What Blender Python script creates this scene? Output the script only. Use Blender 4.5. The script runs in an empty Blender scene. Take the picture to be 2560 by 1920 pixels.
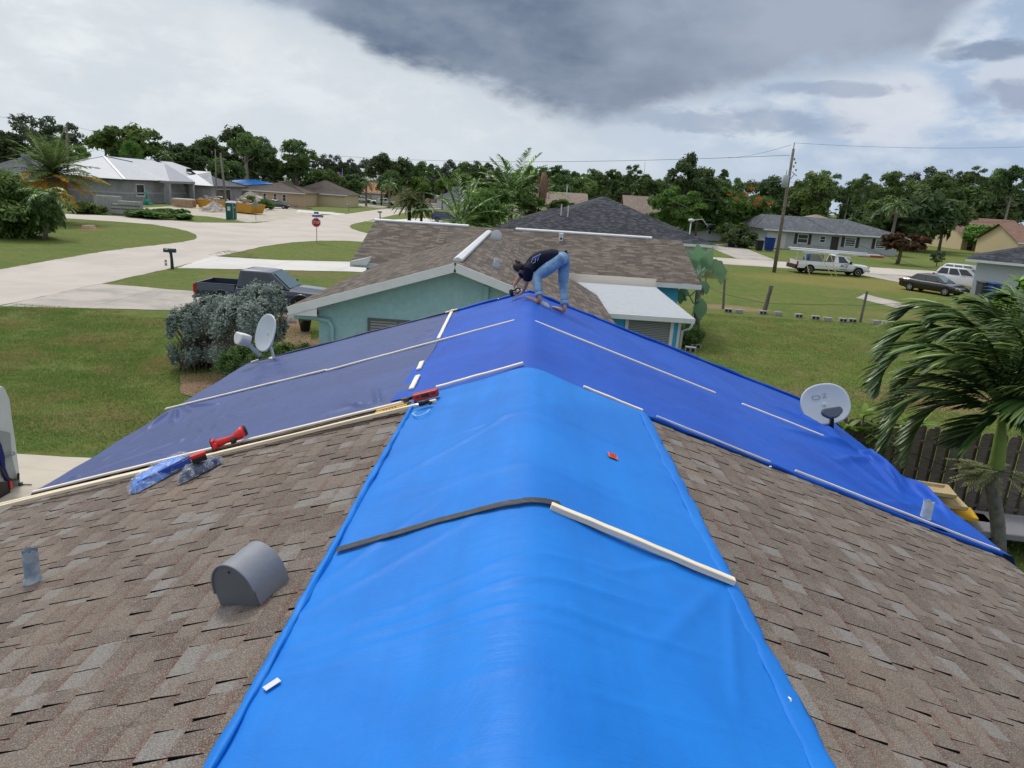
import bpy, math, random
import numpy as np
from mathutils import Vector, Matrix, Euler, noise as mnoise
R_=math.radians; PI=math.pi
random.seed(7); rng=np.random.default_rng(7)
SC=bpy.context.scene; COL=SC.collection
# ---------------------------------------------------------------- camera
PITCH,ROLL,YAW=.26736,.06499,-.008436; FP=1744.8
CAM=np.array([-.1,0,5.55])
_F=np.array([math.sin(YAW)*math.cos(PITCH),math.cos(YAW)*math.cos(PITCH),-math.sin(PITCH)])
_R=np.array([math.cos(YAW),-math.sin(YAW),0]); _U=np.cross(_R,_F)
_R2=_R*math.cos(ROLL)+_U*math.sin(ROLL); _U2=-_R*math.sin(ROLL)+_U*math.cos(ROLL)
cd=bpy.data.cameras.new('camera'); cam=bpy.data.objects.new('camera',cd); COL.objects.link(cam); SC.camera=cam
cd.sensor_fit='HORIZONTAL'; cd.sensor_width=36; cd.lens=FP/2560*36; cd.clip_end=6000; cd.clip_start=.05
m=Matrix.Identity(4)
for i in range(3): m[i][0]=_R2[i]; m[i][1]=_U2[i]; m[i][2]=-_F[i]; m[i][3]=CAM[i]
cam.matrix_world=m
def ray(x,y): return _F+_R2*(x-1280)/FP+_U2*(960-y)/FP
def g(x,y,z=0.):                 # photo pixel -> the point of the level plane z it shows
    d=ray(x,y); return CAM+(z-CAM[2])/d[2]*d
def gy(x,y,Y):
    d=ray(x,y); return CAM+(Y/d[1])*d
ZR,SL,HW=3.95,.325,4.76          # this house: ridge height, roof slope, half width
def rp(x,y,sd,dz=0.):            # pixel -> point on this house's roof
    d=ray(x,y); t=-(CAM[2]-ZR-dz+SL*sd*CAM[0])/(d[2]+SL*sd*d[0]); return CAM+t*d
def roofz(x): return ZR-SL*abs(x)
def hgt(bx,by,tx,ty):
    P=g(bx,by); return float(gy(tx,ty,P[1])[2])
# ---------------------------------------------------------------- colour management, sun, sky
SC.view_settings.view_transform='Standard'; SC.view_settings.look='None'
SC.view_settings.exposure=0.10; SC.view_settings.gamma=1; SC.view_settings.use_curve_mapping=False
SUN_EL,SUN_AZ=R_(52),R_(-32)     # azimuth from +Y towards +X
sd_=bpy.data.lights.new('sun','SUN'); sun=bpy.data.objects.new('sun',sd_); COL.objects.link(sun)
sd_.energy=1.5; sd_.angle=R_(11); sd_.color=(1,.96,.9)
sv=Vector((math.sin(SUN_AZ)*math.cos(SUN_EL),math.cos(SUN_AZ)*math.cos(SUN_EL),math.sin(SUN_EL)))
sun.rotation_euler=sv.to_track_quat('Z','Y').to_euler(); sun.location=(0,0,40)
W=bpy.data.worlds.new('World'); SC.world=W; W.use_nodes=True
class NT:
    def __init__(s,nt): s.t=nt; s.n=nt.nodes; s.l=nt.links
    def new(s,ty,**k):
        n=s.n.new(ty)
        for a,b in k.items(): setattr(n,a,b)
        return n
    def set(s,sock,v):
        if isinstance(v,bpy.types.NodeSocket): s.l.new(v,sock)
        else: sock.default_value=v
    def m(s,op,a,b=0.,c=None,clamp=False):
        n=s.new('ShaderNodeMath',operation=op,use_clamp=clamp); s.set(n.inputs[0],a); s.set(n.inputs[1],b)
        if c is not None: s.set(n.inputs[2],c)
        return n.outputs[0]
    def noise(s,vec,scale,detail=3,rough=.5,dist=0.):
        n=s.new('ShaderNodeTexNoise'); n.inputs['Scale'].default_value=scale; n.inputs['Detail'].default_value=detail
        n.inputs['Roughness'].default_value=rough; n.inputs['Distortion'].default_value=dist
        if vec is not None: s.l.new(vec,n.inputs['Vector'])
        return n.outputs['Fac']
    def ramp(s,f,a,b,c0=0.,c1=1.):
        n=s.new('ShaderNodeMapRange',interpolation_type='SMOOTHSTEP'); s.set(n.inputs[0],f)
        n.inputs[1].default_value=a; n.inputs[2].default_value=b; s.set(n.inputs[3],c0); s.set(n.inputs[4],c1); return n.outputs[0]
    def lin(s,f,a,b,c0=0.,c1=1.):
        n=s.new('ShaderNodeMapRange'); s.set(n.inputs[0],f); n.inputs[1].default_value=a; n.inputs[2].default_value=b
        s.set(n.inputs[3],c0); s.set(n.inputs[4],c1); return n.outputs[0]
    def mix(s,f,a,b,mode='MIX'):
        n=s.new('ShaderNodeMix',data_type='RGBA',blend_type=mode); s.set(n.inputs[0],f)
        for i,v in ((6,a),(7,b)):
            if isinstance(v,(tuple,list)): v=tuple(v)+((1,) if len(v)==3 else ())
            s.set(n.inputs[i],v)
        return n.outputs[2]
def lin_(c): return tuple(((v/255)/12.92 if v/255<=.04045 else ((v/255+.055)/1.055)**2.4) for v in c)
def world():
    T=NT(W.node_tree); T.n.clear()
    tc=T.new('ShaderNodeTexCoord'); sp=T.new('ShaderNodeSeparateXYZ'); T.l.new(tc.outputs['Generated'],sp.inputs[0])
    X,Y,Z=sp.outputs
    az=T.m('ARCTAN2',X,Y); el=T.m('ARCSINE',Z)
    cb=T.new('ShaderNodeCombineXYZ'); T.l.new(az,cb.inputs[0]); T.l.new(T.m('MULTIPLY',el,2.2),cb.inputs[1])
    V=cb.outputs[0]
    n1=T.noise(V,7.5,6,.56,.15); n2=T.noise(V,3.2,5,.5,.1); n3=T.noise(V,22,5,.6,.5)
    def d2(p): # display pixel -> az, el
        d=ray(p[0]*1.15732,p[1]*1.15732); d=d/np.linalg.norm(d); return math.atan2(d[0],d[1]),math.asin(d[2])
    def curve(pts,lo,hi):
        n=T.new('ShaderNodeFloatCurve'); cm=n.mapping; c=cm.curves[0]; cm.extend='HORIZONTAL' if hasattr(cm,'extend') else cm.extend
        P=[((a/1.4)+.5,(v-lo)/(hi-lo)) for a,v in pts]
        c.points[0].location=P[0]; c.points[1].location=P[-1]
        for q in P[1:-1]: c.points.new(*q)
        for q in c.points: q.handle_type='VECTOR'
        cm.update(); T.l.new(T.m('ADD',T.m('DIVIDE',az,1.4),.5,clamp=True),n.inputs['Value'])
        return T.m('ADD',T.m('MULTIPLY',n.outputs[0],hi-lo),lo)
    Lp=[(-300,-260),(200,-120),(440,-25),(560,22),(700,70),(820,135),(950,165),(1060,210),(1180,252),(1280,285),(1350,272),(1420,240),(1500,222),(1600,205),(1750,172),(1900,152),(1990,125),(2050,60),(2180,-60),(2500,-200)]
    L=curve([d2(p) for p in Lp],-.1,.6)
    w1=T.m('MULTIPLY',T.m('SUBTRACT',n1,.5),.075)
    w3=T.m('MULTIPLY',T.m('SUBTRACT',n3,.5),.03)
    dd=T.m('ADD',T.m('SUBTRACT',el,L),T.m('ADD',w1,w3))
    cloud=T.ramp(dd,-.006,.028)
    soft=T.ramp(dd,-.05,.03)
    # darkness by azimuth
    D=curve([(d2(p)[0],v) for p,v in [((300,60),.35),((460,60),.72),((620,60),.9),((760,60),1.),((1000,100),1.),((1180,150),.92),((1320,200),.8),((1500,150),.62),((1750,120),.62),((1980,110),.55),((2200,60),.2)]],0,1)
    top=T.ramp(el,.30,.46,1.,.35)
    dk=T.m('MULTIPLY',T.m('MULTIPLY',D,top),T.lin(T.m('ADD',T.m('MULTIPLY',n2,.6),T.m('MULTIPLY',n1,.4)),.38,.62,.5,1.15),clamp=True)
    # open-sky colour: pale left, bluer right
    side=T.ramp(az,-.25,.6)
    base=T.mix(side,lin_((208,216,222)),lin_((164,184,210)))
    low=T.ramp(el,-.02,.11)
    base=T.mix(low,T.mix(side,lin_((208,216,223)),lin_((180,195,213))),base)
    puff=T.ramp(T.m('ADD',n1,T.m('MULTIPLY',n3,.35)),.58,.84)
    base=T.mix(T.m('MULTIPLY',puff,T.m('MULTIPLY',T.ramp(az,-.7,.1,.8,.65),T.ramp(el,.02,.12,.2,1.))),base,lin_((228,233,236)))
    gp=T.ramp(T.m('SUBTRACT',n2,T.m('MULTIPLY',n3,.15)),.42,.56)
    base=T.mix(T.m('MULTIPLY',gp,T.ramp(az,-.1,.45,.05,.32)),base,lin_((146,163,190)))
    # bright heap at the right
    def blob(p,rx,ry):
        a,e=d2(p); u=T.m('DIVIDE',T.m('SUBTRACT',az,a),rx); v=T.m('DIVIDE',T.m('SUBTRACT',el,e),ry)
        r=T.m('ADD',T.m('MULTIPLY',u,u),T.m('MULTIPLY',v,v)); return T.ramp(T.m('ADD',r,T.m('MULTIPLY',T.m('SUBTRACT',n3,.5),2.6)),.2,1.1,1.,0.)
    for p,rx,ry,c,f in [((1905,235),.075,.05,(212,216,224),.75),((2190,175),.05,.035,(206,212,222),.7),((2150,108),.045,.012,(125,141,165),.8),((2050,112),.02,.014,(130,146,170),.6),((2200,205),.06,.018,(138,152,178),.7),((1560,262),.2,.018,(140,156,180),.55),((1800,192),.1,.01,(140,155,180),.6),((520,90),.05,.05,(222,226,229),.4)]:
        base=T.mix(T.m('MULTIPLY',blob(p,rx,ry),f),base,lin_(c))
    dark=T.mix(dk,lin_((178,189,206)),lin_((103,118,140)))
    col=T.mix(T.m('MULTIPLY',soft,.35),base,lin_((168,180,196)))
    col=T.mix(cloud,col,dark)
    # overhead: broken bright overcast, brighter round the veiled sun
    up=T.ramp(el,.42,.75)
    over=T.mix(T.ramp(n2,.35,.65),(.42,.47,.55),(.95,.97,1.))
    vm=T.new('ShaderNodeVectorMath',operation='DOT_PRODUCT'); T.l.new(tc.outputs['Generated'],vm.inputs[0]); vm.inputs[1].default_value=sv
    over=T.mix(T.ramp(vm.outputs['Value'],.55,1.),over,(1.9,1.85,1.75))
    col=T.mix(up,col,over)
    back=T.ramp(Y,-.5,.1,.8,0.)
    col=T.mix(T.m('MULTIPLY',back,T.ramp(el,.3,.6,1.,0.)),col,(.5,.56,.66))
    sky=T.new('ShaderNodeTexSky',sky_type='NISHITA'); sky.sun_disc=False; sky.sun_elevation=SUN_EL; sky.sun_rotation=SUN_AZ
    b1=T.new('ShaderNodeBackground'); T.l.new(sky.outputs[0],b1.inputs[0]); b1.inputs[1].default_value=.09
    b2=T.new('ShaderNodeBackground'); T.l.new(col,b2.inputs[0]); b2.inputs[1].default_value=1.
    mx=T.new('ShaderNodeMixShader')
    cov=T.m('MAXIMUM',cloud,T.ramp(n2,.30,.42,.86,1.))
    T.l.new(cov,mx.inputs[0]); T.l.new(b1.outputs[0],mx.inputs[1]); T.l.new(b2.outputs[0],mx.inputs[2])
    o=T.new('ShaderNodeOutputWorld'); T.l.new(mx.outputs[0],o.inputs[0])
world()
# ---------------------------------------------------------------- materials
MATS={}
def mat(name,col=(.5,.5,.5),rough=.7,spec=.3,ns=0,na=.15,bump=0,bs=None,metal=0,alpha=1,trans=0,coat=0,col2=None,ns2=None,coord='Object',sub=0,emit=0):
    if name in MATS: return MATS[name]
    M=bpy.data.materials.new(name); M.use_nodes=True; T=NT(M.node_tree); P=T.n['Principled BSDF']
    P.inputs['Roughness'].default_value=rough; P.inputs['Specular IOR Level'].default_value=spec; P.inputs['Metallic'].default_value=metal
    P.inputs['Alpha'].default_value=alpha; P.inputs['Transmission Weight'].default_value=trans; P.inputs['Coat Weight'].default_value=coat
    c=tuple(col)+(1,)
    if ns or col2:
        tc=T.new('ShaderNodeTexCoord'); v=tc.outputs[coord]
        f=T.noise(v,ns or 5,5,.6)
        if col2: cc=T.mix(T.ramp(f,.35,.65),col,col2)
        else: cc=T.mix(T.lin(f,.3,.7),tuple(x*(1-na) for x in col),tuple(min(1,x*(1+na)) for x in col))
        if ns2: cc=T.mix(T.lin(T.noise(v,ns2,3,.6),.35,.65,.0,.5),cc,tuple(x*.55 for x in col))
        T.l.new(cc,P.inputs['Base Color'])
        if bump:
            b=T.new('ShaderNodeBump'); b.inputs['Strength'].default_value=bump; b.inputs['Distance'].default_value=.02
            T.l.new(T.noise(v,bs or ns*3,4,.6),b.inputs['Height']); T.l.new(b.outputs[0],P.inputs['Normal'])
    else: P.inputs['Base Color'].default_value=c
    MATS[name]=M; return M
def foliage(name,c1,c2,c3=None,rough=.55,tr=.35,dry=None,gl_=.035,c3p=.93):
    M=bpy.data.materials.new(name); M.use_nodes=True; T=NT(M.node_tree); T.n.clear()
    ge=T.new('ShaderNodeNewGeometry'); oi=T.new('ShaderNodeObjectInfo'); tc=T.new('ShaderNodeTexCoord')
    n=T.noise(tc.outputs['Object'],.9,3,.6)
    col=T.mix(T.m('ADD',T.m('MULTIPLY',ge.outputs['Random Per Island'],.6),T.lin(n,.3,.7,-.1,.5),clamp=True),c1,c2)
    if dry:
        dn=T.noise(tc.outputs['Object'],.42,6,.68,.5); col=T.mix(T.m('MULTIPLY',T.ramp(dn,.47,.62),T.ramp(ge.outputs['Random Per Island'],.1,.6,.55,1.)),col,dry)
        dk=T.noise(tc.outputs['Object'],.9,4,.6); col=T.mix(T.ramp(dk,.55,.7,0,.45),col,tuple(x*.5 for x in c1))
    if c3: col=T.mix(T.ramp(ge.outputs['Random Per Island'],c3p,c3p+.03),col,c3)
    hs=T.new('ShaderNodeHueSaturation'); T.l.new(col,hs.inputs['Color'])
    T.l.new(T.lin(oi.outputs['Random'],0,1,.482,.518),hs.inputs['Hue']); T.l.new(T.lin(T.m('FRACT',T.m('MULTIPLY',oi.outputs['Random'],7.3)),0,1,.75,1.35),hs.inputs['Value'])
    d=T.new('ShaderNodeBsdfDiffuse'); t=T.new('ShaderNodeBsdfTranslucent'); gl=T.new('ShaderNodeBsdfGlossy'); gl.inputs['Roughness'].default_value=rough
    gl.inputs['Color'].default_value=(.6,.65,.6,1)
    T.l.new(hs.outputs[0],d.inputs[0]); T.l.new(hs.outputs[0],t.inputs[0])
    a=T.new('ShaderNodeMixShader'); a.inputs[0].default_value=tr; T.l.new(d.outputs[0],a.inputs[1]); T.l.new(t.outputs[0],a.inputs[2])
    b=T.new('ShaderNodeMixShader'); b.inputs[0].default_value=gl_; T.l.new(a.outputs[0],b.inputs[1]); T.l.new(gl.outputs[0],b.inputs[2])
    o=T.new('ShaderNodeOutputMaterial'); T.l.new(b.outputs[0],o.inputs[0]); MATS[name]=M; return M
# ---------------------------------------------------------------- object helpers
def tag(o,label=None,cat=None,group=None,kind=None):
    if label: o['label']=label
    if cat: o['category']=cat
    if group: o['group']=group
    if kind: o['kind']=kind
    return o
def thing(name,label,cat,loc=(0,0,0),rz=0,group=None):
    o=bpy.data.objects.new(name,None); COL.objects.link(o); o.location=loc; o.rotation_euler=(0,0,rz); o.empty_display_size=.2
    return tag(o,label,cat,group)
def link(name,me,parent=None,world=False):
    o=bpy.data.objects.new(name,me); COL.objects.link(o)
    if parent is not None:
        o.parent=parent
        if world: o.location=-parent.location
    return o
def copy_tree(o,loc=None,rz=None,sc=None,label=None,parent=None):
    c=o.copy(); COL.objects.link(c)
    if parent is not None: c.parent=parent
    if loc is not None: c.location=loc
    if rz is not None: c.rotation_euler[2]=rz
    if sc is not None: c.scale=sc if hasattr(sc,'__len__') else (sc,sc,sc)
    if label: c['label']=label
    for ch in o.children: copy_tree(ch,parent=c)
    return c
class MB:
    def __init__(s): s.v=[]; s.f=[]; s.mi=[]; s.k=0
    def add(s,vs,fs):
        b=len(s.v); s.v+= [tuple(map(float,p)) for p in vs]; s.f+=[tuple(b+i for i in f) for f in fs]; s.mi+=[s.k]*len(fs); return s
    def box(s,c,d,rz=0,rx=0,ry=0):
        M=Euler((rx,ry,rz)).to_matrix(); P=[]
        for x in (-.5,.5):
            for y in (-.5,.5):
                for z in (-.5,.5): P.append(Vector(c)+M@Vector((x*d[0],y*d[1],z*d[2])))
        return s.add(P,[(0,1,3,2),(4,6,7,5),(0,4,5,1),(2,3,7,6),(0,2,6,4),(1,5,7,3)])
    def bb(s,a,b): return s.box([(a[i]+b[i])/2 for i in range(3)],[abs(b[i]-a[i]) for i in range(3)])
    def beam(s,a,b,w,h,up=(0,0,1)):       # box beam from a to b; w across, h along 'up'
        a=Vector(a);b=Vector(b);t=(b-a).normalized(); n=t.cross(Vector(up)).normalized(); u=n.cross(t)
        P=[q+n*(i*w/2)+u*(j*h/2) for q in (a,b) for i in (-1,1) for j in (-1,1)]
        return s.add(P,[(0,1,3,2),(4,6,7,5),(0,4,5,1),(2,3,7,6),(0,2,6,4),(1,5,7,3)])
    def quad(s,a,b,c,d): return s.add([a,b,c,d],[(0,1,2,3)])
    def poly(s,P): return s.add(P,[tuple(range(len(P)))])
    def prism(s,P,z0,z1,M=None):          # polygon in xy extruded in z
        n=len(P); V=[Vector((p[0],p[1],z0)) for p in P]+[Vector((p[0],p[1],z1)) for p in P]
        if M is not None: V=[M@v for v in V]
        return s.add(V,[tuple(range(n))[::-1],tuple(range(n,2*n))]+[(i,(i+1)%n,n+(i+1)%n,n+i) for i in range(n)])
    def tube(s,P,r,n=8,cap=True,flat=None):
        P=[Vector(p) for p in P]; rs=r if hasattr(r,'__len__') else [r]*len(P); rings=[]
        T=[(P[min(i+1,len(P)-1)]-P[max(i-1,0)]).normalized() for i in range(len(P))]
        u=T[0].orthogonal().normalized(); V=[]
        for i,p in enumerate(P):
            u=(u-T[i]*u.dot(T[i])).normalized(); w=T[i].cross(u)
            for k in range(n):
                a=2*PI*k/n; V.append(p+(u*math.cos(a)+w*math.sin(a))*rs[i])
        F=[(i*n+k,i*n+(k+1)%n,(i+1)*n+(k+1)%n,(i+1)*n+k) for i in range(len(P)-1) for k in range(n)]
        if cap: F+=[tuple(range(n))[::-1],tuple((len(P)-1)*n+k for k in range(n))]
        return s.add(V,F)
    def lathe(s,prof,c=(0,0,0),n=16,M=None,a0=0,a1=2*PI):
        full=abs(a1-a0-2*PI)<1e-6; m_=n if full else n+1; V=[]
        for r,z in prof:
            for k in range(m_):
                a=a0+(a1-a0)*k/n; q=Vector((r*math.cos(a),r*math.sin(a),z)); V.append((M@q if M is not None else q)+Vector(c))
        F=[]
        for i in range(len(prof)-1):
            for k in range(n if full else n):
                k2=(k+1)%m_; F.append((i*m_+k,i*m_+k2,(i+1)*m_+k2,(i+1)*m_+k))
        return s.add(V,F)
    def ball(s,c,r,n=12,m_=8):
        r=r if hasattr(r,'__len__') else (r,r,r); V=[(c[0],c[1],c[2]-r[2])]
        for i in range(1,m_):
            t=PI*i/m_
            for k in range(n): V.append((c[0]+r[0]*math.sin(t)*math.cos(2*PI*k/n),c[1]+r[1]*math.sin(t)*math.sin(2*PI*k/n),c[2]-r[2]*math.cos(t)))
        V.append((c[0],c[1],c[2]+r[2])); F=[(0,1+(k+1)%n,1+k) for k in range(n)]
        for i in range(m_-2): F+=[(1+i*n+k,1+i*n+(k+1)%n,1+(i+1)*n+(k+1)%n,1+(i+1)*n+k) for k in range(n)]
        e=len(V)-1; F+=[(e,1+(m_-2)*n+k,1+(m_-2)*n+(k+1)%n) for k in range(n)]
        return s.add(V,F)
    def mesh(s,name,mats,smooth=False):
        me=bpy.data.meshes.new(name); me.from_pydata(s.v,[],s.f)
        for q in (mats if isinstance(mats,(list,tuple)) else [mats]): me.materials.append(q)
        me.polygons.foreach_set('material_index',s.mi)
        if smooth: me.polygons.foreach_set('use_smooth',[True]*len(s.f))
        me.update(); return me
    def build(s,name,mats,parent=None,world=False,smooth=False,bevel=0,auto=None):
        o=link(name,s.mesh(name,mats,smooth),parent,world)
        if bevel:
            b=o.modifiers.new('bevel','BEVEL'); b.width=bevel; b.segments=2; b.limit_method='ANGLE'
        return o
def npmesh(name,V,F,mats,mi=None,smooth=False):      # V (n,3), F (m,4)
    me=bpy.data.meshes.new(name); k=F.shape[1]; me.vertices.add(len(V)); me.vertices.foreach_set('co',np.asarray(V,np.float32).ravel())
    me.loops.add(F.size); me.loops.foreach_set('vertex_index',F.astype(np.int32).ravel())
    me.polygons.add(len(F)); me.polygons.foreach_set('loop_start',np.arange(0,F.size,k,dtype=np.int32))
    try: me.polygons.foreach_set('loop_total',np.full(len(F),k,np.int32))
    except Exception: pass
    for q in (mats if isinstance(mats,(list,tuple)) else [mats]): me.materials.append(q)
    if mi is not None: me.polygons.foreach_set('material_index',np.asarray(mi,np.int32))
    if smooth: me.polygons.foreach_set('use_smooth',np.ones(len(F),bool))
    me.update(calc_edges=True); me.validate(); return me
def text(body,name,mtl,size,M,parent=None,ext=.001,world=False):
    c=bpy.data.curves.new(name,'FONT'); c.body=body; c.size=size; c.align_x='CENTER'; c.align_y='CENTER'; c.extrude=ext
    t=bpy.data.objects.new(name,c); COL.objects.link(t); dg=bpy.context.evaluated_depsgraph_get()
    me=bpy.data.meshes.new_from_object(t.evaluated_get(dg)); bpy.data.objects.remove(t); me.materials.clear(); me.materials.append(mtl)
    me.transform(M); return link(name,me,parent,world)
def frame(o,x,z): # matrix with local x,z axes -> local X right, Y up(z), origin o
    x=Vector(x).normalized(); z=Vector(z); z=(z-x*z.dot(x)).normalized(); n=x.cross(z)
    M=Matrix.Identity(4)
    for i in range(3): M[i][0]=x[i]; M[i][1]=z[i]; M[i][2]=n[i]; M[i][3]=o[i]
    return M
def fbm(x,y,s,o=0): return mnoise.fractal(Vector((x*s+o,y*s-o,o*.7)),1.,2.,4)
# ================================================================ ground, roads
def ground_mat():
    M=bpy.data.materials.new('lawn'); M.use_nodes=True; T=NT(M.node_tree); P=T.n['Principled BSDF']; P.inputs['Roughness'].default_value=.9; P.inputs['Specular IOR Level'].default_value=.15
    tc=T.new('ShaderNodeTexCoord'); v=tc.outputs['Object']
    big=T.noise(v,.12,4,.6); mid=T.noise(v,.7,5,.65); fine=T.noise(v,9,4,.7); vf=T.noise(v,40,3,.7)
    c=T.mix(T.ramp(big,.4,.62),(.10,.155,.028),(.155,.19,.038))
    c=T.mix(T.ramp(mid,.40,.62,0,.85),c,(.18,.18,.05))
    c=T.mix(T.lin(fine,.3,.7,.0,.55),c,(.05,.09,.018))
    c=T.mix(T.lin(vf,.35,.7,.0,.5),c,(.15,.21,.05))
    c=T.mix(T.ramp(T.noise(v,2.3,5,.7,.3),.46,.66,0,.55),c,(.06,.10,.02)); c=T.mix(T.ramp(T.noise(v,1.3,6,.75,.6),.55,.7,0,.6),c,(.24,.21,.085))
    # dry and bare patches
    n=T.noise(v,.33,6,.7,.5); c=T.mix(T.ramp(n,.56,.70,0,.8),c,(.21,.155,.075))
    sp=T.new('ShaderNodeSeparateXYZ'); T.l.new(v,sp.inputs[0])
    def spot(x,y,rx,ry,col,f,c):
        u=T.m('DIVIDE',T.m('SUBTRACT',sp.outputs[0],x),rx); w=T.m('DIVIDE',T.m('SUBTRACT',sp.outputs[1],y),ry)
        r=T.m('ADD',T.m('ADD',T.m('MULTIPLY',u,u),T.m('MULTIPLY',w,w)),T.m('MULTIPLY',T.m('SUBTRACT',mid,.5),2.2))
        r=T.m('ADD',r,T.m('MULTIPLY',T.m('SUBTRACT',fine,.5),1.6))
        return T.mix(T.ramp(r,.3,1.2,f,0),c,col)
    p=g(2450,1020); c=spot(p[0],p[1]+.5,4,1.4,(.27,.17,.10),.85,c)
    p=g(2330,800); c=spot(p[0]+1,p[1]+1,6,1.6,(.2,.17,.07),.6,c)
    p=g(1990,980); c=spot(p[0],p[1],1.6,.8,(.24,.17,.09),.7,c)
    p=g(2250,705); c=spot(p[0]-4,p[1]-4,13,6,(.23,.205,.06),.7,c)
    p=g(1830,770); c=spot(p[0],p[1],2.5,1.2,(.28,.2,.13),.75,c)
    p=g(790,680); c=spot(p[0]-2,p[1]-1.2,6,1.4,(.17,.14,.06),.7,c)
    p=g(225,573); c=spot(p[0],p[1],1.2,1.2,(.3,.13,.06),.9,c)
    p=g(440,1100); c=spot(-9,14.6,2.8,.9,(.18,.15,.06),.6,c)
    T.l.new(c,P.inputs['Base Color'])
    b=T.new('ShaderNodeBump'); b.inputs['Strength'].default_value=.9; b.inputs['Distance'].default_value=.05
    T.l.new(T.m('ADD',fine,vf),b.inputs['Height']); T.l.new(b.outputs[0],P.inputs['Normal']); return M
MB().add([(-1500,-300,0),(1500,-300,0),(1500,2500,0),(-1500,2500,0)],[(0,1,2,3)]).build('ground',ground_mat())['kind']='structure'
def conc(name,c1,c2,crack=0,ns=.35,grid=None):
    M=bpy.data.materials.new(name); M.use_nodes=True; T=NT(M.node_tree); P=T.n['Principled BSDF']; P.inputs['Roughness'].default_value=.85; P.inputs['Specular IOR Level'].default_value=.25
    v=T.new('ShaderNodeTexCoord').outputs['Object']
    c=T.mix(T.ramp(T.noise(v,ns,6,.65,.4),.38,.66),c1,c2)
    c=T.mix(T.lin(T.noise(v,60,3,.7),.35,.7,0,.25),c,tuple(x*.6 for x in c1))
    mp=T.new('ShaderNodeMapping'); T.l.new(v,mp.inputs[0]); mp.inputs['Scale'].default_value=(.25,1.6,1)
    c=T.mix(T.ramp(T.noise(mp.outputs[0],.9,5,.7),.56,.72,0,.5 if crack else .22),c,tuple(x*.45 for x in c1))
    if grid:
        sp=T.new('ShaderNodeSeparateXYZ'); T.l.new(v,sp.inputs[0])
        for k,(ax,per,off) in enumerate(grid):
            fr=T.m('ABSOLUTE',T.m('SUBTRACT',T.m('FRACT',T.m('DIVIDE',T.m('SUBTRACT',sp.outputs[ax],off),per)),.5))
            c=T.mix(T.m('GREATER_THAN',fr,.5-.012/per),c,tuple(x*.3 for x in c1))
    T.l.new(c,P.inputs['Base Color']); b=T.new('ShaderNodeBump'); b.inputs['Strength'].default_value=.3; b.inputs['Distance'].default_value=.005
    T.l.new(T.noise(v,90,2,.6),b.inputs['Height']); T.l.new(b.outputs[0],P.inputs['Normal']); return M
road_m=conc('road_surface',(.50,.455,.41),(.425,.39,.355),0,.22); drive_old=conc('old_concrete',(.44,.40,.36),(.30,.285,.265),1,.5,[(0,3.1,-20.7)]); drive_new=conc('new_concrete',(.60,.59,.57),(.54,.53,.52),0,.3,[(0,4.2,-20.5)])
def sheet(name,P,z,m,kind='structure'):
    P=[tuple(map(float,p[:2])) for p in P]
    Q=[];rj=random.Random(int(abs(P[0][0]*7+P[0][1]*3)))
    for a,b in zip(P,P[1:]+P[:1]):
        L=math.hypot(b[0]-a[0],b[1]-a[1]); n=max(1,min(160,int(L/.45))); 
        for i in range(n):
            t=i/n; q=(a[0]+(b[0]-a[0])*t,a[1]+(b[1]-a[1])*t); d=abs(q[1]); j=min(.07,.02+.0009*d) if i else 0; j*=(2 if rj.random()<.12 else 1)
            Q.append((q[0]+rj.uniform(-j,j),q[1]+rj.uniform(-j,j)))
    o=MB().poly([(p[0],p[1],z) for p in Q]).build(name,m); o['kind']=kind; return o
def arc(cx,cy,r,a0,a1,n=8): return [(cx+r*math.cos(R_(a0+(a1-a0)*i/n)),cy+r*math.sin(R_(a0+(a1-a0)*i/n))) for i in range(n+1)]
G=lambda *ps:[tuple(g(x,y)[:2]) for x,y in ps]
# main road (away from the viewer) and its crossing: one paved sheet
right=[(-20.3,-60),(-20.6,28),(-20.9,41),(-21.5,50)]+G((601,629),(660,616),(731,606),(800,602),(860,602))
right+=[(0,70.2),(20,70.6),(34,71),(70,71.6),(140,72),(140,80.5),(50,80.5),(20,79),(-12,80)]+G((919,584),(893,577),(878,571),(873,566),(880,561),(911,554),(951,545),(992,536),(1060,520))+[(-27,260),(-27,600)]
left=[(-33.5,600),(-34,260)]+G((963,522),(930,526),(867,535),(789,539),(740,544),(690,552),(640,558),(560,557),(492,556.5),(318,542),(159,533.5))+[(-90,81.5),(-200,81),(-200,73),(-90,73)]+G((153,545),(289,554),(380,561),(434,570),(470,578),(490,587),(494,593),(484,600),(450,606),(400,612),(330,620),(260,629),(130,651),(0,674))+[(-27.2,20),(-27,-60)]
sheet('road',right+left,.012,road_m)
sheet('driveway',G((443,671),(529,641),(702,651),(879,655))+[(-6.3,49.5),(-6.3,45.6)]+G((867,679),(500,671.5)),.016,drive_new)
sheet('driveway',G((252,709.5),(300,713),(486,729))+[(-9,33),(-6.2,33),(-6.2,28.4)]+G((434,776.5),(260,772),(0,766.5),(110,742),(223,714)),.016,drive_old)
sheet('driveway',[(-20.4,12.4),(-4.3,12.7),(-4.3,2),(-20.4,2)],.016,conc('pale_concrete',(.52,.47,.40),(.46,.42,.37),1,.8))
sheet('driveway',[(32,70.6),(37.2,70.6),(39,58),(33.8,58.4)],.016,drive_old)
sheet('driveway',[(39,70.7),(50,70.7),(50,61.2),(40,61.2)],.016,drive_old)
sheet('driveway',[(23.4,79.5),(28,79.5),(31.5,107),(24.5,107),(24.9,98)],.016,drive_old)
sheet('pavement',G((2160,735),(2140,745),(2260,775),(2300,768)),.016,drive_old)
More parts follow.
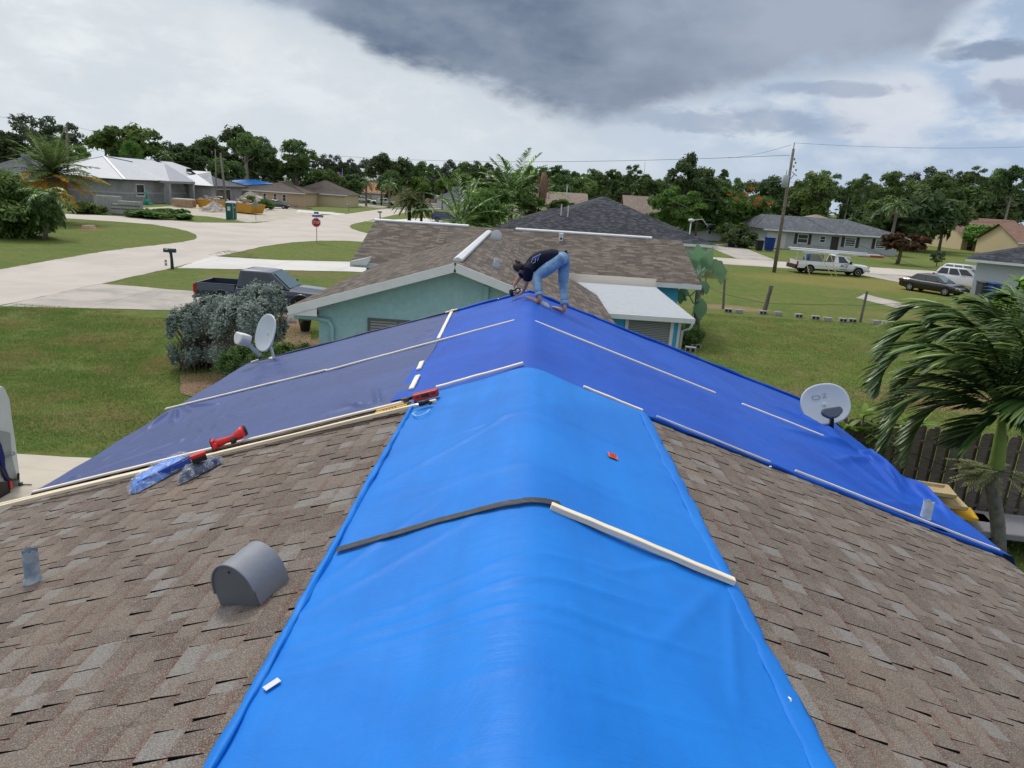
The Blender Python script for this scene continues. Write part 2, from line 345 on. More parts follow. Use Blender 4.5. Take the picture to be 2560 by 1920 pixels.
# far side street on the right, running away
fr=G((2300,604),(2345,613),(2440,627),(2560,645),(2700,668)); fu=G((2700,650),(2560,636),(2420,617),(2328,602))
sheet('road',fr+fu,.012,road_m)
sheet('driveway',G((2310,597),(2400,596),(2500,608),(2452,616)),.016,drive_old)
sheet('driveway',G((2450,613),(2560,618),(2560,632),(2480,622)),.018,drive_old)
# left: construction yard sand and the pale drive of the tan house
sand=conc('site_sand',(.48,.44,.38),(.34,.31,.25),1,.8)
sheet('bare_soil',G((840,530),(700,552),(620,556),(520,541),(340,529),(320,522),(440,515),(620,505),(700,515),(760,528)),.008,sand)
sheet('driveway',G((745,524),(865,534.5),(845,537.5),(740,530)),.016,drive_new)
sheet('driveway',G((790,508),(905,510),(970,516),(960,521),(860,514)),.016,drive_old)
sheet('driveway',G((1070,545),(911,553),(990,556),(1180,570)),.016,drive_new)
sheet('driveway',G((1060,500),(1150,498),(1180,520),(1040,524)),.016,drive_old)
# mulch beds beside the teal house
mulch=mat('mulch',(.10,.05,.03),.95,.1,30,.6,1,60,col2=(.33,.24,.16))
sheet('mulch_bed',G((640,800),(772,790),(778,862),(700,885),(615,900)),.021,mulch)
sheet('mulch_bed',G((452,985),(530,1010),(640,960))+[(-5.4,17.4),(-5.4,25),(-7.4,25),(-8.2,20)]+G((450,940)),.02,mulch)
# ================================================================ this house: walls, shingle roof
SPOTS=[(40,1470,.5,.22,.9),(125,1440,.22,.1,.8),(470,1560,.35,.2,.6),(540,1515,.18,.12,.7),(330,1590,.4,.18,.3),(1980,1470,.7,.9,.18)]
def shingle_mat(name,base=((.108,.091,.079),(.160,.138,.120)),light=(.205,.212,.21),dark=(.12,.10,.09),red=(.10,.028,.018),gr=170):
    M=bpy.data.materials.new(name); M.use_nodes=True; T=NT(M.node_tree); P=T.n['Principled BSDF']; P.inputs['Roughness'].default_value=.92; P.inputs['Specular IOR Level'].default_value=.2
    uv=T.new('ShaderNodeUVMap').outputs[0]; at=T.new('ShaderNodeAttribute',attribute_name='tab'); v=T.new('ShaderNodeTexCoord').outputs['Object']
    sp=T.new('ShaderNodeSeparateXYZ'); T.l.new(uv,sp.inputs[0])
    r=at.outputs['Fac']
    big=T.noise(v,.8,5,.65,.4); mid=T.noise(v,7,4,.6)
    c=T.mix(T.ramp(T.m('ADD',r,T.lin(mid,.3,.7,-.18,.18)),.15,.65),base[0],base[1])
    c=T.mix(T.ramp(r,.86,.90,0,.7),c,light); c=T.mix(T.ramp(r,.04,.09,.7,0),c,dark)
    c=T.mix(T.ramp(big,.5,.72,0,.45),c,(.22,.175,.135))
    # printed red-brown band along the top of every exposure
    band=T.m('MULTIPLY',T.ramp(sp.outputs[1],.16,.42,1,0),T.ramp(T.noise(v,5.5,3,.7),.42,.54,0,1))
    band=T.m('MULTIPLY',band,T.ramp(T.noise(v,150,2,.7),.38,.55,.1,1))
    c=T.mix(T.m('MULTIPLY',band,.6),c,red)
    gn=T.noise(v,gr,2,.75); g2=T.noise(v,gr*2.2,2,.6)
    c=T.mix(T.ramp(gn,.52,.66,0,.6),c,(.42,.37,.33)); c=T.mix(T.ramp(gn,.49,.34,0,.6),c,(.045,.036,.032)); c=T.mix(T.ramp(g2,.55,.7,0,.35),c,(.3,.16,.1))
    s3=T.new('ShaderNodeSeparateXYZ'); T.l.new(v,s3.inputs[0])
    for (px,py,rx,ry,f) in SPOTS:
        q=rp(px,py,-1 if px<1280 else 1); u=T.m('DIVIDE',T.m('SUBTRACT',s3.outputs[0],q[0]),rx); w=T.m('DIVIDE',T.m('SUBTRACT',s3.outputs[1],q[1]-2),ry)
        r2=T.m('ADD',T.m('ADD',T.m('MULTIPLY',u,u),T.m('MULTIPLY',w,w)),T.m('MULTIPLY',T.m('SUBTRACT',mid,.5),1.5)); c=T.mix(T.ramp(r2,.1,1.1,f,0),c,(.46,.35,.26))
    T.l.new(c,P.inputs['Base Color'])
    b=T.new('ShaderNodeBump'); b.inputs['Strength'].default_value=.8; b.inputs['Distance'].default_value=.004; T.l.new(gn,b.inputs['Height']); T.l.new(b.outputs[0],P.inputs['Normal']); return M
shm=shingle_mat('shingles'); cut=mat('asphalt_cut',(.012,.011,.011),.95,.1); white=mat('white_paint',(.72,.74,.75),.55,.4,3,.05)
def und(x,y): return .012*fbm(x,y,.9,3)+.004*fbm(x,y,4,9)
def shingles():
    V=[];F=[];MI=[];UV=[];TB=[]; EX=.143; cs=math.sqrt(1+SL*SL); rg=random.Random(3)
    def pt(sd,a,y,h):
        x=a/cs; return (sd*x, y, ZR-SL*x+h+und(sd*x,y))
    for sd in (-1,1):
        for k in range(36):
            a0=.02+k*EX; a1=min(a0+EX,HW*cs)
            if a0>HW*cs-.01: break
            if k==0: a0=0
            y=-2.2+rg.random()*.1; raised=rg.random()<.5; yend=6.9 if k>8 else 6.6
            while y<yend:
                w=rg.uniform(.09,.21) if raised else rg.uniform(.06,.17); y2=y+w
                h=.0075 if raised else .003; t=rg.random(); sk=rg.uniform(-.012,.012) if not raised else rg.uniform(0,.012)
                hl=h+.0015+rg.uniform(0,.0025)*(rg.random()<.4)
                P=[pt(sd,a0,y,h*.85-.001),pt(sd,a0,y2,h*.85-.001),pt(sd,a1+.002,y2-sk,hl),pt(sd,a1+.002,y+sk,hl)]
                B=[pt(sd,a0,y,-.012),pt(sd,a0,y2,-.012),pt(sd,a1+.002,y2-sk,-.012),pt(sd,a1+.002,y+sk,-.012)]
                b=len(V); V+=P+B
                top=(b,b+1,b+2,b+3) if sd<0 else (b+3,b+2,b+1,b)
                F.append(top); MI.append(0); UV+= [(y,0),(y2,0),(y2,1),(y,1)] if sd<0 else [(y,1),(y2,1),(y2,0),(y,0)]; TB+=[t]*4
                for q in ((0,3),(1,2),(2,3)):
                    i,j=q; F.append((b+i,b+j,b+4+j,b+4+i)); MI.append(1); UV+=[(0,.5)]*4; TB+=[t]*4
                y=y2; raised=not raised if rg.random()<.85 else raised
    # plain deck under the tarps and beyond
    for sd in (-1,1):
        for (ya,yb) in ((6.5,11.46),(-6,-2.1)):
            b=len(V); V+=[(0,ya,ZR-.004),(0,yb,ZR-.004),(sd*HW,yb,roofz(HW)-.004),(sd*HW,ya,roofz(HW)-.004)]
            F.append((b,b+1,b+2,b+3) if sd<0 else (b+3,b+2,b+1,b)); MI.append(0); UV+=[(0,.5)]*4; TB+=[.5]*4
    me=bpy.data.meshes.new('roof'); me.from_pydata(V,[],F); me.materials.append(shm); me.materials.append(cut); me.polygons.foreach_set('material_index',MI)
    u=me.uv_layers.new(name='UVMap'); u.data.foreach_set('uv',np.array(UV,np.float32).ravel())
    a=me.attributes.new('tab','FLOAT','CORNER'); a.data.foreach_set('value',np.array(TB,np.float32)); me.update(); return me
house=thing('house','low house in the foreground with a weathered brown shingle roof partly covered by blue tarps','house',(0,2,0))
roof=link('roof',shingles(),house,True); 
stucco_c=mat('cream_stucco',(.55,.50,.42),.9,.2,14,.08,.4)
mb=MB(); mb.bb((-4.3,-6,0),(4.3,11.2,2.3)); 
mb.add([(-4.3,11.2,2.3),(4.3,11.2,2.3),(0,11.2,3.78)],[(0,1,2)]); mb.build('wall',stucco_c,house,True)
mb=MB()
for sd in (-1,1):
    mb.bb((sd*HW-.03*sd,-6,roofz(HW)-.19),(sd*HW+.02*sd,11.44,roofz(HW)-.02))
    mb.beam((0,11.45,ZR-.12),(sd*HW,11.45,roofz(HW)-.12),.03,.2)
mb.build('fascia',white,house,True)
gut=mat('dark_gutter',(.05,.04,.035),.6,.3)
for sd in (-1,1): MB().tube([(sd*(HW+.04),-6,roofz(HW)-.07),(sd*(HW+.04),11.4,roofz(HW)-.07)],.05,8).build('gutter',gut,house,True)
# ---------------------------------------------------------------- tarps
def tarp_mat(name,c1,c2,rough=.42,spec=.5,weave=260,ws=.25,sheen=0,scr=(.5,.6,.9),lightn=None):
    M=bpy.data.materials.new(name); M.use_nodes=True; T=NT(M.node_tree); P=T.n['Principled BSDF']; P.inputs['Specular IOR Level'].default_value=spec
    v=T.new('ShaderNodeTexCoord').outputs['Object']
    c=T.mix(T.ramp(T.noise(v,.9,4,.6,.6),.35,.65),c1,c2)
    bm=T.new('ShaderNodeMapping'); T.l.new(v,bm.inputs[0]); bm.inputs['Scale'].default_value=(9,.25,1); c=T.mix(T.lin(T.noise(bm.outputs[0],1.,3,.6),.3,.7,0,.35),c,tuple(x*.72 for x in c1))
    n=T.noise(v,1.9,6,.65,1.2); mp=T.new('ShaderNodeMapping'); T.l.new(v,mp.inputs[0]); mp.inputs['Scale'].default_value=(2.2,9,4); mp.inputs['Rotation'].default_value=(0,0,.35)
    st=T.noise(mp.outputs[0],2.2,5,.72,.5)
    c=T.mix(T.ramp(st,.72,.78,0,.35),c,scr)
    T.l.new(c,P.inputs['Base Color']); T.l.new(T.lin(n,.3,.7,rough-.07,rough+.1),P.inputs['Roughness'])
    b=T.new('ShaderNodeBump'); b.inputs['Strength'].default_value=ws; b.inputs['Distance'].default_value=.012; T.l.new(T.m('ADD',T.m('MULTIPLY',st,.6),n),b.inputs['Height'])
    mp2=T.new('ShaderNodeMapping'); T.l.new(v,mp2.inputs[0]); mp2.inputs['Scale'].default_value=(1,14,1)
    b2=T.new('ShaderNodeBump'); b2.inputs['Strength'].default_value=.35; b2.inputs['Distance'].default_value=.004; T.l.new(T.noise(mp2.outputs[0],3.,4,.6,.6),b2.inputs['Height']); T.l.new(b.outputs[0],b2.inputs['Normal'])
    b3=T.new('ShaderNodeBump'); b3.inputs['Strength'].default_value=.12; b3.inputs['Distance'].default_value=.001; T.l.new(T.noise(v,weave,1,.5),b3.inputs['Height']); T.l.new(b2.outputs[0],b3.inputs['Normal'])
    T.l.new(b3.outputs[0],P.inputs['Normal']); return M
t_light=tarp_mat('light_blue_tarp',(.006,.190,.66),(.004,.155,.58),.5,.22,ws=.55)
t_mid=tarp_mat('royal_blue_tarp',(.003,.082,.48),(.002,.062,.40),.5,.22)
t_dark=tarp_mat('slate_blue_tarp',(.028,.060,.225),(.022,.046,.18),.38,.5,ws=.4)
t_navy=mat('tarp_dark_side',(.006,.012,.06),.5,.4)
def seg_d(x,y,a,b):
    ax,ay=a;bx,by=b; dx,dy=bx-ax,by-ay; L2=dx*dx+dy*dy; t=np.clip(((x-ax)*dx+(y-ay)*dy)/L2,0,1)
    return np.hypot(x-ax-t*dx,y-ay-t*dy),t
def wr(x,y,folds):
    h=np.zeros_like(x)
    for a,b,w,amp in folds:
        d,t=seg_d(x,y,a,b); h+=amp*np.exp(-(d/w)**2)*np.sin(PI*np.clip(t*.96+.02,0,1))**.5
    return h
def vn(x,y,s,o): # cheap value noise (numpy)
    X=x*s+o; Y=y*s+o*1.7; xi=np.floor(X); yi=np.floor(Y); fx=X-xi; fy=Y-yi; fx=fx*fx*(3-2*fx); fy=fy*fy*(3-2*fy)
    h=lambda a,b:(np.sin(a*127.1+b*311.7+o)*43758.5453)%1
    return (h(xi,yi)*(1-fx)+h(xi+1,yi)*fx)*(1-fy)+(h(xi,yi+1)*(1-fx)+h(xi+1,yi+1)*fx)*fy-.5
def grid_mesh(name,X,Y,Z,m):
    n,k=X.shape; V=np.stack([X,Y,Z],-1).reshape(-1,3); i=np.arange(n-1)[:,None]*k+np.arange(k-1)[None]; i=i.ravel()
    F=np.stack([i,i+1,i+k+1,i+k],-1); me=npmesh(name,V,F,m,smooth=True); return me
def ridge_h(x,off,r=.14): return ZR-SL*np.sqrt(x*x+r*r)+off+SL*r*np.exp(-(x/(1.8*r))**2)*.9
TX=1.08
def tarp1():
    u=np.linspace(-1.02,1.09,150)[:,None]; v=np.linspace(-.9,6.33,420)[None]; X=u+0*v; Y=v+0*u
    Y=Y+.02*vn(X,Y,1.1,3)*(Y>6)
    Z=ridge_h(X,.042,.17)
    P=lambda x,y,sd=1:tuple(rp(x*1.15732,y*1.15732,sd)[:2])
    folds=[(P(620,1010,-1)[:2] if 0 else (-.95,4.1),(.05,5.15),.03,.006),((-.05,5.15),(.95,4.9),.028,.006),((-.8,4.8),(.0,4.95),.025,.004),((0,4.95),(.8,4.6),.03,.004),
      ((-1.05,2.45),(.5,3.0),.022,.004),((-1.05,2.35),(.7,2.8),.03,.005),((-1.05,2.3),(.9,2.55),.03,.006),((-1.05,2.28),(.3,2.35),.025,.004),((-1.05,2.7),(-.2,3.4),.03,.004),((-1.05,2.9),(-.5,3.7),.03,.004),
      ((.9,3.4),(.35,2.9),.03,.004),((1.05,3.3),(.5,2.4),.04,.005),((1.05,3.2),(.8,2.2),.03,.005),((-.9,3.95),(.9,3.86),.05,.004)]
    for k in range(26):
        y0=rng.uniform(.6,6.1); x0=rng.uniform(-1,.3); folds.append(((x0,y0),(x0+rng.uniform(.4,.9),y0+rng.uniform(-.1,.22)),rng.uniform(.012,.03),rng.uniform(.001,.0028)))
    Z+=1.9*wr(X,Y,folds)+.006*vn(X,Y,2.3,1)+.004*vn(X,Y,6,5)+.0025*vn(X*.6,Y*4,3,8)
    Z=np.maximum(Z,ZR-SL*np.abs(X)+.022)
    return grid_mesh('tarp',X,Y,Z,t_light)
T1=thing('blue_tarp','bright light blue tarp over the nearest ridge with rolled edges and black tape','tarp',(0,2.5,ZR))
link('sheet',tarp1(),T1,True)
def hem(sd,r0,flat,seed,m,parent,x0=TX,ya=-.9,yb=6.3,n=150,name='hem'):
    rg=random.Random(seed); P=[];R=[];V=[];F=[]; K=14
    for i in range(n+1):
        y=ya+(yb-ya)*i/n; x=sd*(x0+.006*fbm(sd,y,.8,seed)+.003*fbm(sd,y,5,seed)); r=r0*(1+.18*fbm(sd*3,y,2.2,seed+4)+.16*fbm(sd*3,y,9,seed+2))
        z=roofz(x)+.016+r*flat; tw=fbm(1,y,.9,seed)*2
        for k in range(K):
            a=2*PI*k/K; rr=r*(1+.13*math.sin(3*a+tw*5+y*7)+.08*math.sin(5*a-y*19))
            dx=rr*math.cos(a)*(1 if flat>.8 else 1.5); dz=rr*math.sin(a)*flat
            V.append((x+dx, y, z+dz-SL*sd*dx))
    for i in range(n):
        for k in range(K): F.append((i*K+k,i*K+(k+1)%K,(i+1)*K+(k+1)%K,(i+1)*K+k))
    mb=MB().add(V,F); return mb.build(name,m,parent,True,smooth=True)
hem(-1,.023,.95,5,t_light,T1,1.03); hem(1,.034,.5,11,t_light,T1,1.09)
# black tape
def strip(pts,w,off,m,name,parent,fn=None,thick=.003,wob=0,seed=1):
    V=[];F=[]; P=[Vector((p[0],p[1],0)) for p in pts]
    L=[0]
    for a,b in zip(P,P[1:]): L.append(L[-1]+(b-a).length)
    n=max(8,int(L[-1]/.04)); Q=[]
    for i in range(n+1):
        s=L[-1]*i/n; j=max(k for k in range(len(L)) if L[k]<=s+1e-9); j=min(j,len(P)-2); t=(s-L[j])/(L[j+1]-L[j]); Q.append(P[j].lerp(P[j+1],t))
    for i,q in enumerate(Q):
        t=(Q[min(i+1,n)]-Q[max(i-1,0)]).normalized(); nn=Vector((-t.y,t.x,0))
        for s_ in (-1,-.33,.33,1):
            e=wob*fbm(i*.9,s_,1,seed) if abs(s_)==1 else 0
            p=q+nn*(s_*w/2+e*(1 if s_>0 else -1)); V.append((p.x,p.y,float(ridge_h(np.array(p.x),off,.17))+abs(wob)*.3*fbm(i*2,s_*3,1,seed)))
    for i in range(n):
        for k in range(3): F.append((i*4+k,i*4+k+1,(i+1)*4+k+1,(i+1)*4+k))
    return MB().add(V,F).build(name,m,parent,True,smooth=True)
tape=mat('black_tape',(.018,.018,.019),.35,.6,8,.4,.3)
q=[rp(842,1397,-1),rp(1100,1322,-1),rp(1290,1284,-1),rp(1400,1292,1)]
strip([(p[0],p[1]) for p in q],.058,.060,tape,'tape',T1,wob=.004)
paper=mat('white_paper',(.60,.62,.70),.7)
def decal(px,py,sd,w,h,rz,m,name,parent,off=.062,thick=.002):
    c=rp(px,py,sd,.045); M=Matrix.Translation((c[0],c[1],c[2]+.002))@Euler((0,math.atan(SL)*sd,0)).to_matrix().to_4x4()@Matrix.Rotation(rz,4,'Z')
    mb=MB(); mb.prism([(-w/2,-h/2),(w/2,-h/2),(w/2,h/2),(-w/2,h/2)],0,thick,M); return mb.build(name,m,parent,True)
decal(680,1712,-1,.062,.036,.75,paper,'paper_tag',T1)
o_=mat('orange_sticker',(.85,.12,.02),.5)
decal(1532,1141,1,.07,.08,0,o_,'sticker',T1); c=rp(1532,1141,1,.045)
M=Matrix.Translation((c[0],c[1],c[2]+.017))@Euler((0,math.atan(SL),0)).to_matrix().to_4x4()
mb=MB()
for dx in (-.018,0,.018): mb.box((dx,0,0),(.01,.05,.001))
mb.box((0,.0,.0002),(.046,.012,.001)); me=mb.mesh('sticker_print',mat('sticker_ink',(.35,.03,.005))); me.transform(M); link('sticker_print',me,T1,True)
metal=mat('zinc',(.6,.62,.64),.35,.5,metal=.8)
def grommet(p,parent,r=.016):
    mb=MB(); mb.lathe([(r*.45,0),(r*.5,.004),(r*.8,.006),(r,.003),(r,0)],(p[0],p[1],p[2]+.004),14); mb.build('grommet',metal,parent,True,smooth=True)
grommet(np.array(rp(1968,1751,1,.04))+[0,0,0],T1,.019)
# T2 royal blue
SEAM=lambda y: -1.27-.02*(11.5-y)/5+.0
def tarp2():
    nu,nv=300,190; v=np.linspace(6.26,11.52,nv)[None]; xs=SEAM(v)+.02*vn(v*0,v,3,2); u=np.linspace(0,1,nu)[:,None]; xe=HW+.24+.04*vn(v*0+3,v,2.5,4)
    X=xs+(xe-xs)*u; Y=v+0*u
    near=6.30+.05*vn(X,X*0,1.3,4)+.012*vn(X,X*0,7,4); Y=near+(Y-6.26)*(11.52-near)/5.26
    dsh=rp(2078,1052,1); 
    Z=ridge_h(X,.034,.12)
    folds=[((4.66,8.9),(4.5,7.7),.05,.06),((4.5,8.6),(4.2,7.2),.03,.03),((4.7,8.0),(4.6,6.9),.04,.05),((4.45,8.9),(3.9,8.7),.04,.04),((4.5,9.1),(4.1,9.6),.04,.035),((4.7,9.0),(3.2,8.3),.07,.03),((4.75,8.8),(3.6,7.6),.06,.03),((4.7,9.3),(3.6,9.8),.06,.03),((4.7,8.9),(4.3,7.4),.05,.05),((4.6,8.2),(4.72,6.8),.07,.045),((4.5,9.2),(4.0,10.2),.05,.03),((3.5,6.4),(4.5,7.0),.06,.02),((4.1,6.3),(4.6,7.2),.06,.02),((3.9,6.35),(3.3,8.1),.1,.02),((4.1,6.5),(3.9,8.2),.08,.02)]
    for k in range(40):
        y0=rng.uniform(6.4,10.6); x0=rng.uniform(1.2,4.4); folds.append(((x0,y0),(x0+rng.uniform(.1,.4),y0+rng.uniform(.25,.8)),rng.uniform(.02,.04),rng.uniform(.001,.0035)))
    for k in range(14):
        y0=rng.uniform(10.7,11.4); x0=rng.uniform(-1,4.4); folds.append(((x0,y0),(x0+rng.uniform(.2,.6),y0+rng.uniform(-.1,.1)),.03,rng.uniform(.003,.008)))
    Z+=1.5*wr(X,Y,folds)+.016*vn(X,Y,1.7,2)+.005*vn(X,Y,5,7)+.02*(X>4.2)*vn(X,Y,3.5,6)*np.clip((X-4.2)*3,0,1)
    pull=np.exp(-((X-HW)/.5)**2-((Y-8.9)/.5)**2); X=X-.10*pull; Z=Z+.02*pull
    Z=np.maximum(Z,np.where(X<HW,ZR-SL*np.abs(X)+.012,-9))
    Z=np.where(X>HW+.13,Z-1.6*(X-HW-.13),Z)
    return grid_mesh('tarp',X,Y,Z,t_mid)
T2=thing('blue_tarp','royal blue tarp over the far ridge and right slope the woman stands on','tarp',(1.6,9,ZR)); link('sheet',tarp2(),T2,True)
def tarp3():
    nu,nv=220,190; v=np.linspace(6.2,11.5,nv)[None]; xe=SEAM(v)+.10+.03*vn(v*0,v,2.2,9); u=np.linspace(0,1,nu)[:,None]; xs=-HW-.07+.03*vn(v*0+3,v,2.5,4)
    X=xs+(xe-xs)*u; Y=v+0*u; near=6.2+.03*vn(X,X*0,1.3,9); Y=near+(Y-6.2)*(11.5-near)/5.3
    Z=ZR-SL*np.abs(X)+.030
    bp=(-HW+.06,8.95); folds=[((-4.6,8.85),(-3.9,8.45),.03,.02),((-4.65,8.8),(-4.25,8.0),.035,.03),((-4.6,8.9),(-4.1,8.2),.02,.012),((-4.7,8.8),(-4.55,7.9),.04,.03),((-4.75,6.2),(-3.6,6.9),.05,.015),((-1.4,6.25),(-1.9,6.75),.03,.015),((-1.4,6.3),(-1.6,7.1),.03,.015),((-1.4,6.5),(-2.1,6.5),.03,.012)]
    for k in range(70):
        y0=rng.uniform(6.4,11.2); x0=rng.uniform(-4.4,-1.7); folds.append(((x0,y0),(x0+rng.uniform(.25,.7),y0+rng.uniform(.15,.5)),rng.uniform(.02,.05),rng.uniform(.0008,.0026)))
    for k in range(26):
        y0=rng.uniform(6.35,8.6); x0=rng.uniform(-4.6,-3.4); folds.append(((x0,y0),(x0+rng.uniform(-.05,.3),y0+rng.uniform(-.5,-.15)),.02,rng.uniform(.003,.008)))
    for k in range(14):
        y0=rng.uniform(6.8,11.2); folds.append(((-1.3,y0),(-1.3-rng.uniform(.2,.5),y0+rng.uniform(.05,.2)),.02,rng.uniform(.003,.007)))
    w=1.8*wr(X,Y,folds)+.012*vn(X,Y,1.9,2)+.004*vn(X,Y,5,7)
    Z+=np.maximum(w,-.008); Z=np.where(X<-HW,Z-1.0*(-HW-X),Z)
    return grid_mesh('tarp',X,Y,Z,t_dark)
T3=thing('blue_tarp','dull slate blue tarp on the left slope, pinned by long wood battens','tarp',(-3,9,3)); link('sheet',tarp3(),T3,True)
def roll(P,r,m,name,parent,seed=1,flat=1):
    Q=[];R=[]; P=[Vector(p) for p in P]
    for a,b in zip(P,P[1:]):
        n=max(3,int((b-a).length/.07))
        for i in range(n): Q.append(a.lerp(b,i/n))
    Q.append(P[-1]); R=[max(.006,r*(1+.5*fbm(i*.21,seed,1,seed))) for i in range(len(Q))]
    Q=[q+Vector((0,.018*fbm(i*.1,1,1,seed),.012*fbm(i*.17,2,1,seed))) for i,q in enumerate(Q)]
    return MB().tube(Q,R,8).build(name,m,parent,True,smooth=True)
roll([(-1.25,11.5,roofz(1.25)+.05),(0,11.52,ZR+.045),(HW,11.5,roofz(HW)+.05)],.03,t_mid,'hem',T2,4)
roll([(1.15,6.28,roofz(1.15)+.03),(2.6,6.26,roofz(2.6)+.02),(4.0,6.27,roofz(4)+.02),(HW,6.3,roofz(HW)+.02)],.022,t_mid,'hem',T2,8)
roll([(-1.25,11.5,roofz(1.25)+.04),(-3,11.52,roofz(3)+.03),(-HW,11.5,roofz(HW)+.03)],.024,t_navy,'hem',T3,6)
for px,py,sd in [(1926,1168,1),(1290,716,-1),(1246,748,-1)]: grommet(np.array(rp(px,py,sd,.06)),T2,.014)
# ================================================================ lumber and tools on the roof
def wood_mat(name,c1,c2):
    M=bpy.data.materials.new(name); M.use_nodes=True; T=NT(M.node_tree); P=T.n['Principled BSDF']; P.inputs['Roughness'].default_value=.75; P.inputs['Specular IOR Level'].default_value=.2
    v=T.new('ShaderNodeTexCoord').outputs['Object']; mp=T.new('ShaderNodeMapping'); T.l.new(v,mp.inputs[0]); mp.inputs['Scale'].default_value=(1.2,30,30)
    c=T.mix(T.ramp(T.noise(mp.outputs[0],1.6,4,.6,.6),.3,.7),c1,c2); c=T.mix(T.ramp(T.noise(v,7,2,.5),.74,.78,0,.8),c,(.12,.06,.03)); T.l.new(c,P.inputs['Base Color']); return M
pine=wood_mat('pine_lumber',(.80,.71,.55),(.66,.56,.41)); pine2=wood_mat('pine_lumber_pale',(.82,.77,.69),(.68,.62,.54))
def batten(a,b,label,w=.042,h=.02,m=None,dz=.03,sag=.0,sd=None,group='wood battens nailed on the tarps'):
    a=Vector(a);b=Vector(b); nrm=Vector((SL*(1 if (a.x+b.x)>0 else -1),0,1)).normalized(); a=a+nrm*(dz+h/2); b=b+nrm*(dz+h/2)
    t=(b-a).normalized(); L=(b-a).length; side=nrm.cross(t).normalized(); up=t.cross(side)
    M=Matrix.Identity(4)
    for i in range(3): M[i][0]=t[i]; M[i][1]=side[i]; M[i][2]=up[i]; M[i][3]=(a[i]+b[i])/2
    n=14; V=[];F=[]
    for i in range(n+1):
        x=-L/2+L*i/n; e=.004*fbm(i*.5,L,1,int(L*100)%17); z=.003*fbm(i*.4,3,1,int(L*70)%13)+sag*math.sin(PI*i/n)
        V+=[(x,-w/2+e,-h/2+z),(x,w/2+e,-h/2+z),(x,w/2+e,h/2+z),(x,-w/2+e,h/2+z)]
    for i in range(n):
        for k in range(4): F.append((i*4+k,i*4+(k+1)%4,(i+1)*4+(k+1)%4,(i+1)*4+k))
    F+=[(3,2,1,0),(n*4,n*4+1,n*4+2,n*4+3)]
    me=MB().add(V,F).mesh('wood_batten',m or pine2); o=link('wood_batten',me); o.matrix_world=M; bv=o.modifiers.new('b','BEVEL'); bv.width=.003; bv.limit_method='ANGLE'
    tag(o,label,'batten',group); return o
k_=1.15732
def RB(p,q,sd,label,**k): return batten(rp(p[0]*k_,p[1]*k_,sd,.0),rp(q[0]*k_,q[1]*k_,sd,.0),label,**k)
RB((360,889),(708,805),-1,'long pale batten on the slate tarp from the left eave to a joint midway')
RB((706,807),(1113,698),-1,'long pale batten continuing up the left slope, ending just short of the ridge')
RB((1153,700),(1543,855),1,'pale batten on the right slope starting just below the ridge at the woman\'s feet')
RB((1600,878),(1826,967),1,'pale batten on the right slope ending at the eave below the logo satellite dish')
RB((1180,1115),(1574,1279),1,'thick raw batten across the light blue tarp, its upper end on black tape',w=.045,h=.032,m=wood_mat('pine_raw',(.80,.72,.57),(.68,.59,.45)),dz=.05)
RB((946,850),(1134,798),-1,'batten at the far end of the light blue tarp, left of the ridge',dz=.055)
RB((1257,842),(1385,894),1,'batten under the far right edge of the light blue tarp',dz=.025)
RB((979,675),(949,738),-1,'batten running along the seam between slate and royal tarps near the top edge',w=.05,dz=.035)
RB((914,788),(906,805),-1,'shortest wood offcut on the seam between the slate and royal tarps',w=.055,dz=.03,group=None)
RB((905,819),(891,848),-1,'wood offcut on the tarp seam just above the red tool case',w=.055,dz=.03,group=None)
RB((1414,907),(1660,1006),1,'thin batten mostly wrapped in the near edge of the right royal tarp, upper length',w=.012,dz=.03)
RB((1713,1025),(2154,1197),1,'pale batten along the near edge of the right royal tarp down to the eave',w=.022,dz=.035)
RB((74,1071),(874,877),-1,'batten along the near edge of the slate tarp, the uppermost board of the bundle')
for i,(o1,lab) in enumerate([(0,'long board lying loose on the shingles below the slate tarp, upper of the stacked pair'),(1,'long board lying loose on the shingles, lowest of the stacked pair')]):
    a=rp(-40,1278+i*11,-1); b=rp((1000 if i==0 else 1094),(1033 if i==0 else 1014),-1); 
    batten(a,b,lab,w=.042,h=.03 if i else .02,m=pine,dz=.02+.012*i,group='loose long boards')
RB((330,1010),(700,922),-1,'dark weathered stick between the two rows of long boards',w=.02,h=.015,m=mat('dark_wood',(.09,.07,.055),.8,.2,20),dz=.012,group='loose long boards')
batten((-1.36,11.44,roofz(1.36)),(-1.16,11.47,roofz(1.16)),'short block of wood at the far rake where the two tarps meet',w=.05,dz=.05,group=None)
batten((-4.62,11.40,roofz(4.62)),(-4.5,11.42,roofz(4.5)),'tiny white wood piece on the far left corner edge of the slate tarp',w=.05,dz=.05,group=None)
# roof normal frames
def rframe(px,py,sd,dz=0,yaw=0):
    c=rp(px,py,sd,dz); return Matrix.Translation(Vector(c))@Euler((0,math.atan(SL)*sd,0)).to_matrix().to_4x4()@Matrix.Rotation(yaw,4,'Z')
def place(root,M): root.matrix_world=M
